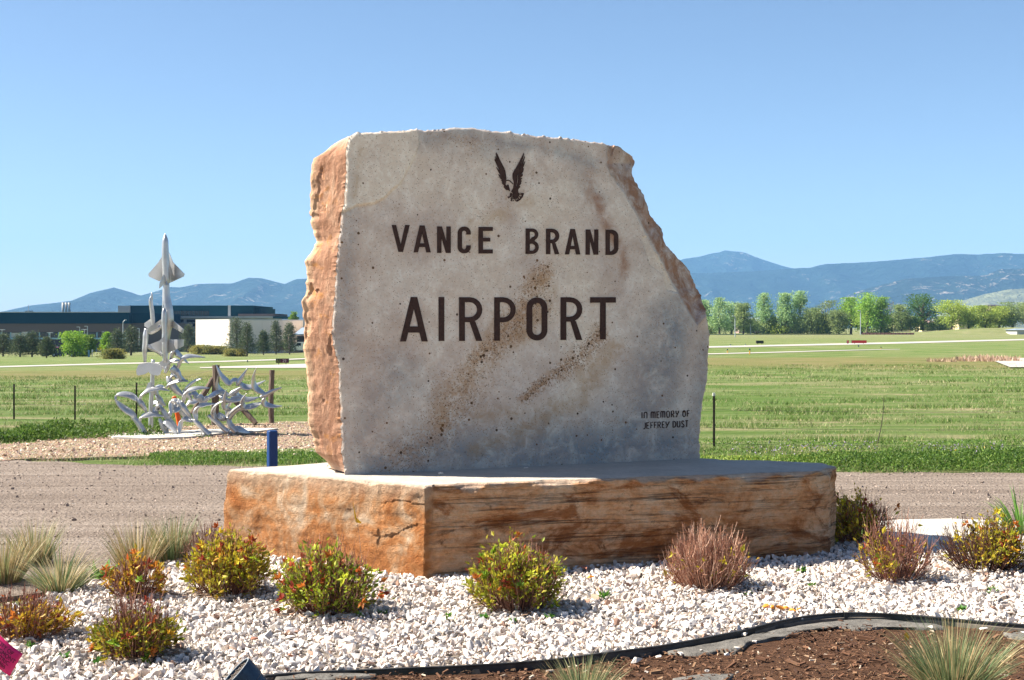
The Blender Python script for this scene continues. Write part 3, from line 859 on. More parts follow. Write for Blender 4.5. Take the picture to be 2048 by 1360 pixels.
TAIL = [[(800, 1005), (905, 1005), (915, 1020), (890, 1090), (840, 1150), (770, 1190), (720, 1150), (745, 1105), (782, 1046)],
        [(815, 1018), (858, 1012), (868, 1030), (812, 1032)], [(800, 1046), (866, 1042), (870, 1062), (838, 1080)], [(790, 1062), (828, 1086), (838, 1120), (812, 1122)], [(768, 1088), (788, 1108), (802, 1140), (778, 1150)], [(750, 1106), (768, 1140), (762, 1166), (738, 1148)]]
LEG = [[(632, 1000), (660, 1005), (672, 1040), (645, 1092), (618, 1085), (624, 1040)]]
emb = bpy.data.objects.new('eagle_emblem', None)
put('eagle_emblem', emb, STONE)
LOC['eagle_emblem'] = LOC['sign_stone']
for nm, lp in (('wing', [LW]), ('wing', [RW, RWH]), ('tail', TAIL), ('leg', LEG)):
    curve_mesh(nm, lp, EZ, 0.009 if nm != 'tail' else 0.0075, M['carve'], emb)
for nm, pl in (('head_outline', [(545, 745), (590, 738), (640, 765), (692, 822)]), ('beak', [(560, 860), (580, 835), (596, 860)]), ('leg', [(655, 970), (690, 1010), (680, 1080), (640, 1130)]), ('claw', [(575, 1090), (600, 1085), (625, 1090)]), ('claw', [(590, 1115), (605, 1098), (640, 1085)]), ('claw', [(640, 1165), (662, 1135), (700, 1120)]), ('claw', [(690, 1150), (700, 1175)]), ('claw', [(655, 1150), (668, 1178)])):
    MB().tube([on_face(*EZ(*p), 0.003) for p in spline(pl, 3 * len(pl))], 0.0045, 6).build(nm, M['carve'], emb)

# ---- the small dedication, thin rounded strokes
STROKES = {
    'I': [[(0, 0), (0, 1)]], 'n': [[(0, 0), (0, .75), (.12, .98), (.42, .98), (.52, .75), (.52, 0)]],
    'm': [[(0, 0), (0, .75), (.1, .98), (.3, .98), (.38, .75), (.38, 0)], [(.38, .75), (.48, .98), (.68, .98), (.76, .75), (.76, 0)]],
    'E': [[(.45, 0), (0, 0), (0, 1), (.45, 1)], [(0, .5), (.36, .5)]], 'F': [[(0, 0), (0, 1), (.45, 1)], [(0, .5), (.36, .5)]],
    'O': [[(.12, .02), (0, .25), (0, .78), (.12, .98), (.4, .98), (.52, .78), (.52, .25), (.4, .02), (.12, .02)]],
    'R': [[(0, 0), (0, 1), (.35, 1), (.48, .85), (.48, .62), (.35, .48), (0, .48)], [(.25, .48), (.52, 0)]],
    'y': [[(0, 1), (.05, .62), (.28, .42)], [(.55, 1), (.28, .42), (.12, .08), (0, 0)]],
    'J': [[(.4, 1), (.4, .25), (.28, .03), (0, 0)]], 'D': [[(0, 0), (0, 1), (.3, .98), (.5, .75), (.5, .28), (.3, .02), (0, 0)]],
    'U': [[(0, 1), (0, .25), (.12, .02), (.4, .02), (.52, .25), (.52, 1)]], 'S': [[(.48, .88), (.36, 1), (.12, 1), (0, .8), (.08, .6), (.42, .42), (.5, .2), (.38, 0), (.1, 0), (0, .12)]],
    'T': [[(0, 1), (.55, 1)], [(.275, 1), (.275, 0)]]}
MZ = lambda x, y: uz(1270 + x / 15.75, 810 + y / 15.75)
MEM = [('I', 218, 415, 230, 0), ('n', 285, 415, 225, 90), ('m', 505, 408, 212, 125), ('E', 690, 402, 207, 62), ('m', 812, 396, 197, 125), ('O', 998, 390, 190, 85), ('R', 1145, 384, 187, 80), ('y', 1285, 378, 182, 95), ('O', 1505, 368, 175, 82), ('F', 1645, 360, 172, 62),
       ('J', 262, 750, 555, 60), ('E', 370, 738, 548, 62), ('F', 493, 728, 542, 62), ('F', 605, 722, 538, 66), ('R', 718, 720, 532, 82), ('E', 855, 713, 525, 62), ('y', 970, 715, 520, 108), ('D', 1195, 700, 512, 85), ('U', 1330, 695, 507, 82), ('S', 1470, 692, 500, 72), ('T', 1590, 688, 492, 75)]
for ch, x, yb, yt, wd in MEM:
    mb = MB(); sc = wd / max([max(q[0] for q in st) for st in STROKES[ch]] + [0.01])
    for st in STROKES[ch]:
        pts = [on_face(*MZ(x + q[0] * sc, yb + (yt - yb) * q[1]), 0.002) for q in st]
        mb.tube(pts, 0.0052, 6)
    mb.build('letter', M['carve'], STONE)

# ------------------------------------------------------------------ the sandstone plinth
def plinth_material():
    g = G('layered sandstone')
    band = g.attr('band'); top = g.attr('top')
    wv = g.map((0.10, 0.10, 1.0))
    wz = g.math('ADD', g.math('MULTIPLY', g.noise(15.0, 7, 0.68, 0.18, wv), 0.28), g.math('MULTIPLY', g.noise(4.0, 8, 0.72, 0.5, g.map((0.8, 0.8, 1.3))), 0.72))              # horizontal beds
    wz2 = g.noise(30.0, 5, 0.65, 0.3, g.map((0.12, 0.12, 1.0)))
    n1 = g.noise(3.2, 7, 0.62, 0.7); n2 = g.noise(26, 6, 0.75)
    warm = g.ramp(n1, [(0.32, (0.38, 0.130, 0.034)), (0.46, (0.48, 0.205, 0.072)), (0.55, (0.53, 0.30, 0.155)), (0.66, (0.62, 0.46, 0.32))])
    warm = g.mix(g.ramp(wz, [(0.5, 0.0), (0.75, 0.25)]), warm, (0.62, 0.46, 0.33))
    dark = g.ramp(wz, [(0.29, (0.20, 0.062, 0.020)), (0.39, (0.54, 0.215, 0.078)), (0.47, (0.78, 0.41, 0.20)), (0.56, (0.86, 0.56, 0.34)), (0.68, (0.88, 0.69, 0.50))])
    dark = g.mix(g.ramp(g.noise(2.6, 7, 0.7, 0.9, g.map((0.55, 0.55, 1.3))), [(0.52, 0.0), (0.60, 0.8)]), dark, (0.36, 0.115, 0.028))
    ln = g.ramp(g.noise(7.0, 5, 0.6, 0.04, g.map((0.035, 0.035, 1.0))), [(0.465, 0.0), (0.492, 1.0), (0.52, 0.0)])
    ln2 = g.ramp(g.noise(18.0, 4, 0.6, 0.06, g.map((0.05, 0.05, 1.0))), [(0.48, 0.0), (0.50, 0.5), (0.52, 0.0)])
    brk = g.ramp(g.noise(2.4, 5, 0.65, 0.4, g.map((0.6, 0.6, 1.6), (3, 1, 0))), [(0.42, 0.0), (0.58, 0.9)])
    dark = g.mix(g.math('MULTIPLY', g.math('MAXIMUM', ln, ln2), brk), dark, (0.075, 0.028, 0.012))
    dark = g.mix(g.ramp(g.noise(9, 6, 0.75, 0.6, g.map((0.5, 0.5, 1.2), (5, 2, 1))), [(0.57, 0.0), (0.68, 0.75)]), dark, (0.16, 0.055, 0.018))
    c = g.mix(band, warm, dark)
    c = g.mix(g.math('MULTIPLY', g.ramp(g.xyz()[2], [(0.58, 0.0), (0.72, 0.55)]), g.math('SUBTRACT', 1.0, band)), c, (0.62, 0.50, 0.38))
    c = g.mix(top, c, g.ramp(g.noise(2.5, 5, 0.6), [(0.3, (0.38, 0.345, 0.30)), (0.7, (0.47, 0.43, 0.375))]))
    c = g.mix(0.55, c, g.ramp(n2, [(0.3, 0.70), (0.7, 1.25)]), 'MULTIPLY')
    h = g.math('ADD', g.math('MULTIPLY', g.noise(20, 8, 0.8, 0.5), 1.25), g.math('MULTIPLY', g.math('MULTIPLY', g.math('SUBTRACT', g.math('MULTIPLY', wz, 0.4), g.math('MULTIPLY', ln, 0.5)), 0.9), g.math('ADD', 0.12, g.math('MULTIPLY', band, 0.88))))
    hh = g.math('MULTIPLY', h, g.math('SUBTRACT', 1.0, g.math('MULTIPLY', top, 0.85)))
    return g.done(c, 0.92, g.bump(hh, 1.0, 0.055), 0, 0.2)

BASE_P = [(-2.51, 12.37), (-0.69, 11.13), (0.43, 11.50), (2.60, 12.18), (2.80, 12.36), (2.92, 12.62), (2.86, 12.95), (1.80, 13.42), (1.55, 14.0), (0.4, 14.1), (-1.2, 13.5), (-2.0, 12.75)]
def build_plinth():
    n = 1100
    ring, par = poly_len_resample(BASE_P, n)
    tang = np.roll(ring, -2, 0) - np.roll(ring, 2, 0); tang /= np.linalg.norm(tang, axis=1)[:, None]
    nrm = np.stack([tang[:, 1], -tang[:, 0]], 1)
    k = 9
    ker = np.ones(2 * k + 1) / (2 * k + 1)
    nrm = np.stack([np.convolve(np.r_[c[-k:], c, c[:k]], ker, 'valid') for c in nrm.T], 1)
    nrm /= np.linalg.norm(nrm, axis=1)[:, None]
    # the face towards the left is smoother and warmer; the long front is banded
    warmness = ss(-0.25, 0.05, -nrm[:, 0])
    lv = np.r_[np.linspace(-0.06, ZT - 0.10, 46), np.linspace(ZT - 0.085, ZT, 12)]
    rows = []; pale = []
    for z in lv:
        P = np.zeros((n, 3)); pl = np.zeros(n); pale.append(pl)
        for i in range(n):
            x, y = ring[i]; w = warmness[i]
            s = par[i] * 9.0
            bed = mnoise.noise(Vector((s * 0.25, 3.0, z * 17 + 0.5 * mnoise.noise(Vector((s * .5, 1, 0))))))
            bed2 = mnoise.noise(Vector((s * 0.5, 8.0, z * 46)))
            big = fbm((x * 1.3, y * 1.3, z * 1.6 + 4), 4)
            med = fbm((x * 6, y * 6, z * 6), 4)
            slab = abs(fbm((x * 2.2 + 7, y * 2.2, z * 3.0), 3))
            o = 0.028 * big + 0.010 * med + (1 - w) * (0.010 * bed + 0.011 * bed2 - 0.010 * slab) + w * (0.005 * bed)
            # flaked ledges near the corner of the warm face
            if w > 0.5:
                dc = math.hypot(x + 0.69, y - 11.13)
                if dc < 0.62 and z > 0.30:
                    edge = 0.37 + 0.05 * math.sin(s * 9) + 0.06 * fbm((s * 3, 2, 0), 3)
                    if z > edge: o += 0.012 * min(1, (0.62 - dc) / 0.15) * (0.4 + 0.6 * abs(math.sin(s * 23)))
                if dc < 0.50 and z > 0.60 + 0.07 * fbm((s * 2.3, 5, 0), 2): o += 0.009 * min(1, (0.5 - dc) / 0.12)
            o += 0.03 * (1 - z / ZT) * (0.3 + w)
            # chipped upper arris
            chip = 0.012 + 0.085 * max(0, fbm((s * 3.2, 11, 0), 3) + 0.10) * (1.25 - w) + 0.018 * abs(fbm((s * 9, 4, 0), 2))
            t = max(0.0, (z - (ZT - chip * 1.4)) / (chip * 1.4))
            o -= chip * t ** 1.6 * 0.9; pl[i] = 0.62 * min(1, t * 2.2)
            if z >= ZT - 1e-6: zz = ZT - 0.002
            else: zz = z
            P[i] = (x + nrm[i, 0] * o, y + nrm[i, 1] * o, zz)
        rows.append(P)
    ctr = np.array([0.3, 12.6])
    tops = []
    edge = rows[-1]
    for q, (f) in enumerate((0.985, 0.965, 0.93, 0.86, 0.7, 0.5, 0.25, 0.08)):
        T = edge.copy(); T[:, :2] = ctr + (edge[:, :2] - ctr) * f
        T[:, 2] = ZT + (0.001 if q else 0.0) + np.array([0.003 * fbm((p[0] * 4, p[1] * 4, 2), 3) for p in T])
        tops.append(T)
    allr = rows + tops
    V = np.vstack(allr)
    m = len(allr)
    idx = np.arange(m * n).reshape(m, n)
    a, b = idx[:-1], idx[1:]
    quads = np.stack([a, np.roll(a, -1, 1), np.roll(b, -1, 1), b], -1).reshape(-1, 4)
    V = np.vstack([V, [(ctr[0], ctr[1], ZT)]])
    cap = np.stack([idx[-1], np.roll(idx[-1], -1), np.full(n, m * n)], 1)
    F = np.concatenate([quads[:, [0, 1, 2]], quads[:, [0, 2, 3]], cap])
    topv = np.concatenate([np.concatenate(pale[:-1]), np.full(n, 0.85), np.ones(len(tops) * n + 1)])
    band = np.concatenate([np.tile(1 - warmness, m), [1]])
    area = np.sum(ring[:, 0] * np.roll(ring[:, 1], -1) - np.roll(ring[:, 0], -1) * ring[:, 1])
    if area < 0: F = F[:, ::-1]
    o = mesh_np('stone_plinth', V, np.ascontiguousarray(F), plinth_material(), None, (0.2, 12.5, 0.0), attrs={'top': topv, 'band': band})
    tag(o, 'massive rough orange and brown layered sandstone block lying under the upright sign slab', 'plinth')
build_plinth()
# ------------------------------------------------------------------ gravel
def hull_stone(seed):
    """a small angular stone: a cut and jittered block"""
    r = np.random.default_rng(seed)
    import bmesh
    bm = bmesh.new()
    pts = r.normal(size=(11, 3)); pts /= np.linalg.norm(pts, axis=1)[:, None]
    pts *= np.array([1.0, 0.78, 0.48]) * r.uniform(0.8, 1.1, (11, 1))
    for p in pts: bm.verts.new(p)
    bmesh.ops.convex_hull(bm, input=bm.verts)
    for v in [v for v in bm.verts if not v.link_faces]: bm.verts.remove(v)
    bmesh.ops.triangulate(bm, faces=bm.faces)
    bm.verts.index_update()
    V = np.array([v.co[:] for v in bm.verts]); F = np.array([[v.index for v in f.verts] for f in bm.faces])
    bm.free()
    return V, F
STONES = [hull_stone(100 + i) for i in range(14)]

def strewn(name, X, Y, Z, size, C, mat, label, kind='stuff', flat=0.35):
    Vs, Fs, Cs = [], [], []
    off = 0
    pick = rng.integers(0, len(STONES), len(X))
    for k, (bv, bf) in enumerate(STONES):
        s = pick == k
        m = int(s.sum())
        if not m: continue
        Mx = rotmats(m)
        S = np.stack([size[s], size[s], size[s]], 1) * rng.uniform(0.8, 1.2, (m, 3))
        V, F, Cc = scatter(bv, bf, Mx, S, np.stack([X[s], Y[s], Z[s]], 1), C[s])
        Vs.append(V); Fs.append(F + off); Cs.append(Cc); off += len(V)
    o = mesh_np(name, np.vstack(Vs), np.vstack(Fs), mat, col=np.vstack(Cs))
    return tag(o, label, None, None, kind)

M['gravel'] = colmat('crushed white rock', 0.92, 30, 0.16, 0.4)
M['pebble'] = colmat('road pebble', 0.95, 30, 0.2)
BED_XY = [(p.x, p.y) for p in BEDP]
def gravel():
    x0, x1, y0, y1 = -7.5, 8.0, 7.6, 14.6
    st = 0.0365
    gx, gy = np.meshgrid(np.arange(x0, x1, st), np.arange(y0, y1, st * 0.95))
    X = (gx + rng.uniform(-.55, .55, gx.shape) * st).ravel(); Y = (gy + rng.uniform(-.55, .55, gy.shape) * st).ravel()
    k = in_poly(X, Y, BED_XY) & ~in_poly(X, Y, [(a * 0.97 + 0.006, b * 0.99 + 0.126) for a, b in BASE_P])
    far = np.clip(np.abs(X / Y) - 0.40, 0, 1) < 0.02
    k &= far
    # stay behind the edging
    ed = [on_ground(*p) for p in EDGE_PX]
    ey = np.interp(X, [p.x for p in ed], [p.y for p in ed])
    k &= Y > ey + 0.03
    X, Y = X[k], Y[k]
    n = len(X)
    Z = 0.008 + rng.uniform(0, 0.026, n) + 0.012 * np.sin(X * 2.3 + Y) * 0.5
    size = rng.gamma(5.5, 0.0043, n).clip(0.010, 0.054)
    pal = np.array([(0.72, 0.655, 0.59), (0.60, 0.56, 0.53), (0.68, 0.57, 0.49), (0.40, 0.38, 0.375), (0.57, 0.48, 0.415), (0.28, 0.27, 0.275), (0.40, 0.25, 0.185), (0.76, 0.71, 0.66)])
    c = pal[rng.choice(len(pal), n, p=[.25, .16, .17, .12, .13, .055, .02, .095])] * rng.uniform(0.88, 1.08, (n, 1))
    return strewn('gravel', X, Y, Z, size, c, M['gravel'], 'white and pinkish crushed rock covering the bed around the sign')
gravel()

def pebbles():
    n = 5200
    Y = 12.6 + 8.6 * rng.random(n) ** 1.0; X = rng.uniform(-0.42, 0.42, n) * Y
    k = in_poly(X, Y, [(p[0], p[1]) for p in ROAD]) & ~in_poly(X, Y, BED_XY)
    X, Y = X[k], Y[k]; n = len(X)
    s = rng.gamma(3, 0.0042, n).clip(0.005, 0.035)
    c = np.array([(0.25, 0.20, 0.17)]) * rng.uniform(0.6, 1.5, (n, 1))
    strewn('road_pebbles', X, Y, np.full(n, 0.006), s, c, M['pebble'], 'loose small stones scattered on the dirt road')
pebbles()

def mulch_chips():
    n = 26000
    Y = 5.9 + 4.2 * rng.random(n); X = rng.uniform(-0.40, 0.42, n) * Y
    ed = [on_ground(*p) for p in EDGE_PX]
    ey = np.interp(X, [p.x for p in ed], [p.y for p in ed])
    k = (Y < ey - 0.05)
    # bare fabric close to the edging
    d = ey - Y
    bare = (d < 0.30 + 0.14 * np.sin(X * 5.0) + 0.10 * np.sin(X * 13)) & (X > 1.05) & (X < 3.3)
    k &= ~(bare & (rng.random(n) < 0.96))
    X, Y = X[k], Y[k]; n = len(X)
    L = rng.gamma(3.2, 0.0075, n).clip(0.008, 0.10)
    bv = np.array([(-.5, -.5, -.5), (.5, -.5, -.5), (.5, .5, -.5), (-.5, .5, -.5), (-.42, -.3, .5), (.45, -.4, .4), (.4, .45, .5), (-.5, .4, .4)])
    bf = np.array([(0, 2, 1), (0, 3, 2), (4, 5, 6), (4, 6, 7), (0, 1, 5), (0, 5, 4), (1, 2, 6), (1, 6, 5), (2, 3, 7), (2, 7, 6), (3, 0, 4), (3, 4, 7)])
    a = rng.uniform(0, math.pi, n); t = rng.normal(0, .28, n)
    z0 = np.zeros(n)
    Mx = np.stack([np.stack([np.cos(a) * np.cos(t), -np.sin(a), -np.cos(a) * np.sin(t)], 1), np.stack([np.sin(a) * np.cos(t), np.cos(a), -np.sin(a) * np.sin(t)], 1), np.stack([np.sin(t), z0, np.cos(t)], 1)], 1)
    S = np.stack([L, L * rng.uniform(.16, .36, n), L * rng.uniform(.08, .22, n)], 1)
    pal = np.array([(0.115, 0.055, 0.030), (0.165, 0.085, 0.048), (0.06, 0.029, 0.017), (0.21, 0.125, 0.07), (0.50, 0.42, 0.33), (0.36, 0.24, 0.15)])
    c = pal[rng.choice(6, n, p=[.36, .27, .20, .10, .022, .048])] * rng.uniform(.8, 1.2, (n, 1))
    V, F, C = scatter(bv, bf, Mx, S, np.stack([X, Y, 0.0 + rng.uniform(-.006, .012, n)], 1), c)
    o = mesh_np('mulch_chips', V, F, M['pebble'], col=C)
    tag(o, 'shredded brown bark covering the foreground bed', None, None, 'stuff')
mulch_chips()

def wood_chips():
    n = 16000
    P = ring_pts(CHIPS, 0.5)
    Y = 20.3 + 10 * rng.random(n); X = rng.uniform(-0.42, 0.02, n) * Y
    k = in_poly(X, Y, [(p.x, p.y) for p in P]); X, Y = X[k], Y[k]; n = len(X)
    s = rng.gamma(4, 0.0045, n).clip(0.006, 0.045)
    pal = np.array([(0.60, 0.47, 0.35), (0.44, 0.31, 0.21), (0.30, 0.20, 0.13), (0.70, 0.60, 0.48)])
    c = pal[rng.choice(4, n, p=[.35, .3, .15, .2])] * rng.uniform(.8, 1.2, (n, 1))
    strewn('wood_chips', X, Y, np.full(n, 0.015), s, c, M['pebble'], 'loose pale wood chips around the bird sculpture')
wood_chips()

# ------------------------------------------------------------------ edging, fabric, stray stones
g = G('black steel edging')
_n = g.noise(6, 6, 0.7)
M['edging'] = g.done(g.ramp(_n, [(0.35, (0.018, 0.020, 0.023)), (0.7, (0.065, 0.068, 0.072))]), 0.5, g.bump(_n, 0.2, 0.01), 0.2, 0.5)
def edging():
    pts = [on_ground(*p) for p in EDGE_PX]
    C = [Vector(p) for p in spline(pts, 150)]
    root = thing('garden_edging', 'thin black strip edging curving between white gravel and brown mulch', 'edging', (1.2, 8.6, 0))
    cuts = [0, 60, 90, 149]
    for a, b in zip(cuts[:-1], cuts[1:]):
        vs, fs = [], []
        seg = C[a:b + 1 + (2 if b < 149 else 0)]
        for i, p in enumerate(seg):
            t = (seg[min(i + 1, len(seg) - 1)] - seg[max(i - 1, 0)]).normalized(); nn = Vector((t.y, -t.x, 0))
            off = 0.007 if a == 60 else 0.0
            lean = 0.012 * fbm((p.x * 1.1, 2, 0), 2); h = (0.026 if p.x > -.2 else 0.026 - .020 * min(1, (-.2 - p.x) / .6)) + 0.012 * fbm((p.x * 0.9, 5, 0), 2)
            q = p + nn * off
            for o_, z in ((-.003, -.03), (.003, -.03), (.003 + lean, h), (.009 + lean, h + .005), (.009 + lean, h + .013), (-.006 + lean, h + .013), (-.006 + lean, h + .004), (-.003 + lean, h)):
                vs.append(q + nn * o_ + Vector((0, 0, z)))
        for i in range(len(seg) - 1):
            for k in range(8): fs.append((i * 8 + k, i * 8 + (k + 1) % 8, (i + 1) * 8 + (k + 1) % 8, (i + 1) * 8 + k))
        fs.append(tuple(range(7, -1, -1))); fs.append(tuple((len(seg) - 1) * 8 + k for k in range(8)))
        mesh_np('strip', vs, fs, M['edging'], root, smooth=False)
        # stake holding the strip
    for i in (60, 90, 115):
        p = C[i]
        MB().box(p.x - .012, p.x + .012, p.y - .022, p.y - .010, -.02, .044).build('stake', M['edging'], root)
edging()

g = G('weathered landscape fabric')
_n = g.noise(7, 7, 0.7, 0.8); _n2 = g.noise(45, 4, 0.7)
_c = g.ramp(_n, [(0.3, (0.070, 0.066, 0.060)), (0.6, (0.165, 0.155, 0.14))])
_c = g.mix(g.ramp(g.noise(1.3, 3), [(0.6, 0.0), (0.68, 0.65)]), _c, (0.34, 0.18, 0.05))
M['fabric'] = g.done(_c, 0.9, g.bump(g.math('ADD', _n, g.math('MULTIPLY', _n2, 0.3)), 0.8, 0.04), 0, 0.2)
def fabric(px, label, seed):
    P = ring_pts(px, 0.05, 0.05, seed)
    n = len(P); c = sum(P, Vector()) / n
    vs = []
    for f in (1.0, 0.96, 0.85, 0.6, 0.3):
        for p in P:
            q = c + (p - c) * f
            vs.append((q.x, q.y, 0.002 + (0.0 if f == 1.0 else 0.004) + 0.010 * max(0, fbm((q.x * 5, q.y * 9, seed), 3)) - (0.02 if f == 1.0 else 0)))
    fs = [(a * n + i, a * n + (i + 1) % n, (a + 1) * n + (i + 1) % n, (a + 1) * n + i) for a in range(4) for i in range(n)]
    fs.append(tuple(4 * n + i for i in range(n)))
    area = sum(P[i].x * P[(i + 1) % n].y - P[(i + 1) % n].x * P[i].y for i in range(n))
    if area < 0: fs = [tuple(reversed(f)) for f in fs]
    o = mesh_np('landscape_fabric', vs, fs, M['fabric'], None, tuple(c), smooth=True)
    tag(o, label, 'fabric', 'bare landscape fabric along the edging')
fabric([(1330, 1306), (1430, 1286), (1500, 1272), (1555, 1262), (1600, 1262), (1570, 1274), (1500, 1284), (1488, 1300), (1470, 1308), (1440, 1303), (1420, 1310), (1380, 1309)], 'grey torn fabric patch under the overlap of the edging, left of the orange stones', 3)
fabric([(1500, 1271), (1560, 1257), (1640, 1245), (1720, 1241), (1800, 1243), (1880, 1250), (1905, 1256), (1850, 1256), (1780, 1254), (1720, 1258), (1660, 1253), (1600, 1261), (1550, 1267)], 'long grey fabric strip along the curve of the edging beside the grass clump', 5)
fabric([(545, 1356), (600, 1350), (680, 1347), (750, 1348), (740, 1354), (690, 1355), (650, 1362), (600, 1360), (570, 1368), (545, 1366)], 'crumpled grey fabric showing beside the round floodlight', 6)
fabric([(1350, 1360), (1420, 1350), (1470, 1352), (1450, 1372), (1380, 1380)], 'small grey fabric patch at the bottom edge of the mulch', 7)
fabric([(2005, 1266), (2060, 1268), (2120, 1278), (2060, 1282), (2020, 1275)], 'small grey fabric patch at the right end of the edging', 8)

M['rock'] = paint('pale loose stone', (0.70, 0.64, 0.57), 0.92, 0.2, 12, bump=0.4)
M['orange_rock'] = paint('orange paint on stone', (0.72, 0.26, 0.025), 0.75, 0.3, 14, bump=0.3)
M['red_rock'] = paint('reddish stone', (0.33, 0.14, 0.09), 0.9, 0.25, 10, bump=0.4)
def rock(px, py, wpx, mat, name, label, cat, group, z=0.0, Y=None, h=0.62):
    p = on_ground(px, py) if Y is None else at(px, py, Y)
    s = wpx / FPX * p.y / 2
    import bmesh
    bv, bf = STONES[random.randrange(14)]
    m = Matrix.Rotation(random.uniform(0, 6.28), 3, 'Z') @ Matrix.Rotation(random.uniform(-.4, .4), 3, 'X')
    vs = [m @ Vector(v) for v in bv]
    zmin = min(v.z for v in vs)
    vs = [p + Vector((v.x * s, v.y * s, (v.z - zmin) * s * h * 1.4 + z)) for v in vs]
    o = mesh_np(name, np.array([v[:] for v in vs]), bf, mat, None, tuple(p))
    tag(o, label, cat, group)
for px, py, w, lb in ((1293, 1306, 12, 'white stone touching the dark end of the edging strip'), (1318, 1316, 16, 'white stone just right of the dark edging end'), (1271, 1328, 32, 'large flat pinkish stone lying on the mulch left of the fabric'),
                      (1292, 1347, 12, 'small white stone below the flat pinkish stone'), (1360, 1310, 20, 'white stone on the lower edge of the torn fabric'), (1403, 1304, 11, 'small grey stone sitting on the torn fabric'),
                      (1455, 1313, 18, 'white angular stone at the right tip of the torn fabric'), (1473, 1300, 18, 'tan stone right of the torn fabric near the edging'), (1413, 1345, 14, 'white stone alone on the mulch above the bottom fabric patch'),
                      (1490, 1272, 20, 'pale flat stone half under the edging strip'), (1510, 1287, 16, 'oval pale stone on bare mulch below the edging'), (1681, 1258, 10, 'dark brown lump on the fabric strip'),
                      (1863, 1258, 17, 'white stone among the left blades of the grass clump'), (1968, 1262, 24, 'pale stone cluster piece against the edging right of the grass clump'), (2046, 1268, 14, 'white stone at the right picture edge by the edging')):
    rock(px, py, w, M['red_rock'] if 'dark brown' in lb else M['rock'], 'loose_stone', lb, 'stone', 'stray stones on the mulch', 0.004)
for px, py, w, lb in ((1531, 1222, 13, 'orange painted stone at the left end of its row'), (1545, 1225, 13, 'second orange painted stone from the left in the row'), (1559, 1226, 15, 'orange painted stone in the middle of the row'),
                      (1572, 1224, 13, 'orange painted stone right of the middle one'), (1584, 1230, 14, 'orange painted stone lower right in the row'), (1597, 1226, 10, 'small orange painted stone at the right end of the row')):
    rock(px, py + 5, w * 1.6, M['orange_rock'], 'painted_stone', lb, 'stone', 'row of orange painted stones', 0.042)
for px, py, w, m, lb in ((1168, 1146, 16, 'red_rock', 'dark red stone by the plinth right of the round green shrub'), (1181, 1163, 12, 'orange_rock', 'yellow-orange stone on the gravel right of the round green shrub'), (508, 1290, 13, 'red_rock', 'rusty brown stone on the gravel above the floodlight'), (582, 1324, 15, 'red_rock', 'dark red stone on the gravel right of the floodlight')):
    rock(px, py + 4, w * 1.3, M[m], 'coloured_stone', lb, 'stone', None, 0.042)
rock(880, 949, 17, M['rock'], 'white_stone', 'small white stone on the plinth near the left end of the slab', 'stone', 'stones lying on the plinth', 0.004, 2.0, 0.6) if False else None
for px, py, w, lb in ((881, 950, 17, 'brighter white stone on the plinth top in front of the slab, left of the other'), (1052, 938, 13, 'dull grey stone on the plinth top against the middle of the slab')):
    Yt = (CAM_H - ZT) * FPX / (py - HOR)
    rock(px, py, w, M['rock'], 'white_stone', lb, 'stone', 'stones lying on the plinth', 0.002, Yt, 0.6)

# ------------------------------------------------------------------ shrubs
PAL_GOLD = np.array([(0.46, 0.38, 0.030), (0.56, 0.45, 0.035), (0.32, 0.32, 0.030), (0.48, 0.26, 0.025), (0.19, 0.22, 0.022)])
PAL_GREEN = np.array([(0.34, 0.43, 0.030), (0.50, 0.54, 0.045), (0.17, 0.27, 0.022), (0.10, 0.17, 0.020), (0.45, 0.37, 0.030)])
PAL_RED = np.array([(0.42, 0.10, 0.025), (0.48, 0.16, 0.03), (0.30, 0.055, 0.03)])
PAL_ORANGE = np.array([(0.55, 0.33, 0.03), (0.55, 0.40, 0.04), (0.48, 0.20, 0.025), (0.38, 0.33, 0.035)])
TW_RED = np.array([(0.24, 0.105, 0.07), (0.32, 0.17, 0.12), (0.16, 0.07, 0.05)])
TW_TAN = np.array([(0.36, 0.22, 0.16), (0.28, 0.15, 0.10), (0.20, 0.095, 0.065), (0.46, 0.34, 0.27)])
TW_DARK = np.array([(0.095, 0.045, 0.032), (0.15, 0.07, 0.05), (0.06, 0.03, 0.022)])

def strips_tube(paths, rads, cols):
    """many thin twigs as 3-sided tubes: paths (n,k,3)"""
    n, k, _ = paths.shape
    t = np.gradient(paths, axis=1); t /= np.maximum(np.linalg.norm(t, axis=2), 1e-9)[..., None]
    ref = rng.normal(size=(n, 1, 3))
    a = np.cross(t, np.broadcast_to(ref, t.shape)); a /= np.maximum(np.linalg.norm(a, axis=2), 1e-9)[..., None]
    b = np.cross(t, a)
    V = np.zeros((n, k, 3, 3))
    for q in range(3):
        w = 2 * math.pi * q / 3
        V[:, :, q] = paths + (a * math.cos(w) + b * math.sin(w)) * rads[..., None]
    idx = np.arange(n * k * 3).reshape(n, k, 3)
    F = []
    for q in range(3):
        q2 = (q + 1) % 3
        F.append(np.stack([idx[:, :-1, q], idx[:, :-1, q2], idx[:, 1:, q2]], -1).reshape(-1, 3))
        F.append(np.stack([idx[:, :-1, q], idx[:, 1:, q2], idx[:, 1:, q]], -1).reshape(-1, 3))
    return V.reshape(-1, 3), np.vstack(F), np.repeat(cols, k * 3, 0)

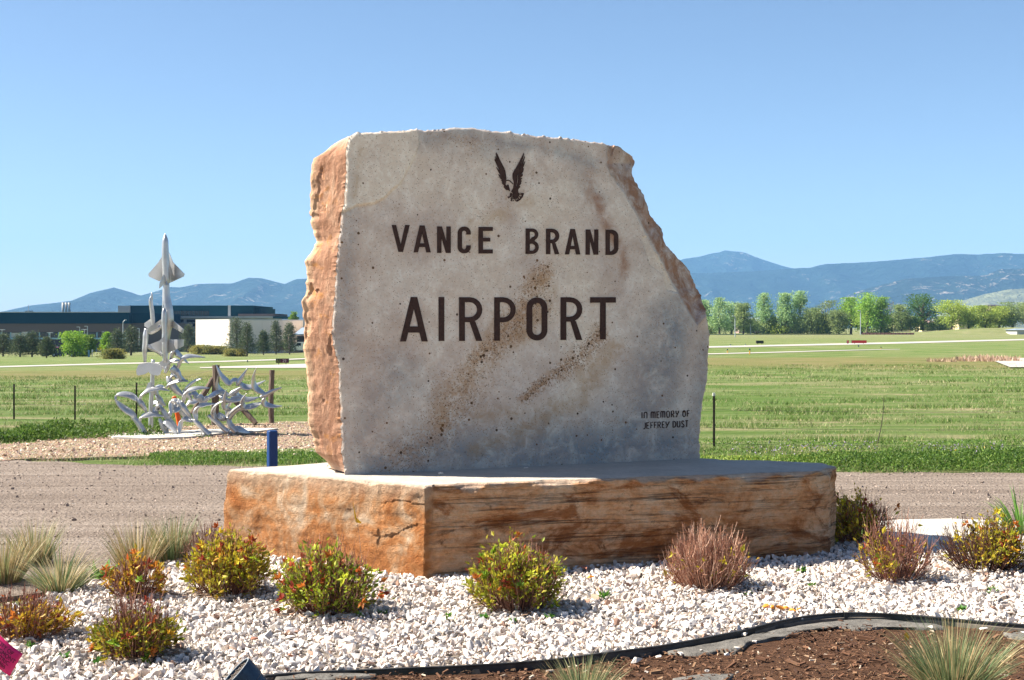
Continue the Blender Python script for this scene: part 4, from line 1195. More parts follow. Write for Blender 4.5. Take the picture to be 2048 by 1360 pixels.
def shrub(label, px, py, wpx, hpx, twigs, twig_n, leaf_n, pal, zone, red=0.06, group='low shrubs in the gravel bed', leaf=0.034, name='shrub', spread=1.0, lean=0.0, zlift=0.0):
    c = on_ground(px, py)
    sc = c.y / FPX
    Rd, H = wpx * sc / 2 * 0.98, hpx * sc * 0.86
    root = thing(name, label, 'shrub', tuple(c), group)
    # main stems fan out from the root, forking twice
    n0 = twig_n
    th = rng.uniform(0, 2 * math.pi, n0); rr = np.sqrt(rng.random(n0)) * 1.0
    top = np.stack([np.cos(th) * rr * Rd * spread + lean * H, np.sin(th) * rr * Rd * spread, H * (0.22 + 0.78 * np.sqrt(np.clip(1 - rr ** 2, 0, 1))) * rng.uniform(0.74, 1.03, n0) * (1 + 0.12 * np.sin(th * 3 + px))], 1)
    b0 = np.stack([np.cos(th) * rr * Rd * .36, np.sin(th) * rr * Rd * .36, np.full(n0, -0.02)], 1) + rng.normal(0, 0.01, (n0, 3)) * [1, 1, 0]
    K = 6
    s = np.linspace(0, 1, K)
    ctrl = b0 * .55 + top * .45; ctrl[:, 2] = top[:, 2] * .35; ctrl[:, :2] = b0[:, :2] * .35 + top[:, :2] * .65
    q = s[None, :, None]
    paths = (1 - q) ** 2 * b0[:, None] + 2 * q * (1 - q) * ctrl[:, None] + q ** 2 * top[:, None]
    paths += np.cumsum(rng.normal(0, 0.006, paths.shape), 1) * q
    # side twigs
    m = n0 * 5
    pi = rng.integers(0, n0, m); si = rng.uniform(0.35, 0.97, m)
    f = si * (K - 1); i0 = np.minimum(f.astype(int), K - 2); fr = (f - i0)[:, None]
    st = paths[pi, i0] * (1 - fr) + paths[pi, i0 + 1] * fr
    dr = paths[pi, i0 + 1] - paths[pi, i0]; dr /= np.linalg.norm(dr, axis=1)[:, None]
    dr = dr + rng.normal(0, 0.50, dr.shape) + np.array([0, 0, 0.30]); dr /= np.linalg.norm(dr, axis=1)[:, None]
    L = rng.uniform(0.10, 0.30, m) * H
    s2 = np.linspace(0, 1, 4)[None, :, None]
    tw = st[:, None] + dr[:, None] * L[:, None, None] * s2 + np.array([0, 0, 1.0]) * (L[:, None, None] * 0.22 * s2 ** 2) + np.cumsum(rng.normal(0, .003, (m, 4, 3)), 1)
    cen = np.array(c)
    r1 = np.linspace(0.0046, 0.0016, K)[None] * rng.uniform(.7, 1.2, (n0, 1)); r2 = np.linspace(0.0022, 0.0010, 4)[None] * rng.uniform(.7, 1.2, (m, 1))
    c1 = twigs[rng.integers(0, len(twigs), n0)] * rng.uniform(.7, 1.2, (n0, 1)); c2 = twigs[rng.integers(0, len(twigs), m)] * rng.uniform(.8, 1.3, (m, 1))
    # dead twigs and litter lying round the foot
    nd = 160
    a = rng.uniform(0, 6.283, nd); q0 = np.sqrt(rng.random(nd)) * Rd * 1.15; b_ = rng.uniform(0, 6.283, nd); Ld = rng.uniform(.02, .09, nd)
    p0 = np.stack([np.cos(a) * q0, np.sin(a) * q0, rng.uniform(.03, .055, nd)], 1); dv = np.stack([np.cos(b_) * Ld, np.sin(b_) * Ld, rng.normal(0, .008, nd)], 1)
    dead = p0[:, None] + dv[:, None] * np.linspace(0, 1, 3)[None, :, None]
    V3, F3, C3 = strips_tube(dead + cen, np.full((nd, 3), .0022) * rng.uniform(.6, 1.6, (nd, 1)), np.array([(0.24, 0.16, 0.11)]) * rng.uniform(.5, 1.5, (nd, 1)))
    V1, F1, C1 = strips_tube(paths + cen, r1, c1); V2, F2, C2 = strips_tube(tw + cen, r2, c2)
    o = mesh_np('stems', np.vstack([V1, V2, V3]), np.vstack([F1, F2 + len(V1), F3 + len(V1) + len(V2)]), M['twig'], root, col=np.vstack([C1, C2, C3]))
    o['kind'] = 'stuff'
    # leaves along the twigs where the shrub is in leaf
    leaf_n = int(leaf_n * 1.15)
    if leaf_n:
        k = rng.integers(0, m, leaf_n * 6); u = rng.uniform(0.1, 1.05, leaf_n * 6)
        base = tw[k, 0] + (tw[k, 3] - tw[k, 0]) * u[:, None]
        x, y, z = base[:, 0] / Rd, base[:, 1] / Rd, base[:, 2] / H
        w = zone(x, y, z) * np.clip(1.75 - z * 1.1, 0.25, 1)
        keep = rng.random(len(k)) < w
        base, k, z = base[keep][:leaf_n], k[keep][:leaf_n], z[keep][:leaf_n]
        n = len(base)
        d = (tw[k, 3] - tw[k, 0]); d /= np.linalg.norm(d, axis=1)[:, None]
        out = base * [1, 1, 0.6]; out /= np.maximum(np.linalg.norm(out, axis=1), 1e-6)[:, None]
        d = d * 0.5 + rng.normal(0, .55, d.shape) + out * 0.5
        size = leaf * rng.gamma(9, 1 / 9, n)
        # clumps differ a little in tint
        cl = rng.integers(0, len(pal), n)
        cc = (pal[cl] * .6 + pal.mean(0) * .4) * rng.uniform(.72, 1.2, (n, 1))
        tip = rng.random(n) < 0.45 * red * np.clip(z * 1.6, 0.3, 1.5)
        cc[tip] = PAL_RED[rng.integers(0, 3, tip.sum())]
        V, F, C = scatter(LEAF_V, LEAF_F, frames(d), np.stack([size * .8, size, size], 1), base + cen, cc)
        # larger shoots at the tips: whorls of leaves
        o = mesh_np('leaves', V, F, M['leaf'], root, col=C)
        o['kind'] = 'stuff'
        nt = max(6, int(leaf_n / 70))
        kk = rng.permutation(np.where(zone(tw[:, 3, 0] / Rd, tw[:, 3, 1] / Rd, tw[:, 3, 2] / H) > rng.random(m))[0])[:nt]
        if len(kk):
            b = np.repeat(tw[kk, 3], 8, 0); ax = tw[kk, 3] - tw[kk, 0]; ax /= np.linalg.norm(ax, axis=1)[:, None]
            d = np.repeat(ax, 8, 0) * 0.55 + rng.normal(0, .65, (len(kk) * 8, 3))
            cw = np.where(rng.random((len(kk), 1)) < min(.75, red * 6), PAL_RED[rng.integers(0, 3, len(kk))], pal[rng.integers(0, len(pal), len(kk))] * 1.15)
            size = leaf * rng.uniform(1.1, 1.7, len(b))
            V, F, C = scatter(LEAF_V, LEAF_F, frames(d), np.stack([size * .8, size, size], 1), b + cen, np.repeat(cw, 8, 0) * rng.uniform(.85, 1.15, (len(b), 1)))
            o = mesh_np('shoot_tips', V, F, M['leaf'], root, col=C)
            o['kind'] = 'stuff'
    return root

full = lambda x, y, z: np.clip(1.25 - z * 0.45, 0, 1)
lower = lambda x, y, z: np.clip(1.35 - z * 1.9, 0.02, 1)
shrub('sparse twiggy shrub with red and gold leaves directly behind the pink flag', 48, 1282, 185, 125, TW_RED, 150, 1000, PAL_ORANGE, lambda x, y, z: np.clip(1.1 - z * 1.5, 0.02, 1) * (0.35 + 0.65 * (x > 0.1)), 0.16)
shrub('bare topped shrub with olive gold leaves low down, nearest the floodlight', 272, 1318, 165, 150, TW_RED, 190, 2100, np.vstack([PAL_GOLD[:3] * 0.75, PAL_GREEN[2:4], PAL_ORANGE[:1]]), lower, 0.05)
shrub('yellow-orange tipped shrub in front of the tan grass on the left', 272, 1198, 120, 100, TW_RED, 130, 800, PAL_ORANGE, lambda x, y, z: 0.15 + 0.85 * (np.sin(x * 7 + 2) > 0.1), 0.10)
shrub('dense gold leaved shrub at the left end of the plinth', 455, 1192, 165, 140, TW_RED, 200, 3400, np.vstack([PAL_GOLD, PAL_ORANGE[1:2], PAL_GREEN[:1]]), full, 0.06)
shrub('leafless reddish twig shrub tucked behind the gold one at the plinth end', 412, 1128, 95, 92, TW_TAN * 0.8, 170, 0, PAL_GOLD, full, 0)
shrub('spreading shrub with bright green lower leaves before the warm orange plinth face', 655, 1228, 205, 160, TW_RED, 230, 3000, PAL_GREEN, lambda x, y, z: np.clip(1.25 - z * 1.0 - 0.35 * (x > .3), 0.03, 1), 0.13, leaf=0.036)
shrub('roundest green and yellow shrub with red shoots in front of the banded plinth face', 1033, 1222, 188, 162, TW_RED, 260, 4300, np.vstack([PAL_GREEN, PAL_GOLD[:3]]), lambda x, y, z: np.clip(1.3 - z * 0.55 - 0.5 * ((x > .25) & (z > .65)), 0.05, 1), 0.10, leaf=0.033)
shrub('almost leafless pinkish brown twig shrub in front of the right half of the plinth', 1415, 1180, 178, 142, TW_TAN * np.array([1.05, 0.92, 0.85]), 430, 190, PAL_GOLD, lower, 0.02)
shrub('half yellow shrub tucked against the right end of the plinth', 1722, 1088, 150, 116, TW_RED, 200, 2200, PAL_GOLD * 1.35, lambda x, y, z: (x < 0.2) * np.clip(1.2 - z * .7, 0, 1) + 0.04, 0.12)
shrub('open brown twig shrub with few yellow leaves standing before the concrete apron', 1790, 1163, 165, 148, TW_RED, 170, 420, PAL_GOLD, lambda x, y, z: np.clip(1.0 - z * 1.1, 0.02, 1) * (0.2 + 0.8 * (x < -.1)), 0.10)
shrub('wide dark twig shrub with a gold leaved middle at the right picture edge', 1972, 1143, 205, 128, TW_DARK, 260, 1700, PAL_GOLD * 1.1, lambda x, y, z: np.exp(-((x - .1) / .42) ** 2) * np.clip(1.2 - z * .75, 0, 1), 0.06)

# ------------------------------------------------------------------ grass clumps
def blades(cen, n, H, spread, pal, w=0.0035, droop=0.5, seg=6, base_r=0.06, lean=(0, 0)):
    th = rng.uniform(0, 2 * math.pi, n); rr = np.sqrt(rng.random(n))
    L = H * rng.uniform(0.55, 1.12, n)
    b = np.stack([np.cos(th) * rr * base_r, np.sin(th) * rr * base_r, np.full(n, -0.01)], 1)
    tilt = rr * spread + rng.normal(0, .10, n)
    s = np.linspace(0, 1, seg)[None, :]
    ang = tilt[:, None] + droop * (0.4 + rr[:, None]) * s ** 2 * rng.uniform(.3, 1.4, (n, 1))
    ds = L[:, None] / (seg - 1)
    r = np.concatenate([np.zeros((n, 1)), np.cumsum(np.sin(ang[:, :-1]) * ds, 1)], 1)
    z = np.concatenate([np.zeros((n, 1)), np.cumsum(np.cos(ang[:, :-1]) * ds, 1)], 1)
    P = b[:, None, :] + np.stack([np.cos(th)[:, None] * r + lean[0] * z, np.sin(th)[:, None] * r + lean[1] * z, z], -1)
    a = rng.uniform(0, 2 * math.pi, n)
    wd = np.stack([np.cos(a), np.sin(a), np.zeros(n)], 1)[:, None, :] * (w * (1.02 - s[..., None] ** 1.5) * rng.uniform(.6, 1.3, (n, 1, 1)))
    V = np.stack([P - wd, P + wd], 2) + np.array(cen)
    idx = np.arange(n * seg * 2).reshape(n, seg, 2)
    F = np.concatenate([np.stack([idx[:, :-1, 0], idx[:, :-1, 1], idx[:, 1:, 1]], -1).reshape(-1, 3), np.stack([idx[:, :-1, 0], idx[:, 1:, 1], idx[:, 1:, 0]], -1).reshape(-1, 3)])
    c = pal[rng.integers(0, len(pal), n)] * rng.uniform(.75, 1.2, (n, 1))
    return V.reshape(-1, 3), F, np.repeat(c, seg * 2, 0)
PAL_FESCUE = np.array([(0.13, 0.20, 0.09), (0.20, 0.26, 0.13), (0.10, 0.15, 0.06), (0.46, 0.36, 0.19), (0.40, 0.33, 0.17), (0.28, 0.29, 0.14)])
PAL_TAN = np.array([(0.46, 0.35, 0.19), (0.38, 0.28, 0.14), (0.20, 0.24, 0.10), (0.52, 0.43, 0.27), (0.30, 0.25, 0.11)])
def tuft(label, px, py, H, n, spread, pal, w, droop=0.6, br=0.07, group='ornamental grass clumps', lean=(0, 0)):
    c = on_ground(px, py)
    root = thing('grass_clump', label, 'grass clump', tuple(c), group)
    V, F, C = blades(c, n, H, spread, pal, w, droop, base_r=br, lean=lean)
    o = mesh_np('blades', V, F, M['blade'], root, col=C); o['kind'] = 'stuff'
tuft('large blue-green grass clump on the mulch at the lower right', 1905, 1392, 0.46, 900, 0.72, PAL_FESCUE, 0.0032, 0.55, 0.11)
tuft('low blue-green grass clump at the bottom edge in front of the edging', 1165, 1392, 0.25, 380, 0.75, PAL_FESCUE, 0.0028, 0.4, 0.10)
tuft('tall green grass clump at the back left beside the dirt road', 68, 1128, 0.40, 380, 0.48, np.vstack([PAL_FESCUE, PAL_TAN]), 0.0038, 0.5, 0.12)
tuft('tan grass clump cut off by the left picture edge', 8, 1165, 0.44, 420, 0.55, PAL_TAN, 0.0038, 0.5, 0.12)
tuft('arching straw and green grass clump with bent dead blades on the gravel', 120, 1186, 0.42, 460, 0.85, np.vstack([PAL_TAN[3:4], PAL_FESCUE]), 0.0038, 0.9, 0.10)
tuft('pale tan grass clump behind the yellow-orange shrub', 275, 1132, 0.41, 420, 0.55, PAL_TAN, 0.0038, 0.45, 0.15)
tuft('upright green and tan grass clump left of the leafless reddish shrub', 345, 1122, 0.42, 380, 0.38, np.vstack([PAL_TAN[:3], PAL_FESCUE[:2]]), 0.0038, 0.4, 0.12)
tuft('broad leaved dark green plant rising at the right picture edge by the apron', 2042, 1070, 0.50, 70, 0.75, np.array([(0.10, 0.22, 0.035), (0.17, 0.32, 0.05), (0.06, 0.14, 0.025)]), 0.013, 0.9, 0.08, None)

def weed(label, px, py, size, broad=True):
    c = on_ground(px, py) + Vector((0, 0, 0.02))
    n = 14 if broad else 26
    d = rng.normal(0, 1, (n, 3)); d[:, 2] = np.abs(d[:, 2]) * 0.9 + 0.15
    s = size * rng.uniform(.6, 1.1, n)
    pal = np.array([(0.10, 0.24, 0.03), (0.16, 0.32, 0.04), (0.06, 0.17, 0.03)])
    V, F, C = scatter(LEAF_V, LEAF_F, frames(d), np.stack([s * (1.1 if broad else .35), s, s], 1), np.repeat(np.array([c]), n, 0) + rng.normal(0, size * .15, (n, 3)) * [1, 1, .3], pal[rng.integers(0, 3, n)])
    o = mesh_np('weed', V, F, M['leaf'], None, tuple(c), col=C)
    tag(o, label, 'weed', 'small weeds sprouting from the gravel')
for px, py, s, b, lb in ((62, 1302, .055, False, 'thin grassy weed right beside the pink flag'), (122, 1326, .06, True, 'broad weed on the gravel between pink flag and floodlight'), (196, 1334, .05, True, 'round leaved weed left of the floodlight'),
                         (205, 1160, .16, True, 'tall dark leafy weed at the left side of the yellow-orange shrub'), (45, 1262, .13, True, 'dark broad leaved weed growing inside the left edge shrub'), (215, 1275, .09, True, 'light green weed at the left foot of the shrub nearest the floodlight'), (430, 1176, .09, True, 'green weed at the foot of the dense gold shrub'),
                         (718, 1240, .045, True, 'small weed right of the spreading shrub'), (765, 1234, .05, False, 'low weed in the shade right of the spreading shrub'), (896, 1243, .05, True, 'weed alone on open gravel left of the roundest shrub'),
                         (968, 1243, .05, True, 'upright weed just below left of the roundest shrub'), (1025, 1250, .04, True, 'tiny weed directly below the roundest shrub'), (1098, 1243, .06, False, 'grassy weed below right of the roundest shrub'),
                         (1205, 1200, .07, False, 'pale grassy weed right of the roundest shrub'), (1500, 1196, .05, True, 'weed in the shadow of the leafless twig shrub'), (1603, 1150, .06, True, 'single upright weed on open gravel right of the twig shrub'),
                         (1626, 1176, .035, True, 'tiny weed between twig shrub and apron'), (1985, 1190, .07, False, 'straggly weed below the wide dark shrub'), (1925, 1226, .05, True, 'weed close above the large grass clump')):
    weed(lb, px, py, s, b)

# ------------------------------------------------------------------ flags and floodlight
M['pink'] = paint('pink plastic film', (0.62, 0.008, 0.13), 0.45, 0.12, 6, spec=0.4)
M['yellow'] = paint('yellow plastic film', (0.75, 0.42, 0.01), 0.5, 0.1, 8)
M['wire'] = paint('thin steel wire', (0.16, 0.13, 0.11), 0.6, 0.1, 10, 0.5)
M['ink'] = paint('black print', (0.03, 0.002, 0.02), 0.6, 0.1, 10)

def text_mesh(body, size):
    cu = bpy.data.curves.new('text', 'FONT'); cu.body = body; cu.size = size; cu.align_x = 'CENTER'; cu.align_y = 'CENTER'; cu.extrude = 0.0004; cu.space_line = 0.92
    tmp = bpy.data.objects.new('text', cu); COL.objects.link(tmp)
    dg = bpy.context.evaluated_depsgraph_get()
    me = bpy.data.meshes.new_from_object(tmp.evaluated_get(dg))
    V = np.array([v.co[:] for v in me.vertices]); F = [tuple(p.vertices) for p in me.polygons]
    bpy.data.objects.remove(tmp); bpy.data.curves.remove(cu); bpy.data.meshes.remove(me)
    return V, F

def pink_flag():
    Y = 7.75
    c = [at(*p, Y) for p in ((-42, 1258), (2, 1272), (44, 1308), (20, 1337), (-58, 1300))]
    root = thing('marker_flag', 'bright pink plastic utility flag with black printing at the lower left', 'flag', (float(at(-42, 1258, Y).x), Y, 0.0))
    ax = (at(44, 1308, Y) - at(0, 1272, Y)); Lx = ax.length; ax.normalize()
    ay = (at(2, 1272, Y) - at(-24, 1316, Y)); Ly = ay.length; ay.normalize()
    o0 = at(-24, 1316, Y); nn = Vector((0, -1, 0))
    def surf(u, v, out=0.0):      # gently curled sheet
        return o0 + ax * (u * Lx) + ay * (v * Ly) + nn * (0.016 * math.sin(u * 2.6 + .3) + 0.006 * math.sin(v * 4) + out)
    vs, fs = [], []
    us = np.linspace(-.85, 1, 15); vv = np.linspace(0, 1, 8)
    for s_ in (0.0006, -0.0006):
        for u in us:
            for v in vv: vs.append(surf(u, v, s_))
    m = len(us) * len(vv)
    for i in range(len(us) - 1):
        for j in range(len(vv) - 1):
            a = i * len(vv) + j; q = (a, a + len(vv), a + len(vv) + 1, a + 1)
            fs.append(q); fs.append(tuple(m + k for k in reversed(q)))
    rim = [(i * 8) for i in range(15)] + [14 * 8 + j for j in range(1, 8)] + [i * 8 + 7 for i in range(13, -1, -1)] + [j for j in range(6, 0, -1)]
    for a, b in zip(rim, rim[1:] + rim[:1]): fs.append((a, m + a, m + b, b))
    mesh_np('film', np.array([v[:] for v in vs]), fs, M['pink'], root, smooth=True)
    for t, v in (('CITY OF', .78), ('LONGMONT', .58), ('ELECTRIC', .38), ('651-8386', .18)):
        V, F = text_mesh(t, 0.032)
        W = [surf(.36 + p[0] / Lx * 0.95, v + p[1] / Ly, 0.0012 + p[2]) for p in V]
        mesh_np('print', np.array([w[:] for w in W]), F, M['ink'], root)
    p = surf(-.85, .5)
    MB().tube([surf(-.85, 1.0), p, Vector((p.x + .03, p.y + .01, -.03))], 0.0022, 6).build('wire', M['wire'], root)
pink_flag()

def yellow_flag():
    Y = 11.38
    top, kink, foot = at(706, 1003, Y), at(712, 1032, Y), Vector((at(726, 1120, 11.2).x, 11.25, 0.0))
    root = thing('marker_flag', 'small yellow flag on a thin bent wire in front of the warm plinth face', 'flag', tuple(foot))
    MB().tube([kink, at(718, 1068, Y), foot], 0.0016, 6).build('wire', M['wire'], root)
    pts = [at(*p, Y) for p in ((706, 1003), (709, 1020), (713, 1036), (722, 1044), (723, 1047), (712, 1045), (709, 1034))]
    MB().prism(pts, (0.0, 0.010, 0)).build('film', M['yellow'], root)
yellow_flag()
def yellow_tag():
    c = on_ground(1812, 1302)
    root = thing('yellow_flower', 'small yellow flag on a stem at the left of the large grass clump', 'flag', tuple(c))
    root.name = 'yellow_tag'; LOC['yellow_tag'] = c
    Y = c.y
    MB().tube([c, at(1814, 1290, Y), at(1812, 1276, Y)], 0.0015, 5).build('wire', M['wire'], root)
    MB().prism([at(*p, Y) for p in ((1808, 1270), (1812, 1264), (1818, 1272), (1817, 1278), (1812, 1283), (1809, 1277))], (0.006, 0.008, 0.0)).build('film', M['yellow'], root)
yellow_tag()

def floodlight():
    g = G('blue grey lamp housing')
    n = g.noise(8, 6, 0.7)
    mat = g.done(g.ramp(n, [(0.35, (0.016, 0.036, 0.062)), (0.7, (0.055, 0.10, 0.14))]), 0.45, g.bump(n, 0.15, 0.01), 0.3, 0.5)
    black = paint('black lamp inside', (0.012, 0.012, 0.013), 0.4, 0.2, 10)
    rimm = paint('worn lamp rim', (0.35, 0.38, 0.40), 0.5, 0.1, 10)
    Y = 7.72
    c = at(470, 1346, Y)
    root = thing('floodlight', 'round dark blue ground floodlight tilted up at the bottom edge', 'floodlight', (c.x + .1, Y, 0.0))
    ax = Vector((-0.62, -0.12, 0.62)).normalized()
    u = ax.orthogonal().normalized(); v = ax.cross(u)
    def circ(d, r, n=36): return [c + ax * d + (u * math.cos(2 * math.pi * k / n) + v * math.sin(2 * math.pi * k / n)) * r for k in range(n)]
    prof = [(0.0, .098), (0.0, .108), (-.012, .109), (-.10, .101), (-.105, .096), (-.17, .090), (-.20, .070), (-.21, .03)]
    vs, fs = [], []
    for d, r in prof: vs += circ(d, r)
    vs += circ(-.03, .094)
    for a in range(len(prof) - 1):
        for k in range(36): fs.append((a * 36 + k, a * 36 + (k + 1) % 36, (a + 1) * 36 + (k + 1) % 36, (a + 1) * 36 + k))
    L = len(prof)
    for k in range(36): fs.append((k, L * 36 + k, L * 36 + (k + 1) % 36, (k + 1) % 36))
    fs.append(tuple((L - 1) * 36 + k for k in range(36)))
    mesh_np('housing', np.array([q[:] for q in vs]), fs, mat, root, smooth=False)
    mesh_np('lens', np.array([q[:] for q in circ(-.03, .0935)]), [tuple(range(36))], black, root)
    MB().tube(circ(0.001, .104) + circ(0.001, .104)[:2], 0.0028, 6).build('rim', rimm, root)
    for t in np.linspace(-.07, .07, 5):
        h = math.sqrt(.094 ** 2 - t ** 2)
        MB().tube([c + ax * -.008 + u * t - v * h, c + ax * -.008 + u * t + v * h], 0.0022, 5).build('grille_bar', M['wire'], root)
        MB().tube([c + ax * -.013 + v * t - u * h, c + ax * -.013 + v * t + u * h], 0.0022, 5).build('grille_bar', M['wire'], root)
    MB().tube([c + ax * -.15, Vector((c.x + .10, c.y + .02, -.03))], 0.018, 10).build('stem', black, root)
floodlight()
# ------------------------------------------------------------------ grass standing in the field
def field_grass():
    Vs, Fs, Cs = [], [], []; off = 0
    P1 = [(p.x, p.y) for p in ring_pts(CHIPS, 0.5)]
    road = [(p[0], p[1]) for p in ROAD]
    for (y0, y1, n, H, w) in ((19.3, 28, 26000, 0.075, 0.010), (28, 42, 22000, 0.075, 0.015), (42, 75, 22000, 0.08, 0.026)):
        Y = y0 + (y1 - y0) * rng.random(n); X = rng.uniform(-0.40, 0.40, n) * Y
        clump = np.array([fbm((x * 0.35, y * 0.9, 2), 4) for x, y in zip(X, Y)])
        k = (clump > -0.05) & ~in_poly(X, Y, P1) & ~in_poly(X, Y, road) & (np.abs(X / Y + 0.02) > 0.085)
        k &= rng.random(n) < np.clip(0.25 + clump * 1.6, 0, 1)
        X, Y, cl = X[k], Y[k], clump[k]; m = len(X)
        nb = 5
        X = np.repeat(X, nb) + rng.normal(0, .07 * y0 / 20, m * nb); Y = np.repeat(Y, nb) + rng.normal(0, .07 * y0 / 20, m * nb)
        h = H * rng.uniform(.5, 1.3, m * nb) * np.repeat(1 + cl.clip(0, .6), nb)
        Z = gz(X, Y) - 0.01
        a = rng.uniform(0, 2 * math.pi, m * nb); wd = np.stack([np.cos(a), np.sin(a), 0 * a], 1) * (w / 2)
        ln = rng.normal(0, .45, (m * nb, 2))
        B = np.stack([X, Y, Z], 1); T = B + np.stack([ln[:, 0] * h, ln[:, 1] * h, h], 1)
        V = np.stack([B - wd, B + wd, T], 1).reshape(-1, 3)
        dry = (rng.random(m * nb) < np.repeat(np.clip(0.5 - cl, 0.08, .7), nb))[:, None]
        c = np.where(dry, np.array([(0.40, 0.36, 0.19)]), np.array([(0.12, 0.195, 0.04)])) * rng.uniform(.7, 1.3, (m * nb, 1))
        Vs.append(V); Fs.append(np.arange(len(V)).reshape(-1, 3) + off); Cs.append(np.repeat(c, 3, 0)); off += len(V)
    o = mesh_np('field_grass', np.vstack(Vs), np.vstack(Fs), M['blade'], col=np.vstack(Cs))
    tag(o, 'short green and straw coloured grass growing across the near field', None, None, 'stuff')
field_grass()

def roadside_weeds():
    Vs, Fs, Cs = [], [], []; off = 0
    def strip(px0, px1, yfn0, yfn1, n, H, pal, size):
        nonlocal off
        px = rng.uniform(px0, px1, n); t = rng.random(n) ** 0.8
        Yf, Yn = yfn0(px), yfn1(px)
        Y = Yn + (Yf - Yn) * t; X = (px - 1024) / FPX * Y
        cl = np.array([fbm((x * 1.1, y * 1.1, 5), 3) for x, y in zip(X, Y)])
        side = ss(1480, 1720, px) if px0 > 1000 and H > .1 else 1.0
        hh = H * (0.55 + 0.9 * np.clip(cl + .35, 0, 1)) * np.clip(4 * t + .25, 0, 1) * (0.45 + 0.55 * side)
        Z = gz(X, Y) + hh * np.sqrt(rng.random(n))
        d = rng.normal(0, .8, (n, 3)) + [0, 0, .6]
        c = pal[rng.integers(0, len(pal), n)] * rng.uniform(.7, 1.25, (n, 1))
        if px0 > 1000 and H > .1: c = c * (1.5 - .5 * side)[:, None] * np.where(rng.random(n)[:, None] > side[:, None], np.array([(1.5, 1.15, 1.3)]), 1.0)
        s = size * rng.uniform(.6, 1.4, n)
        V, F, C = scatter(LEAF_V, LEAF_F, frames(d), np.stack([s * .7, s, s], 1), np.stack([X, Y, Z], 1), c)
        Vs.append(V); Fs.append(F + off); Cs.append(C); off += len(V)
    pal = np.array([(0.07, 0.15, 0.020), (0.11, 0.20, 0.028), (0.05, 0.11, 0.018), (0.16, 0.24, 0.045)])
    strip(1400, 2150, lambda p: 21.3 + 0 * p, lambda p: 19.25 + 0.15 * np.sin(p / 60), 26000, 0.15, pal, 0.042)
    strip(1400, 2150, lambda p: 24.5 + 0 * p, lambda p: 21.3 + 0 * p, 5000, 0.07, pal * 1.2, 0.04)
    strip(300, 660, lambda p: 22.0 + 0 * p, lambda p: 20.5 + 0.25 * np.sin(p / 35), 5500, 0.06, pal * 1.15, 0.04)
    strip(-60, 330, lambda p: 28.6 - (330 - p) * .011, lambda p: 25.6 - (330 - p) * .004, 14000, 0.20, pal, 0.05)
    strip(250, 420, lambda p: 25.6 + 0 * p, lambda p: 25.2 + 0 * p, 250, 0.04, pal, 0.05)
    o = mesh_np('roadside_weeds', np.vstack(Vs), np.vstack(Fs), M['leaf'], col=np.vstack(Cs))
    tag(o, 'dense bright green weeds along the far side of the dirt road', None, None, 'stuff')
    # small flowers over the weeds
    n = 420
    px = rng.uniform(1440, 2100, n); k = np.array([fbm((p * .012, 1, 1), 3) for p in px]) > -0.1
    px = px[k]; n = len(px)
    Y = rng.uniform(20.6, 22.6, n); X = (px - 1024) / FPX * Y
    c = np.where((rng.random(n) < .88)[:, None], np.array([(0.34, 0.26, 0.42)]), np.array([(0.60, 0.58, 0.50)])) * rng.uniform(.8, 1.2, (n, 1))
    c[rng.random(n) < .05] = (0.7, 0.5, 0.03)
    strewn('wildflowers', X, Y, 0.10 + .10 * rng.random(n), np.full(n, .012) * rng.uniform(.6, 1.3, n), c, M['pebble'], 'tiny mauve and white flowers above the roadside weeds')
roadside_weeds()

def dry_grass(name, label, px0, px1, base, H, n, pal, w):
    Vs = []; Fs = []; Cs = []; off = 0
    for px in np.linspace(px0, px1, n):
        c = on_ground(px, base + random.uniform(-1.5, 1.5))
        V, F, C = blades(c + Vector((0, 0, 0)), 26, H * random.uniform(.5, 1.1), .45, pal, w, .3, 3, 0.5)
        Vs.append(V); Fs.append(F + off); Cs.append(C); off += len(V)
    o = mesh_np(name, np.vstack(Vs), np.vstack(Fs), M['blade'], col=np.vstack(Cs)); tag(o, label, None, None, 'stuff')
dry_grass('dry_grass', 'pinkish dry grass standing behind the pale concrete pad', 1925, 2030, 722, 0.42, 26, np.array([(0.50, 0.34, 0.24), (0.58, 0.43, 0.32), (0.40, 0.27, 0.18)]), 0.05)
dry_grass('dry_grass', 'sparse pinkish dry grass left of the larger dry patch', 1868, 1905, 724, 0.32, 9, np.array([(0.50, 0.36, 0.24), (0.40, 0.30, 0.18)]), 0.04)

# ------------------------------------------------------------------ fences and posts
M['post_wood'] = None
g = G('grey weathered post')
_v = g.map((9, 9, 0.8)); _n = g.noise(3.5, 7, 0.75, 0.5, _v)
M['post_wood'] = g.done(g.ramp(_n, [(0.3, (0.065, 0.046, 0.036)), (0.55, (0.17, 0.125, 0.10)), (0.75, (0.30, 0.24, 0.20))]), 0.95, g.bump(_n, 0.8, 0.02))
M['rust_steel'] = paint('dark rusty steel', (0.055, 0.042, 0.035), 0.8, 0.3, 8, 0.3)
M['white_tip'] = paint('white post tip', (0.6, 0.6, 0.58), 0.7)

def tpost(root, px, y_top, y_base, tip=True):
    p = on_ground(px, y_base); Y = p.y
    top = at(px, y_top, Y)
    mb = MB()
    h = top.z - p.z
    mb.box(p.x - .018, p.x + .018, Y - .004, Y + .004, p.z - .05, top.z)
    mb.box(p.x - .004, p.x + .004, Y + .0045, Y + .035, p.z - .05, top.z - .004)
    for k in range(int(h / .055)):
        z = p.z + .03 + k * .055
        mb.box(p.x - .006, p.x + .006, Y - .014, Y - .0045, z, z + .02)
    o = mb.build('post', M['rust_steel'], root)
    if tip: MB().box(p.x - .019, p.x + .019, Y - .016, Y + .036, top.z + .001, top.z + .05).build('tip', M['white_tip'], o)
    return p, top

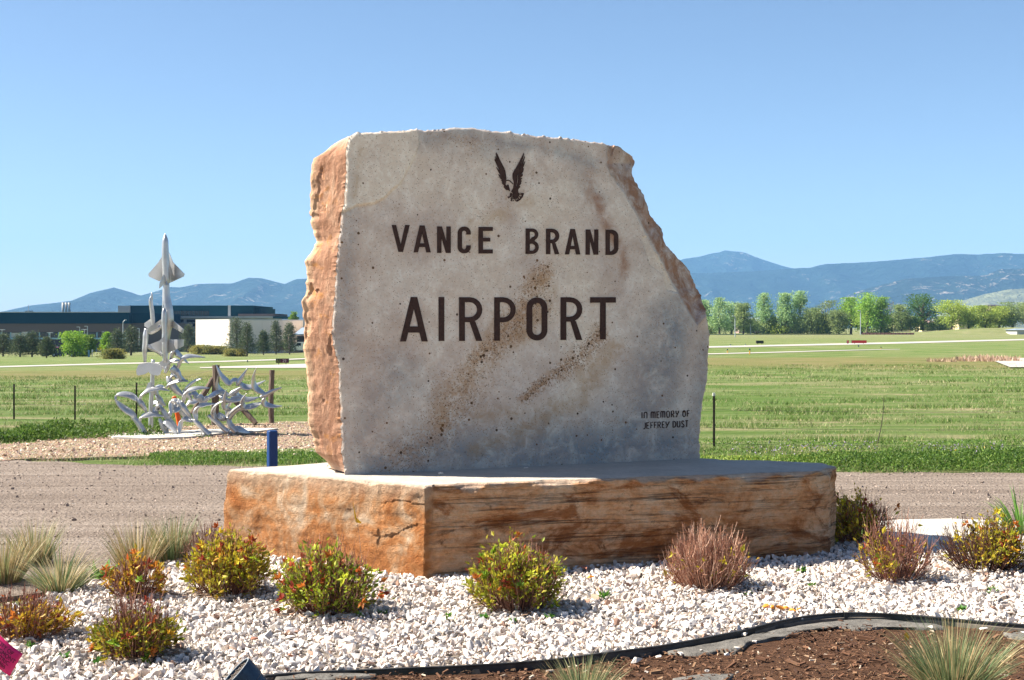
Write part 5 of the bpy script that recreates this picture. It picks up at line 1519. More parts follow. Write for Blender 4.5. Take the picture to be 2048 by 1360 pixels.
def wood_post(root, px, y_top, y_base, r, name='post'):
    p = on_ground(px, y_base); Y = p.y; top = at(px, y_top, Y)
    mb = MB(); n = 9
    pts, rad = [], []
    for t in np.linspace(0, 1, n):
        z = p.z - .05 + (top.z - p.z + .05) * t
        pts.append((p.x + .012 * math.sin(t * 5 + px), Y, z)); rad.append(r * (1.06 - .1 * t) * (1 + .06 * math.sin(t * 17 + px)))
    mb.tube(pts, rad, 10)
    return mb.build(name, M['post_wood'], root), p, top

def wires(root, a, b, fr, sag=0.03):
    for f in fr:
        A = a[0].lerp(a[1], f); B = b[0].lerp(b[1], f)
        pts = []
        for t in np.linspace(0, 1, 9):
            q = A.lerp(B, t); q.z -= sag * 4 * t * (1 - t); q.y -= 0.03; pts.append(q)
        MB().tube(pts, 0.0032, 4).build('wire', M['wire'], root)

lf = thing('wire_fence', 'low wire fence with thin dark posts and two wooden posts behind the bird sculpture', 'fence', tuple(on_ground(28, 838)))
ps = [tpost(lf, x, yt, yb, False) for x, yt, yb in ((-90, 768, 839), (28, 768, 838), (150, 771, 839), (273, 765, 838))]
_, pa, ta = wood_post(lf, 431, 730, 850, 0.075)
_, pb, tb = wood_post(lf, 543, 740, 847, 0.055)
for px0, py0, px1, py1, nm in ((427, 756, 384, 828, 'brace'), (467, 798, 512, 847, 'brace')):
    Y = pa.y + .02
    MB().tube([at(px0, py0, Y), at((px0 + px1) / 2, (py0 + py1) / 2, Y - .1), at(px1, py1, Y - .2)], [.055, .058, .052], 9).build(nm, M['post_wood'], lf)
allp = ps + [(pa, ta), (pb, tb)]
for a, b in zip(allp[:-1], allp[1:]): wires(lf, a, b, (0.45, 0.93))
rf = thing('wire_fence', 'barbed wire fence with a dark steel post right of the stone', 'fence', tuple(on_ground(1428, 900)))
pr = tpost(rf, 1428, 792, 900, True)
p2 = (on_ground(1960, 902), at(1960, 800, on_ground(1960, 902).y)); p2 = tpost(rf, 2160, 795, 902, True); p0 = tpost(rf, 1180, 790, 899, True)
wires(rf, pr, p2, (.12, .42, .75)); wires(rf, p0, pr, (.12, .42, .75))
Y = on_ground(1757, 895).y
st = thing('dead_stalk', 'thin dark dead stalk standing alone in the field right of the stone', 'stalk', tuple(on_ground(1753, 897)))
MB().tube([at(1753, 897, Y), at(1757, 878, Y), at(1763, 850, Y), at(1767, 820, Y), at(1767.5, 797, Y)], [.008, .008, .007, .005, .004], 5).build('stem', M['rust_steel'], st)
MB().tube([at(1767, 820, Y), at(1769, 812, Y)], [.005, .003], 5).build('twig', M['rust_steel'], st)

def blue_post():
    p = on_ground(544.5, 946); Y = p.y
    a = .062; zt = at(0, 861, Y).z
    root = thing('marker_post', 'square blue marker post beside the dirt road left of the stone', 'post', tuple(p))
    mat = paint('blue plastic', (0.001, 0.034, 0.145), 0.5, 0.08, 4)
    c, s = math.cos(.45), math.sin(.45)
    def q(x, y, z): return (p.x + x * c - y * s, Y + x * s + y * c, z)
    b = .010
    ring = [(-a, -a + b), (-a + b, -a), (a - b, -a), (a, -a + b), (a, a - b), (a - b, a), (-a + b, a), (-a, a - b)]
    vs = []
    for z, f in ((-.05, 1), (zt - .012, 1), (zt, .86)):
        vs += [q(x * f, y * f, z) for x, y in ring]
    fs = [(k * 8 + i, k * 8 + (i + 1) % 8, (k + 1) * 8 + (i + 1) % 8, (k + 1) * 8 + i) for k in range(2) for i in range(8)] + [tuple(16 + i for i in range(8)), tuple(reversed(range(8)))]
    mesh_np('body', vs, fs, mat, root)
blue_post()

# ------------------------------------------------------------------ the sculpture of gulls and aircraft
g = G('bare aluminium')
_n = g.noise(5, 5, 0.6)
M['alu'] = g.done(g.ramp(_n, [(0.3, (0.40, 0.405, 0.41)), (0.7, (0.60, 0.60, 0.60))]), g.ramp(_n, [(0.3, 0.30), (0.7, 0.42)]), g.bump(g.noise(2.5, 4), 0.08, 0.03), 0.7, 0.5)
g = G('painted white metal')
M['white_metal'] = paint('white painted metal', (0.70, 0.71, 0.71), 0.45, 0.06, 4)

YS = 26.2
Z1 = lambda x, y: (200 + x / 2.957, 440 + y / 2.957)
Z7 = lambda x, y: (220 + x / 7.555, 700 + y / 7.555)
Z8 = lambda x, y: (400 + x / 7.555, 700 + y / 7.555)

def sculpture():
    c0 = on_ground(345, 871)
    pad = MB()
    P = ring_pts([(214, 874), (300, 868), (400, 864), (500, 860), (556, 861), (520, 866), (450, 870), (380, 878), (300, 881), (225, 879)], 0.3, 0.04, 4)
    ar = sum(P[i].x * P[(i + 1) % len(P)].y - P[(i + 1) % len(P)].x * P[i].y for i in range(len(P)))
    if ar < 0: P.reverse()
    o = pad.prism([(p.x, p.y, 0.0) for p in P], (0, 0, 0.045)).build('concrete_base', M['concrete'], None, tuple(c0))
    tag(o, 'thin pale concrete slab under the gull and aircraft sculpture', 'slab')
    root = thing('sculpture', 'tall silver metal sculpture of flying gulls turning into jets and a space shuttle', 'sculpture', (c0.x, YS, 0.045))
    def pt(q, d=0.0): return at(q[0], q[1], YS + d)
    def plate(name, px, th, d=0.0, mat='alu', parent=None, tilt=0.0):
        mid = sum(p[0] for p in px) / len(px)
        pts = [pt(p, d + (p[0] - mid) * tilt * 0.01) for p in px]
        return MB().prism(pts, (0, th, 0)).build(name, M[mat], parent or root)
    def body(name, pts, rad, d=0.0, flat=1.0, sides=14, mat='alu', parent=None, n=None):
        sp = spline(pts, n or 5 * len(pts)); rr = np.interp(np.linspace(0, 1, len(sp)), np.linspace(0, 1, len(rad)), rad)
        return MB().tube([pt(q, d) for q in sp], list(rr * YS / FPX), sides, flat, (0, 1, 0)).build(name, M[mat], parent or root, smooth=True)
    # ---- shuttle
    def group(name):
        e = bpy.data.objects.new(name, None); put(name, e, root); LOC[e.name] = LOC[root.name]; return e
    sh = group('space_shuttle')
    body('fuselage', [Z1(385, 80), Z1(386, 96), Z1(386, 125), Z1(386, 200), Z1(390, 300), Z1(392, 350), Z1(393, 372)], [0.6, 3.2, 6.2, 7.2, 7.4, 7.4, 6.4], 0, 1.0, 16, 'alu', sh)
    plate('wing', [Z1(372, 185), Z1(366, 215), Z1(345, 250), Z1(286, 318), Z1(288, 334), Z1(350, 363), Z1(374, 338)], 0.03, 0.06, 'white_metal', sh, 0.8)
    plate('wing', [Z1(402, 180), Z1(414, 205), Z1(432, 250), Z1(499, 318), Z1(495, 333), Z1(410, 373), Z1(402, 340)], 0.03, 0.06, 'alu', sh, -0.8)
    MB().prism([pt(Z1(376, 322), -.07), pt(Z1(352, 372), -.30), pt(Z1(348, 404), -.34), pt(Z1(374, 380), -.12), pt(Z1(380, 352), -.07)], (.012, 0.02, 0)).build('tail_fin', M['white_metal'], sh)
    for dx, dy, dd in ((-7, 0, .03), (8, 0, .03), (0, 0, -.08)):
        body('engine_nozzle', [Z1(392 + dx, 362 + dy), Z1(392 + dx, 374 + dy), Z1(392 + dx, 384 + dy)], [1.6, 2.2, 3.2], dd, 1, 12, 'alu', sh)
    # ---- the tall jet below it
    jet = group('jet')
    body('fuselage', [Z1(391, 372), Z1(392, 450), Z1(399, 520), Z1(404, 590), Z1(398, 650), Z1(392, 720), Z1(388, 800), Z1(385, 850)], [6.4, 7.8, 10.6, 11.0, 8.0, 6.4, 5.4, 4.0], 0.10, 1, 16, 'alu', jet)
    body('nose', [Z1(378, 522), Z1(379, 545), Z1(379, 600), Z1(382, 660), Z1(381, 740), Z1(384, 800), Z1(382, 840)], [2.0, 4.6, 5.4, 5.0, 5.6, 4.8, 4.0], -.12, 1, 14, 'alu', jet)
    plate('wing', [Z1(368, 582), Z1(280, 642), Z1(284, 668), Z1(320, 648), Z1(372, 628)], 0.035, .02, 'alu', jet, 1.0)
    plate('wing', [Z1(400, 578), Z1(440, 600), Z1(496, 648), Z1(491, 670), Z1(440, 642), Z1(400, 622)], 0.035, .02, 'alu', jet, -1.0)
    plate('tailplane', [Z1(296, 735), Z1(340, 718), Z1(374, 704), Z1(374, 782), Z1(345, 778), Z1(312, 758)], 0.03, -.06, 'white_metal', jet, .9)
    plate('tailplane', [Z1(398, 707), Z1(496, 706), Z1(494, 745), Z1(440, 770), Z1(402, 788)], 0.03, -.06, 'alu', jet, -.9)
    plate('tail_fin', [Z1(376, 690), Z1(352, 712), Z1(340, 722), Z1(376, 722)], .02, -.2, 'alu', jet)
    plate('foot_plate', [Z1(376, 826), Z1(410, 824), Z1(408, 850), Z1(384, 868), Z1(360, 862), Z1(350, 842)], .05, -.1, 'alu', jet)
    # ---- the smaller jet and the arch of aircraft on the left
    sj = group('small_jet')
    body('fuselage', [Z1(305, 428), Z1(306, 450), Z1(300, 480), Z1(308, 540), Z1(312, 590), Z1(314, 634)], [.8, 2.4, 4.2, 4.4, 4.4, 3.6], .05, 1, 12, 'alu', sj)
    body('canopy', [Z1(298, 455), Z1(296, 480), Z1(302, 505)], [.8, 2.2, 1.0], -.04, 1, 10, 'alu', sj)
    plate('wing', [Z1(300, 584), Z1(262, 610), Z1(262, 628), Z1(284, 641), Z1(304, 620)], .03, .03, 'white_metal', sj, .8)
    ar_ = group('propeller_plane')
    body('fuselage', [Z1(272, 642), Z1(270, 680), Z1(268, 720), Z1(264, 770), Z1(266, 842)], [3.2, 5.6, 5.4, 5.2, 3.0], .1, 1, 12, 'alu', ar_)
    body('wing', [Z1(276, 650), Z1(300, 664), Z1(330, 650), Z1(365, 626)], [3.0, 4.6, 4.6, 4.0], .12, 1.2, 12, 'alu', ar_)
    body('wing', [Z1(268, 735), Z1(300, 756), Z1(340, 775), Z1(372, 800)], [3.0, 5.4, 5.0, 4.0], .16, 1.2, 12, 'alu', ar_)
    # ---- early aircraft: broad white wing on a post
    ea = group('early_aircraft')
    W = [Z1(*p) for p in ((226, 858), (245, 848), (290, 842), (338, 848), (354, 856), (362, 884), (352, 914), (340, 920), (306, 914), (290, 903), (285, 894), (279, 903), (262, 912), (228, 920), (217, 914), (214, 886))]
    plate('wing', W, .05, -.08, 'white_metal', ea)
    body('post', [Z1(314, 826), Z1(311, 900), Z1(308, 1000), Z1(303, 1060), Z1(301, 1150), Z1(300, 1255)], [4.0, 4.2, 4.4, 4.6, 4.8, 5.4], .05, 1, 12, 'alu', ea)
    body('nose', [Z1(352, 868), Z1(372, 872), Z1(384, 884)], [2.8, 3.6, 2.2], -.02, 1, 10, 'white_metal', ea)
    plate('tail', [Z1(268, 1005), Z1(285, 962), Z1(298, 960), Z1(300, 1000), Z1(290, 1010)], .03, 0, 'white_metal', ea)
    # ---- gulls: body and two long curved wings each
    def gull(d, Z, bodyp, brad, wings, curl=0.22):
        e = group('gull')
        e['label'] = 'silver gull with long curved wings'
        sp = spline([Z(*p) for p in bodyp], 5 * len(bodyp))
        rr = np.interp(np.linspace(0, 1, len(sp)), np.linspace(0, 1, len(brad)), brad) * YS / FPX
        MB().tube([pt(q, d) for q in sp], list(rr * 1.35), 12, 1.1, (0, 1, 0)).build('body', M['alu'], e, smooth=True)
        for k, wp in enumerate(wings):
            nn = 6 * len(wp)
            sp = spline([Z(*p) for p in wp], nn); s = np.linspace(0, 1, nn)
            r = (0.25 + 5.2 * (np.sin(np.clip((s * .97 + .02) ** 0.72, 0, 1) * math.pi) ** 0.8)) * YS / FPX
            pts = [pt(q, d + curl * (1 if k % 2 else -1) * t ** 1.5) for q, t in zip(sp, s)]
            MB().tube(pts, list(r * .56), 10, 3.0, (0.35, 1, 0.60)).build('wing', M['alu'], e, smooth=True)
    B = [1.0, 3.8, 4.8, 3.4, 1.2]
    gull(-.25, Z7, [(400, 715), (430, 760), (470, 810), (520, 880), (555, 945)], B, [[(430, 775), (380, 730), (320, 692), (240, 672), (150, 672), (95, 702), (82, 760)], [(445, 760), (480, 690), (550, 625), (640, 592), (760, 582), (905, 618)]])
    gull(-.45, Z7, [(310, 965), (350, 1020), (410, 1080), (465, 1160), (500, 1230), (520, 1295)], [1.6, 3.2, 4.2, 4.4, 4.8, 6.0], [[(395, 1050), (340, 970), (260, 915), (180, 860), (115, 800), (75, 755)], [(440, 1100), (470, 1030), (530, 990), (610, 975), (700, 982), (835, 1005)]])
    gull(-.1, Z7, [(765, 850), (790, 900), (830, 970), (900, 1060), (970, 1130), (1035, 1195)], B, [[(800, 930), (740, 860), (700, 900), (690, 960), (740, 1010)], [(870, 1010), (920, 940), (1000, 900), (1080, 890)]])
    gull(-.3, Z7, [(745, 1035), (770, 1090), (800, 1170), (835, 1230), (850, 1285)], [2, 3.4, 3.4, 3.2, 4.8], [[(790, 1100), (850, 1080), (900, 1130), (960, 1200), (1010, 1275)], [(800, 1120), (870, 1160), (870, 1220), (880, 1270)]])
    gull(-.5, Z7, [(1035, 740), (1070, 800), (1110, 870), (1170, 950), (1250, 1060)], B, [[(1085, 830), (1000, 780), (945, 800), (920, 870), (925, 1000)], [(1105, 800), (1130, 690), (1200, 610), (1340, 572), (1505, 575)]])
    gull(-.6, Z7, [(1230, 1055), (1290, 1080), (1350, 1130), (1420, 1205), (1510, 1285)], [1.6, 3.2, 3.8, 3.4, 5.0], [[(1260, 1080), (1150, 1045), (1085, 1085), (1055, 1180), (1045, 1275)], [(1310, 1080), (1290, 960), (1340, 860), (1440, 822), (1610, 812)]])
    gull(.1, Z7, [(965, 220), (990, 280), (1020, 340), (1055, 410), (1085, 465)], B, [[(1005, 320), (960, 300), (900, 305)], [(1020, 290), (1055, 190), (1120, 115), (1240, 90), (1440, 112)]])
    gull(.25, Z7, [(870, 400), (900, 470), (960, 560), (1040, 640), (1115, 685)], [2.4, 5.0, 5.8, 4.4, 2.0], [[(850, 580), (900, 515), (990, 475), (1090, 462), (1185, 475)], [(900, 440), (960, 380), (1040, 400), (1130, 440)]])
    gull(-.05, Z7, [(1100, 605), (1140, 640), (1190, 690), (1240, 770)], B, [[(1120, 630), (1180, 550), (1280, 470), (1392, 425)], [(1200, 700), (1260, 660), (1330, 720), (1410, 740), (1505, 750)]])
    gull(.3, Z7, [(830, 350), (860, 280), (890, 200), (925, 130)], [2, 3.6, 3.2, 1.4], [[(880, 220), (920, 170), (980, 152), (1045, 165)], [(900, 190), (960, 30), (1050, 80), (1190, 210)]])
    gull(.2, Z7, [(690, 660), (730, 720), (780, 800), (840, 840)], B, [[(720, 690), (680, 590), (740, 555), (830, 560)], [(760, 770), (700, 790), (660, 770)]])
    gull(.35, Z7, [(990, 860), (1050, 880), (1120, 980), (1190, 1050)], B, [[(1050, 890), (980, 820), (940, 900)], [(1130, 870), (1200, 800), (1290, 770), (1420, 740)]])
    gull(.0, Z8, [(565, 545), (580, 500), (605, 450), (660, 370), (716, 278)], [2.0, 4.0, 3.4, 2.2, .8], [[(590, 452), (510, 455), (440, 492), (370, 440), (290, 330), (238, 215)], [(620, 490), (655, 550), (740, 562), (860, 520), (990, 458)]])
    gull(-.2, Z8, [(905, 715), (960, 690), (1010, 670), (1100, 620), (1232, 570)], [1.6, 3.6, 3.8, 2.6, 1.0], [[(990, 665), (900, 620), (830, 560), (805, 470), (820, 360), (862, 250)], [(1010, 690), (960, 745), (985, 815), (1100, 848), (1242, 845)]])
    gull(.15, Z8, [(430, 690), (480, 665), (540, 625), (625, 560)], B, [[(450, 690), (360, 650), (290, 600), (255, 510), (275, 380)], [(560, 630), (580, 700), (690, 745), (790, 735), (890, 712)]])
    gull(-.15, Z8, [(285, 690), (340, 730), (420, 765), (505, 760)], B, [[(400, 900), (360, 830), (365, 720), (395, 600)], [(430, 780), (540, 742), (655, 720)]])
    gull(-.35, Z8, [(700, 910), (640, 880), (560, 900), (490, 960), (440, 1040)], [1.4, 3.2, 4.0, 4.0, 3.6], [[(690, 870), (640, 820), (645, 740), (705, 650)], [(640, 880), (740, 860), (840, 830), (945, 790)]])
    gull(-.3, Z8, [(430, 1010), (440, 1090), (470, 1150), (520, 1200), (560, 1240)], [3.4, 4.2, 4.6, 5.0, 5.6], [[(430, 1060), (470, 950), (540, 880), (620, 820)], [(480, 1180), (580, 1200), (660, 1225), (755, 1250)]])
    gull(-.45, Z8, [(120, 990), (200, 1040), (280, 1110), (350, 1180), (430, 1240)], [1.8, 3.6, 3.8, 3.6, 4.4], [[(250, 1060), (200, 960), (215, 870), (270, 810), (345, 770)], [(260, 1000), (330, 1015), (425, 1055)]])
    gull(.2, Z8, [(360, 850), (390, 880), (430, 900), (505, 915)], B, [[(380, 870), (440, 830), (480, 760), (560, 720), (640, 720)], [(430, 890), (410, 960), (420, 1040)]])
    gull(-.2, Z8, [(-10, 800), (40, 790), (100, 730), (150, 715)], B, [[(60, 760), (0, 730), (-60, 745)], [(110, 735), (180, 690), (260, 640), (375, 612)]])
    # bolts on the feet
    return root
sculpture()

def delineator():
    p = on_ground(357, 858)
    Y = p.y
    root = thing('traffic_post', 'leaning orange plastic traffic post seen between the metal gulls', 'post', (at(361, 857, Y).x, Y, 0.0))
    org = paint('orange plastic', (0.72, 0.11, 0.012), 0.5, 0.08, 5)
    a, b = at(348, 792, Y), at(361, 860, Y)
    f = lambda t: a.lerp(b, t)
    MB().tube([f(0), f(.02), f(.10)], [.03, .042, .044], 12).build('cap', org, root)
    MB().tube([f(.1001), f(.42)], [.0445, .045], 12).build('reflective_band', M['white_metal'], root)
    MB().tube([f(.4201), f(1)], [.046, .052], 12).build('tube', org, root)
delineator()
# ------------------------------------------------------------------ buildings on the left
M['navy'] = paint('dark blue metal cladding', (0.001, 0.034, 0.062), 0.9, 0.05, 0.05, spec=0.1)
M['teal'] = paint('dark teal cladding', (0.008, 0.050, 0.066), 0.9, 0.08, 0.05, spec=0.1)
M['brownwall'] = paint('brown precast wall', (0.11, 0.085, 0.075), 0.9, 0.08, 0.08)
M['darkbrown'] = paint('dark brown wall', (0.035, 0.03, 0.033), 0.9, 0.08, 0.08)
M['cream'] = paint('cream wall panel', (0.70, 0.62, 0.54), 0.9, 0.03, 0.1)
M['greywall'] = paint('light grey wall', (0.36, 0.39, 0.42), 0.9, 0.05, 0.08)
M['palegrey'] = paint('pale grey cladding', (0.44, 0.44, 0.42), 0.85, 0.05, 0.1)
M['roofgrey'] = paint('blue grey standing seam roof', (0.20, 0.25, 0.31), 0.6, 0.06, 0.3)
M['paleblue'] = paint('pale blue sill panel', (0.25, 0.42, 0.52), 0.7, 0.04, 0.2)
M['glass'] = paint('dark window glass', (0.012, 0.018, 0.024), 0.12, 0.2, 0.2, spec=0.6)
M['pole'] = paint('galvanised pole', (0.42, 0.46, 0.48), 0.5, 0.05, 1, 0.4)

def facade_box(name, mat, parent, x0, x1, y0, y1, Y, depth):
    """a block whose front is Y metres ahead, its outline measured in the photograph"""
    a, b = at(x0, y1, Y), at(x1, y0, Y)
    return MB().box(a.x, b.x, Y, Y + depth, a.z, b.z).build(name, mat, parent)

def long_building():
    Y = 430.0
    base = 712
    root = thing('office_building', 'long low building with dark blue upper band and brown walls on the far left', 'building', (float(at(60, 700, Y).x), Y, float(gz(-140, Y))))
    facade_box('upper_band', M['navy'], root, -420, 258, 625, 647, Y - .6, 40)
    facade_box('wall', M['brownwall'], root, -420, 258, 647.1, 664, Y, 40)
    facade_box('recess', M['darkbrown'], root, -420, 258, 664.1, base, Y + 1.2, 38)
    facade_box('end_block', M['navy'], root, 258.2, 300, 626, 646, Y + 3, 40)
    facade_box('end_wall', M['brownwall'], root, 258.2, 330, 646.1, base, Y + 3.4, 38)
    facade_box('sill_band', M['paleblue'], root, -420, 258, 675.5, 678.5, Y - .25, 1.2)
    facade_box('lower_wall', M['darkbrown'], root, -420, 258, 678.7, 690, Y, 1.0)
    facade_box('parapet', M['palegrey'], root, -420, 258, 623.6, 624.9, Y - .7, .6)
    for i, x in enumerate(np.arange(-400, 250, 19.2)):
        w = facade_box('window', M['glass'], root, x, x + 16.6, 665, 675.2, Y + .6, .5)
        facade_box('mullion', M['paleblue'], w, x + 16.8, x + 19.0, 664.6, 675.2, Y + .35, .6)
    facade_box('blind', M['palegrey'], root, 21, 55, 665.5, 674.8, Y + .45, .1)
    for x in np.arange(-390, 250, 26):
        w = facade_box('window', M['glass'], root, x, x + 21, 691, 706, Y + .7, .4)
        facade_box('mullion', M['paleblue'], w, x + 10, x + 11.2, 691, 706, Y + .55, .12)
    for x in (126, 132.2, 138.4):
        p = at(x, 624, Y + 12)
        MB().tube([(p.x, Y + 12, p.z - 1), (p.x, Y + 12, at(0, 605, Y + 12).z)], [.36, .36], 12).build('flue', M['palegrey'], root, smooth=True)
    p = at(57, 624, Y + 5)
    MB().tube([(p.x, Y + 5, p.z - .5), (p.x, Y + 5, at(0, 609, Y + 5).z)], [.16, .08], 6).build('mast', M['pole'], root)
    facade_box('roof_unit', M['palegrey'], root, 50, 62, 621.5, 624.5, Y + 5, 2)
long_building()

def upper_building():
    Y = 480.0
    root = thing('office_building', 'grey green stepped upper building with a dark window band behind the cream hall', 'building', (float(at(400, 690, Y).x), Y, float(gz(-110, Y))))
    facade_box('upper_block', M['teal'], root, 258, 506, 611, 641, Y, 40)
    facade_box('stair_tower', M['palegrey'], root, 236, 257.6, 611.5, 641, Y - 2, 30)
    facade_box('end_step', M['teal'], root, 506.2, 521, 616, 641, Y + 3, 30)
    facade_box('pilaster', M['palegrey'], root, 456, 461, 610.5, 641, Y - .7, .6)
    facade_box('roof_edge', M['greywall'], root, 300, 545, 632.5, 635.5, Y - 6, 5)
    facade_box('lower_wall', M['greywall'], root, 300, 560, 635.7, 706, Y - 4.5, 4)
    facade_box('wing', M['brownwall'], root, 476, 556, 627.5, 632.2, Y - 3, 20)
    facade_box('canopy', M['teal'], root, 545.5, 580, 633, 637, Y - 5, 20)
    for x in np.arange(348.6, 418, 8.8):
        w = facade_box('window', M['glass'], root, x, x + 7.6, 622, 631.6, Y - .35, .3)
        facade_box('mullion', M['teal'], w, x + 3.4, x + 4.2, 622, 631.6, Y - .5, .12)
    for x in (348, 373.5, 408, 435, 476, 508):
        w = facade_box('window', M['glass'], root, x, x + (19 if x < 400 else 24), 639, 652.5, Y - 4.9, .3)
        facade_box('mullion', M['greywall'], w, x, x + 19, 645.2, 646.2, Y - 5.05, .12)
upper_building()

def hall():
    Y = 330.0
    base = 708
    c1 = at(460, 640, Y)                                  # near corner
    l = at(391.5, 644, Y + 22); r = at(640, 640, Y + 36)
    root = thing('hall', 'windowless cream hall with one sunlit side behind the pines left of the stone', 'building', (c1.x, Y, float(gz(c1.x, Y))))
    zt, zb = c1.z, float(at(0, base, Y).z) - .4
    zm = at(0, 687.5, Y).z
    def wall(a, b, z0, z1, th, name, mat, parent=root, out=0.0):
        d = Vector((b.x - a.x, b.y - a.y, 0)); L = d.length; d.normalize(); nn = Vector((-d.y, d.x, 0))
        A = Vector((a.x, a.y, 0)) - nn * out
        vs = [A + Vector((0, 0, z0)), A + d * L + Vector((0, 0, z0)), A + d * L + nn * th + Vector((0, 0, z0)), A + nn * th + Vector((0, 0, z0))]
        vs += [v + Vector((0, 0, z1 - z0)) for v in vs]
        return MB().add(vs, [(3, 2, 1, 0), (4, 5, 6, 7), (0, 1, 5, 4), (1, 2, 6, 5), (2, 3, 7, 6), (3, 0, 4, 7)]).build(name, mat, parent)
    # panels of the sunlit and of the shaded wall, each with its joint
    for nm, a, b, n in (('side_panel', l, c1, 5), ('front_panel', c1, r, 9)):
        for k in range(n):
            p, q = a.lerp(b, (k + .006) / n), a.lerp(b, (k + .994) / n)
            wall(p, q, zm + .02, zt, .4, nm, M['cream'])
        wall(a, b, zb, zm - .02, .38, 'plinth_wall', M['palegrey'])
    rr = r; back = Vector((l.x + r.x - c1.x, l.y + r.y - c1.y, 0))
    MB().prism([(l.x + .3, l.y, zt - .25), (c1.x, c1.y + .3, zt - .25), (r.x, r.y + .3, zt - .25), (back.x, back.y, zt - .25)], (0, 0, .2)).build('roof', M['palegrey'], root)
    wall(l.lerp(c1, .0), c1, zt + .01, zt + .22, .45, 'coping', M['palegrey'], out=.05); wall(c1, r, zt + .01, zt + .22, .45, 'coping', M['palegrey'], out=.05)
    # white end bay and canopy towards the stone
    facade_box('end_bay', M['cream'], root, 606, 640, 639, 706, Y + 20, 10)
    P = [at(587, 671, Y + 6), at(640, 668, Y + 6), at(640, 655, Y + 18), at(604, 657, Y + 18)]
    MB().prism(P, (0, 0, .25)).build('canopy', M['roofgrey'], root)
    facade_box('shaded_entry', M['darkbrown'], root, 594, 640, 672, 684, Y + 10, 3)
hall()

# ------------------------------------------------------------------ low houses on the right
def house(label, x0, x1, y0, y1, Y, wall, roof, rh, wins, rname='roof'):
    a, b = at(x0, y1, Y), at(x1, y0, Y)
    root = thing('house', label, 'house', ((a.x + b.x) / 2, Y, min(a.z, 0)), 'houses behind the trees')
    w = MB().box(a.x, b.x, Y, Y + 9, a.z - 1.0, b.z).build('wall', wall, root)
    h = rh * Y / FPX
    MB().add([(a.x - .5, Y - .5, b.z + .02), (b.x + .5, Y - .5, b.z + .02), (b.x + .5, Y + 9.5, b.z + .02), (a.x - .5, Y + 9.5, b.z + .02), (a.x + 1.0, Y + 4.5, b.z + h), (b.x - 1.0, Y + 4.5, b.z + h)],
             [(3, 2, 1, 0), (0, 1, 5, 4), (2, 3, 4, 5), (1, 2, 5), (3, 0, 4)]).build(rname, roof, root)
    for f0, f1 in wins:
        q = MB().box(a.x + (b.x - a.x) * f0, a.x + (b.x - a.x) * f1, Y - .08, Y + .1, a.z + (b.z - a.z) * .35, a.z + (b.z - a.z) * .75).build('window', M['glass'], root)
M['pinkbrick'] = paint('pinkish brick', (0.34, 0.23, 0.20), 0.9, 0.1, 0.5)
M['yellowwall'] = paint('pale yellow siding', (0.62, 0.52, 0.30), 0.9, 0.05, 0.5)
house('pinkish brick house with a blue grey roof between the first poplars on the right', 1478, 1548, 642, 662, 500, M['pinkbrick'], M['roofgrey'], 7, ((.1, .25), (.42, .58), (.75, .9)))
house('pinkish house end glimpsed between two poplars', 1560, 1606, 646, 664, 505, M['pinkbrick'], M['roofgrey'], 6, ((.3, .6),))
house('low white house behind the bare grey tree', 1766, 1786, 646, 657, 500, M['palegrey'], M['roofgrey'], 4, ((.3, .6),))
house('small cream house half hidden left of the dark round tree', 1790, 1822, 648, 658, 505, M['yellowwall'], M['pinkbrick'], 4, ((.2, .4), (.6, .8)))
house('pale yellow house under the dark round tree', 1844, 1872, 645, 658, 500, M['yellowwall'], M['pinkbrick'], 5, ((.2, .4), (.6, .8)))
house('pale yellow house right of the light green tree', 1918, 1948, 636, 655, 500, M['yellowwall'], M['pinkbrick'], 5, ((.2, .4), (.6, .8)))
house('dark roofed house showing above the trees at the far right', 1980, 2004, 612, 640, 540, M['pinkbrick'], M['darkbrown'], 3, ((.3, .6),))
house('low white shed at the right end of the grassy bank', 2034, 2090, 660, 668, 400, M['palegrey'], M['roofgrey'], 3, ((.3, .5),))

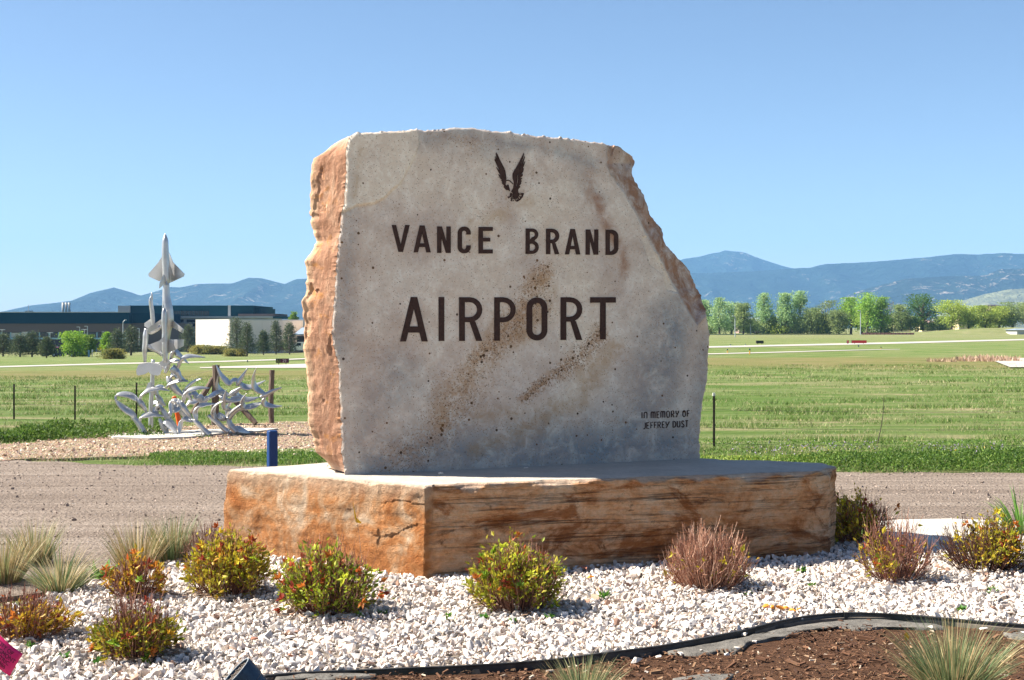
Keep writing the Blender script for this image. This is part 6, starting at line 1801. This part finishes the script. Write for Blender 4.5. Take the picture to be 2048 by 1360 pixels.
# ------------------------------------------------------------------ trees
def far_tree(name, label, px, base, top, wpx, pal, kind, group, dens=1.0, leafs=None, Y=None):
    if Y is None:
        c = on_ground(px, base)
        if c.y > 470: c = at(px, base, 440.0)
    else: c = at(px, base, Y)
    Y = c.y; H = (base - top) / FPX * Y; W = wpx / FPX * Y
    root = thing(name, label, 'tree', tuple(c), group)
    cv = np.array(c)
    mb = MB()
    ls = leafs or max(0.16, Y * 0.0011)
    if kind == 'pine':
        mb.tube([c + Vector((0, 0, -.2)), c + Vector((.02 * H, 0, H * .5)), c + Vector((0, 0, H * .97))], [W * .035, W * .025, .02], 7)
        nl = 30
        pts, dirs = [], []
        for k in range(nl):
            f = k / nl; z = H * (0.10 + .88 * f ** .9)
            reach = W * .5 * (1 - f) ** .75 * random.uniform(.62, 1.12) + .05 * W
            nb = 6 if f < .85 else 4
            a0 = random.uniform(0, 6.28)
            for b in range(nb):
                a = a0 + 6.283 * b / nb + random.uniform(-.35, .35); rr = reach * random.uniform(.6, 1.1)
                tip = Vector((math.cos(a) * rr, math.sin(a) * rr, z + rr * random.uniform(-.05, .35)))
                if b % 2 == 0: mb.tube([c + Vector((0, 0, z)), c + tip], [.03 * W * .4, .01], 4)
                m = int(17 * dens * (0.4 + rr / (W * .5)))
                t = rng.uniform(.25, 1.05, m)[:, None]
                p = np.array([0, 0, z]) * (1 - t) + np.array(tip) * t + rng.normal(0, .045 * W, (m, 3))
                pts.append(p); dirs.append(np.tile(np.array([math.cos(a), math.sin(a), .55]), (m, 1)) + rng.normal(0, .5, (m, 3)))
        P = np.vstack(pts); D = np.vstack(dirs); n = len(P)
        S = np.stack([np.full(n, ls * .55), np.full(n, ls * 1.25), np.full(n, ls)], 1) * rng.uniform(.6, 1.3, (n, 1))
        c_ = pal[rng.integers(0, len(pal), n)] * rng.uniform(.7, 1.25, (n, 1))
        mat = M['needle']
    else:
        tr = W * (.035 if kind != 'bush' else .03)
        nl = {'poplar': 34, 'round': 34, 'bush': 14, 'bare': 26}[kind]
        if kind != 'bush':
            mb.tube([c + Vector((0, 0, -.3)), c + Vector((.03 * W, 0, H * .3)), c + Vector((-.02 * W, 0, H * .62))], [tr * 1.3, tr, tr * .45], 7)
        pts = []
        for k in range(nl):
            z = random.uniform(.16 if kind != 'bush' else .10, .95)
            if kind == 'poplar': prof = math.sin(min(1, (z + .12) / 1.1) * math.pi) ** .55 * (1.06 - .35 * z)
            elif kind == 'bush': prof = math.sqrt(max(0, 1 - z ** 2))
            else: prof = math.sqrt(max(0, 1 - ((z - .55) / .48) ** 2))
            a = random.uniform(0, 6.283); rr = W * .42 * prof * math.sqrt(random.random()) * 1.05
            q = Vector((math.cos(a) * rr, math.sin(a) * rr, z * H))
            if kind != 'bush' or k % 3 == 0:
                z0 = min(.62, max(.12, z * .62)) * H if kind != 'bush' else 0
                mb.tube([c + Vector((0, 0, z0)), c + q * .6 + Vector((0, 0, z0 * .4)), c + q], [tr * .4, tr * .25, tr * .1], 4)
            m = int((130 if kind != 'bare' else 26) * dens)
            sg = W * random.uniform(.075, .14)
            p = np.array(q) + rng.normal(0, 1, (m, 3)) * [sg, sg, sg * (.8 if kind != 'poplar' else 1.1)]
            pts.append(np.hstack([p, np.full((m, 1), random.random())]))
        P4 = np.vstack(pts); P = P4[:, :3]
        P[:, 2] = np.clip(P[:, 2], .03 * H, H * 1.01)
        n = len(P); D = rng.normal(0, 1, (n, 3)) + [0, 0, .2]
        S = np.stack([np.full(n, ls), np.full(n, ls), np.full(n, ls)], 1) * rng.uniform(.6, 1.3, (n, 1))
        ci = (P4[:, 3] * len(pal)).astype(int).clip(0, len(pal) - 1)
        c_ = (pal[ci] * .6 + pal[rng.integers(0, len(pal), n)] * .4) * rng.uniform(.75, 1.25, (n, 1))
        mat = M['tree_leaf']
    if mb.v: mb.build('trunk' if kind != 'bush' else 'stems', M['bark'], root)
    V, F, C = scatter(LEAF_V, LEAF_F, frames(D), S, P + cv, c_)
    o = mesh_np('crown', V, F, mat, root, col=C); o['kind'] = 'stuff'
    return root

PN = np.array([(0.040, 0.062, 0.030), (0.062, 0.085, 0.038), (0.030, 0.045, 0.026), (0.085, 0.095, 0.045)]) * 1.6 * 1.2
DG = np.array([(0.15, 0.26, 0.025), (0.23, 0.33, 0.03), (0.09, 0.18, 0.025), (0.19, 0.30, 0.03)]) * 1.25 * 1.2
WL = np.array([(0.16, 0.16, 0.04), (0.22, 0.19, 0.05), (0.11, 0.12, 0.035)]) * 1.5
LB = np.array([(0.17, 0.27, 0.10), (0.22, 0.32, 0.14), (0.12, 0.20, 0.08), (0.26, 0.33, 0.17)]) * 1.35 * 1.35
BG = np.array([(0.14, 0.26, 0.03), (0.20, 0.33, 0.045), (0.09, 0.17, 0.025), (0.25, 0.34, 0.06)]) * 1.45 * 1.3
DK = np.array([(0.055, 0.12, 0.03), (0.08, 0.16, 0.035), (0.035, 0.08, 0.022)]) * 1.5
YG = np.array([(0.26, 0.33, 0.06), (0.33, 0.38, 0.08), (0.19, 0.26, 0.05)]) * 1.25 * 1.3
OL = np.array([(0.14, 0.19, 0.07), (0.19, 0.23, 0.09), (0.10, 0.14, 0.05)]) * 1.5 * 1.3
GB = np.array([(0.25, 0.26, 0.20), (0.32, 0.31, 0.26), (0.20, 0.22, 0.16)])
PG = 'pines along the left edge of the airfield'
for a in (('dark pine cut by the left picture edge', 6, 713, 667, 54), ('second dark pine from the left picture edge', 40, 714, 669, 56), ('dark pine third from the left, touching the taller one', 64, 714, 664, 56),
          ('narrow thin pine left of the bright green tree', 93, 716, 674, 42), ('broad dark pine just left of the sculpture', 262, 711, 652, 62), ('dark pine left of the tall lamp post', 234, 712, 658, 48),
          ('dark pine right behind the sculpture jets', 376, 706, 650, 50), ('tallest broad pine in front of the cream hall corner', 472, 712, 634, 58), ('pine with a leaning top right of the tallest broad pine', 494, 713, 645, 44),
          ('smallest slim pine of the three before the shaded hall wall', 527, 710, 661, 34), ('tall slim pine in the middle of the three before the shaded hall wall', 552, 709, 641, 40), ('slim pine nearest to the stone before the hall', 579, 709, 644, 38)):
    far_tree('pine_tree', a[0], *a[1:], PN, 'pine', PG)
far_tree('deciduous_tree', 'bright fresh green tree between the dark pines on the left', 146, 714, 664, 52, DG, 'round', None)
far_tree('deciduous_tree', 'darker green lower tree right behind the bright green one', 174, 713, 671, 34, DG * .6, 'round', None)
far_tree('deciduous_tree', 'slim bright green tree beside the yellow diamond sign', 213, 711, 666, 24, DG, 'poplar', None)
far_tree('deciduous_tree', 'two pointed green treetop showing above the cream hall roof', 586, 690, 622, 24, DG * .7, 'poplar', None, Y=420)
for a in (('olive willow bush right of the yellow diamond sign', 222, 718, 699, 48), ('wide olive willow bush at the foot of the sunlit cream wall', 405, 709, 692, 52), ('second olive willow bush before the cream wall', 438, 709, 694, 44),
          ('yellowish low bush at the foot of the tallest pine', 468, 713, 699, 40), ('small green bush left of the yellow diamond sign', 162, 713, 704, 26), ('small green bush behind the three slim pines', 510, 706, 697, 34)):
    o = far_tree('bush', a[0], *a[1:], WL if 'green' not in a[0] else DG * .6, 'bush', 'bushes before the left buildings', 2.2); o['category'] = 'bush'
TG = 'trees lining the far side of the airfield'
for a in (('pale poplar half hidden by the right edge of the stone', 1407, 668, 602, 34, LB, 'poplar'), ('pale blue green poplar just right of the stone', 1437, 668, 597, 40, LB, 'poplar'), ('pale spreading tree second from the stone', 1464, 668, 605, 48, LB, 'round'),
          ('greyish sparse tree left of the brick house', 1488, 668, 608, 34, OL, 'round'), ('tall pale poplar right of the brick house', 1530, 668, 588, 38, LB, 'poplar'), ('left one of two tall pale poplars standing together', 1571, 668, 588, 36, LB, 'poplar'),
          ('right one of two tall pale poplars standing together', 1602, 668, 584, 38, LB, 'poplar'), ('olive rounded tree below the pair of poplars', 1622, 668, 618, 44, OL, 'round'), ('dark olive tree left of the bright green group', 1652, 668, 603, 48, OL * .8, 'round'),
          ('low dark olive tree at the left foot of the bright green group', 1678, 668, 622, 36, OL * .8, 'round'), ('bright green tree with an upright crown at the left of its group', 1701, 666, 597, 52, BG * .9, 'poplar'), ('tallest bright green tree of the group', 1735, 666, 587, 54, BG, 'poplar'),
          ('green tree at the right of the bright group', 1760, 665, 596, 36, BG * .8, 'poplar'), ('short bright green tree in front of the tallest one', 1724, 666, 612, 40, BG, 'round'), ('bare greyish tree right of the bright green group', 1783, 662, 603, 34, GB, 'bare'),
          ('thin pale green tree left of the dark round tree', 1805, 661, 611, 34, OL, 'round'), ('large dark green round tree on the right', 1846, 659, 590, 70, DK, 'round'), ('light yellow green tree right of the dark round tree', 1903, 657, 602, 54, YG, 'round'),
          ('lower yellow green tree beside the yellow house', 1938, 656, 613, 40, YG, 'round'), ('yellow green rounded tree near the right picture edge', 1968, 656, 613, 46, YG * .85, 'round'), ('dull olive tree at the right picture edge', 2024, 654, 606, 52, OL, 'round'),
          ('wide yellow green tree between the two olive ones on the right', 1996, 655, 614, 44, YG * .9, 'round'), ('olive tree cut by the right picture edge', 2068, 654, 608, 56, OL, 'round')):
    far_tree('poplar_tree' if a[6] == 'poplar' else 'deciduous_tree', a[0], a[1] + random.uniform(-2, 2), a[2], a[3], a[4] * 1.18, a[5] * .88, a[6], TG, 0.95, None, 430.0 + random.uniform(-8, 8))
for i, (px, w, t, lb) in enumerate(((1425, 40, 640, 'low green thicket at the right edge of the stone'), (1510, 40, 645, 'low thicket in front of the brick house'), (1550, 36, 642, 'low thicket between the tall poplars'), (1590, 40, 640, 'low thicket under the pair of poplars'),
                               (1640, 46, 640, 'low thicket below the dark olive tree'), (1770, 36, 638, 'low thicket right of the bright green group'), (1822, 40, 640, 'low thicket left of the dark round tree'), (1880, 36, 640, 'low thicket between dark round and light tree'), (1985, 60, 636, 'low thicket under the yellow green trees at the right'))):
    o = far_tree('thicket', lb, px, 668 if px < 1780 else 660, t - 6, w * 1.6, OL if i % 2 else YG * .8, 'bush', 'thickets between the far trees', 2.0, None, 437.0); o['category'] = 'bush'

# grassy bank and low fences at the far side
def bank():
    xs = np.linspace(1740, 2300, 90); vs = []
    Y = 405.0
    for k, f in enumerate(np.linspace(0, 1, 9)):
        for px in xs:
            hgt = 2.05 * ss(1740, 1990, px) * math.sin(f * math.pi) ** 1.2
            y = Y + 26 * f
            vs.append(((px - 1024) / FPX * y, y, -.15 + hgt + .2 * fbm((px * .02, f * 4, 1), 3)))
    n = len(xs)
    fs = [(a * n + i, a * n + i + 1, (a + 1) * n + i + 1, (a + 1) * n + i) for a in range(8) for i in range(n - 1)]
    o = mesh_np('grass_bank', vs, fs, M['field'], smooth=True)
    tag(o, 'low grassy bank in front of the far houses on the right', None, None, 'structure')
bank()
def low_fence(label, x0, x1, ytop, ybase, mat, Y, n, cat='fence'):
    root = thing('fence', label, cat, tuple(at((x0 + x1) / 2, ybase, Y)))
    for k in range(n):
        a = x0 + (x1 - x0) * k / n; b = x0 + (x1 - x0) * (k + .97) / n
        facade_box('panel', mat, root, a, b, ytop, ybase, Y, .08)
    for k in range(n + 1):
        x = x0 + (x1 - x0) * k / n
        facade_box('post', M['rust_steel'], root, x - .35, x + .35, ytop - .6, ybase + .6, Y - .2, .16)
M['screen'] = paint('teal windscreen cloth', (0.015, 0.13, 0.11), 0.8, 0.1, 0.3)
M['darkscreen'] = paint('dark mesh screen', (0.07, 0.09, 0.085), 0.85, 0.1, 0.3)
M['redwhite'] = paint('faded red barrier', (0.45, 0.20, 0.17), 0.7, 0.25, 0.15)
low_fence('teal screened fence right beside the stone at the far side of the field', 1395, 1488, 668.5, 677.5, M['screen'], 380, 8)
low_fence('dark low mesh fence in front of the far trees', 1490, 1705, 668.5, 674.5, M['darkscreen'], 385, 14)
low_fence('long pinkish red and white barrier row before the grassy bank', 1724, 1828, 665.5, 670.5, M['redwhite'], 390, 14, 'barrier')

# ------------------------------------------------------------------ poles, signs, vehicles
def lamp_post(label, px, base, top, arms, tall=False):
    c = on_ground(px, base)
    if c.y > 480: c = at(px, base, 420.0)
    Y = c.y; t = at(px, top, Y)
    root = thing('street_lamp', label, 'street lamp', tuple(c), 'lamp posts')
    MB().tube([c - Vector((0, 0, .2)), t], [.10 * Y / 250, .065 * Y / 250], 7).build('pole', M['pole'], root)
    for dx, dy in arms:
        e = at(px + dx, top - dy, Y)
        MB().tube([t - Vector((0, 0, .05)), (t + e) / 2 + Vector((0, 0, abs(dy) * .02)), e], .05 * Y / 250, 5).build('arm', M['pole'], root)
        s = math.copysign(1, dx)
        MB().box(min(e.x, e.x + s * 3 * Y / FPX), max(e.x, e.x + s * 3 * Y / FPX), Y - .2, Y + .2, e.z - .1, e.z + .12).build('lamp_head', M['pole'], root)
for a in (('tall lamp post with one raised arm left of the sculpture', 246, 690, 644, [(4, 4)]), ('lamp post with one short arm above the bright green tree', 159.5, 692, 654, [(-3, 0)]), ('lamp post with one short arm right of the bright green tree', 175, 692, 652.5, [(-3, 0)]),
          ('double armed lamp post between two others by the bright tree', 169, 694, 659, [(-3, 0), (3, 0)]), ('double armed lamp post in front of the thin pine', 100, 700, 665.5, [(-3, 0), (3, 0)]), ('double armed lamp post at the far left picture edge', 4, 700, 659.5, [(-3, 0), (3, 0)]),
          ('short lamp post left of the sculpture near the wall', 278.5, 690, 657, [(-1, 0)]), ('lamp post with two heads behind the broad dark pine', 232, 696, 664, [(-3, 0), (2, 0)]), ('thin lamp post standing before the slim bright green tree', 208.5, 700, 664, [(-2, 0)]),
          ('double armed lamp post behind the third pine', 50, 698, 664.5, [(-3, 0), (3, 0)]),
          ('lamp post left of the brick house on the right side', 1470, 674, 632, [(-2, 0)]), ('lamp post in front of the brick house', 1501, 668, 638, [(-1, 0)]), ('dark lamp post in front of the tallest bright green tree', 1721, 670, 621, [(-2, 0)])):
    lamp_post(*a)

def car(label, px, base, L, colr, facing, name='parked_car', van=False):
    c = on_ground(px, base)
    if c.y > 400 or c.y < 100: c = at(px, base, 300.0)
    root = thing(name, label, 'van' if van else 'car', tuple(c))
    mat = paint(name + ' paint', colr, 0.3, 0.03, 1, 0.2, 0.5)
    Wd = 1.8; f = facing
    if van: prof = [(-.5, .28), (-.5, 1.9), (-.46, 2.0), (.22, 2.0), (.34, 1.35), (.48, 1.1), (.5, .6), (.5, .28)]
    else: prof = [(-.5, .35), (-.5, .85), (-.46, 1.0), (-.36, 1.05), (-.24, 1.48), (-.1, 1.55), (.08, 1.5), (.24, 1.05), (.44, .92), (.5, .7), (.5, .35)]
    MB().prism([(c.x + f * x * L, c.y, c.z + z) for x, z in prof], (0, Wd, 0)).build('body', mat, root)
    if van: g_ = [(.08, 1.25), (.08, 1.85), (.22, 1.85), (.31, 1.25)]
    else: g_ = [(-.30, 1.06), (-.22, 1.42), (-.1, 1.49), (.06, 1.44), (.18, 1.06)]
    MB().prism([(c.x + f * x * L, c.y - .02, c.z + z) for x, z in g_], (0, .05, 0)).build('side_window', M['glass'], root)
    for x in (-.31, .32):
        for y in (0.0, Wd - .2):
            p = Vector((c.x + f * x * L, c.y + y - .03, c.z + .33))
            w = MB().tube([p, p + Vector((0, .22, 0))], .33, 14).build('wheel', M['darkbrown'], root)
            MB().tube([p + Vector((0, -.012, 0)), p + Vector((0, -.002, 0))], .19, 10).build('rim', M['pole'], w)
    for z in ((.75,) if not van else (.8,)):
        MB().box(min(c.x + f * L * .495, c.x + f * L * .503), max(c.x + f * L * .495, c.x + f * L * .503), c.y + .1, c.y + .45, c.z + z - .1, c.z + z + .1).build('headlight', M['white_metal'], root)
        MB().box(min(c.x + f * L * .495, c.x + f * L * .503), max(c.x + f * L * .495, c.x + f * L * .503), c.y + 1.35, c.y + 1.7, c.z + z - .1, c.z + z + .1).build('headlight', M['white_metal'], root)
car('dark parked car right of the thin pine on the left', 126, 714, 4.6, (0.02, 0.035, 0.06), 1)
car('small red parked car half hidden left of the dark car', 104, 713, 4.2, (0.30, 0.03, 0.05), -1)
car('white van parked beside the hall right next to the stone', 606, 703, 5.4, (0.72, 0.72, 0.72), -1, 'parked_van', True)
car('dull red parked car behind the slim pines before the hall', 566, 704, 4.2, (0.16, 0.05, 0.06), 1)

def diamond_sign():
    c = on_ground(200, 713); Y = c.y
    root = thing('road_sign', 'yellow diamond road sign on a post among the left bushes', 'sign', tuple(c))
    MB().tube([c, at(200, 690, Y)], .05, 6).build('post', M['pole'], root)
    p = at(200, 697, Y - .12); s = 4.6 * Y / FPX
    yel = paint('yellow sign sheeting', (0.80, 0.66, 0.0), 0.5, 0.05, 2)
    MB().prism([p + Vector((0, 0, s)), p + Vector((-s, 0, 0)), p + Vector((0, 0, -s)), p + Vector((s, 0, 0))], (0, .04, 0)).build('panel', yel, root)
diamond_sign()
for lb, px, y0, y1, w, m in (('small white sign on a post left of the yellow diamond sign', 184.5, 699, 704, 3, 'white_metal'), ('pale blue upright board near the yellow diamond sign', 177.5, 700, 714, 3.4, 'paleblue')):
    c = on_ground(px, 714); Y = c.y
    root = thing('sign_board', lb, 'sign', tuple(c))
    MB().tube([c, at(px, y0, Y)], .05, 6).build('post', M['pole'], root)
    facade_box('panel', M[m], root, px - w / 2, px + w / 2, y0, y1, Y - .12, .05)

def taxi_sign(label, x0, x1, y0, y1, base, parts, Yf=None):
    c = on_ground((x0 + x1) / 2, base) if Yf is None else at((x0 + x1) / 2, base, Yf); Y = c.y
    root = thing('airfield_sign', label, 'sign', tuple(c))
    facade_box('housing', M['rust_steel'], root, x0 - .3, x1 + .3, y0 - .3, y1 + .3, Y, .35)
    for a, b, colr, txt, tc in parts:
        pm = paint('sign face', colr, 0.5, 0.06, 1.5)
        facade_box('face', pm, root, a, b, y0, y1, Y - .03, .025)
        if txt:
            V, F = text_mesh(txt, 1.0)
            w = V[:, 0].max() - V[:, 0].min(); h = V[:, 1].max() - V[:, 1].min()
            hh = (y1 - y0) * .72 * Y / FPX; k = hh / h; kx = min(k, (b - a) * .8 * Y / FPX / w)
            mid = at((a + b) / 2, (y0 + y1) / 2, Y)
            cx, cy = (V[:, 0].max() + V[:, 0].min()) / 2, (V[:, 1].max() + V[:, 1].min()) / 2
            W = [(mid.x + (p[0] - cx) * kx, Y - .036 - p[2] * 4, mid.z + (p[1] - cy) * k) for p in V]
            mesh_np('print', W, F, paint('sign print', tc, 0.5), root)
    for x in (x0 + (x1 - x0) * .2, x0 + (x1 - x0) * .8):
        p = at(x, base, Y)
        MB().box(p.x - .03, p.x + .03, Y + .1, Y + .16, p.z - .1, at(x, y1, Y).z - .02).build('leg', M['rust_steel'], root)
taxi_sign('small black and dark red taxiway sign reading A1 29 left of the stone', 552, 576.5, 717.5, 725.5, 729, [(552, 561, (0.02, 0.022, 0.02), 'A1', (0.35, 0.28, 0.05)), (561.2, 576.5, (0.10, 0.008, 0.035), '29', (0.6, 0.45, 0.5))])
taxi_sign('black airfield sign standing in the field right of the stone', 1513, 1527, 681.5, 686.5, 688.5, [(1513, 1527, (0.012, 0.02, 0.018), '', None)])
taxi_sign('long red airfield sign beyond the runway', 1704, 1733, 681, 686, 688, [(1704, 1733, (0.42, 0.018, 0.015), '', None)])
taxi_sign('tiny red and white airfield sign left of the long red one', 1694.5, 1697.5, 681, 686, 688, [(1694.5, 1697.5, (0.42, 0.05, 0.05), '', None)])
def edge_light(label, px, base, top, colr):
    c = on_ground(px, base); Y = c.y; t = at(px, top, Y)
    root = thing('edge_light', label, 'marker light', tuple(c), 'marker lights in the grass')
    s = 1.1 * Y / FPX
    MB().tube([c, Vector((c.x, Y, c.z + (t.z - c.z) * .7))], [s, s], 8).build('stem', paint('marker stem', colr, .6), root)
    MB().tube([Vector((c.x, Y, c.z + (t.z - c.z) * .7 + .002)), t], [s * 1.5, s * .9], 8).build('lamp', M['navy'], root)
edge_light('orange and blue marker light in the grass right of the stone', 1499.5, 709, 697, (0.60, 0.30, 0.03))
edge_light('small orange marker light nearer the stone', 1455, 707, 698, (0.5, 0.3, 0.06))
edge_light('pale marker light beside the runway nearest the stone', 1461, 693, 688.5, (.6, .6, .58))
edge_light('pale marker light beside the runway further right', 1491, 692, 688, (.6, .6, .58))
edge_light('dark marker light in front of the runway at the middle right', 1717, 694, 690, (.08, .1, .12))
edge_light('small marker light right of the dark one', 1762, 698, 694, (.5, .35, .08))
edge_light('dark marker light in front of the thin left taxiway', 495, 724.5, 720.5, (.08, .1, .12))
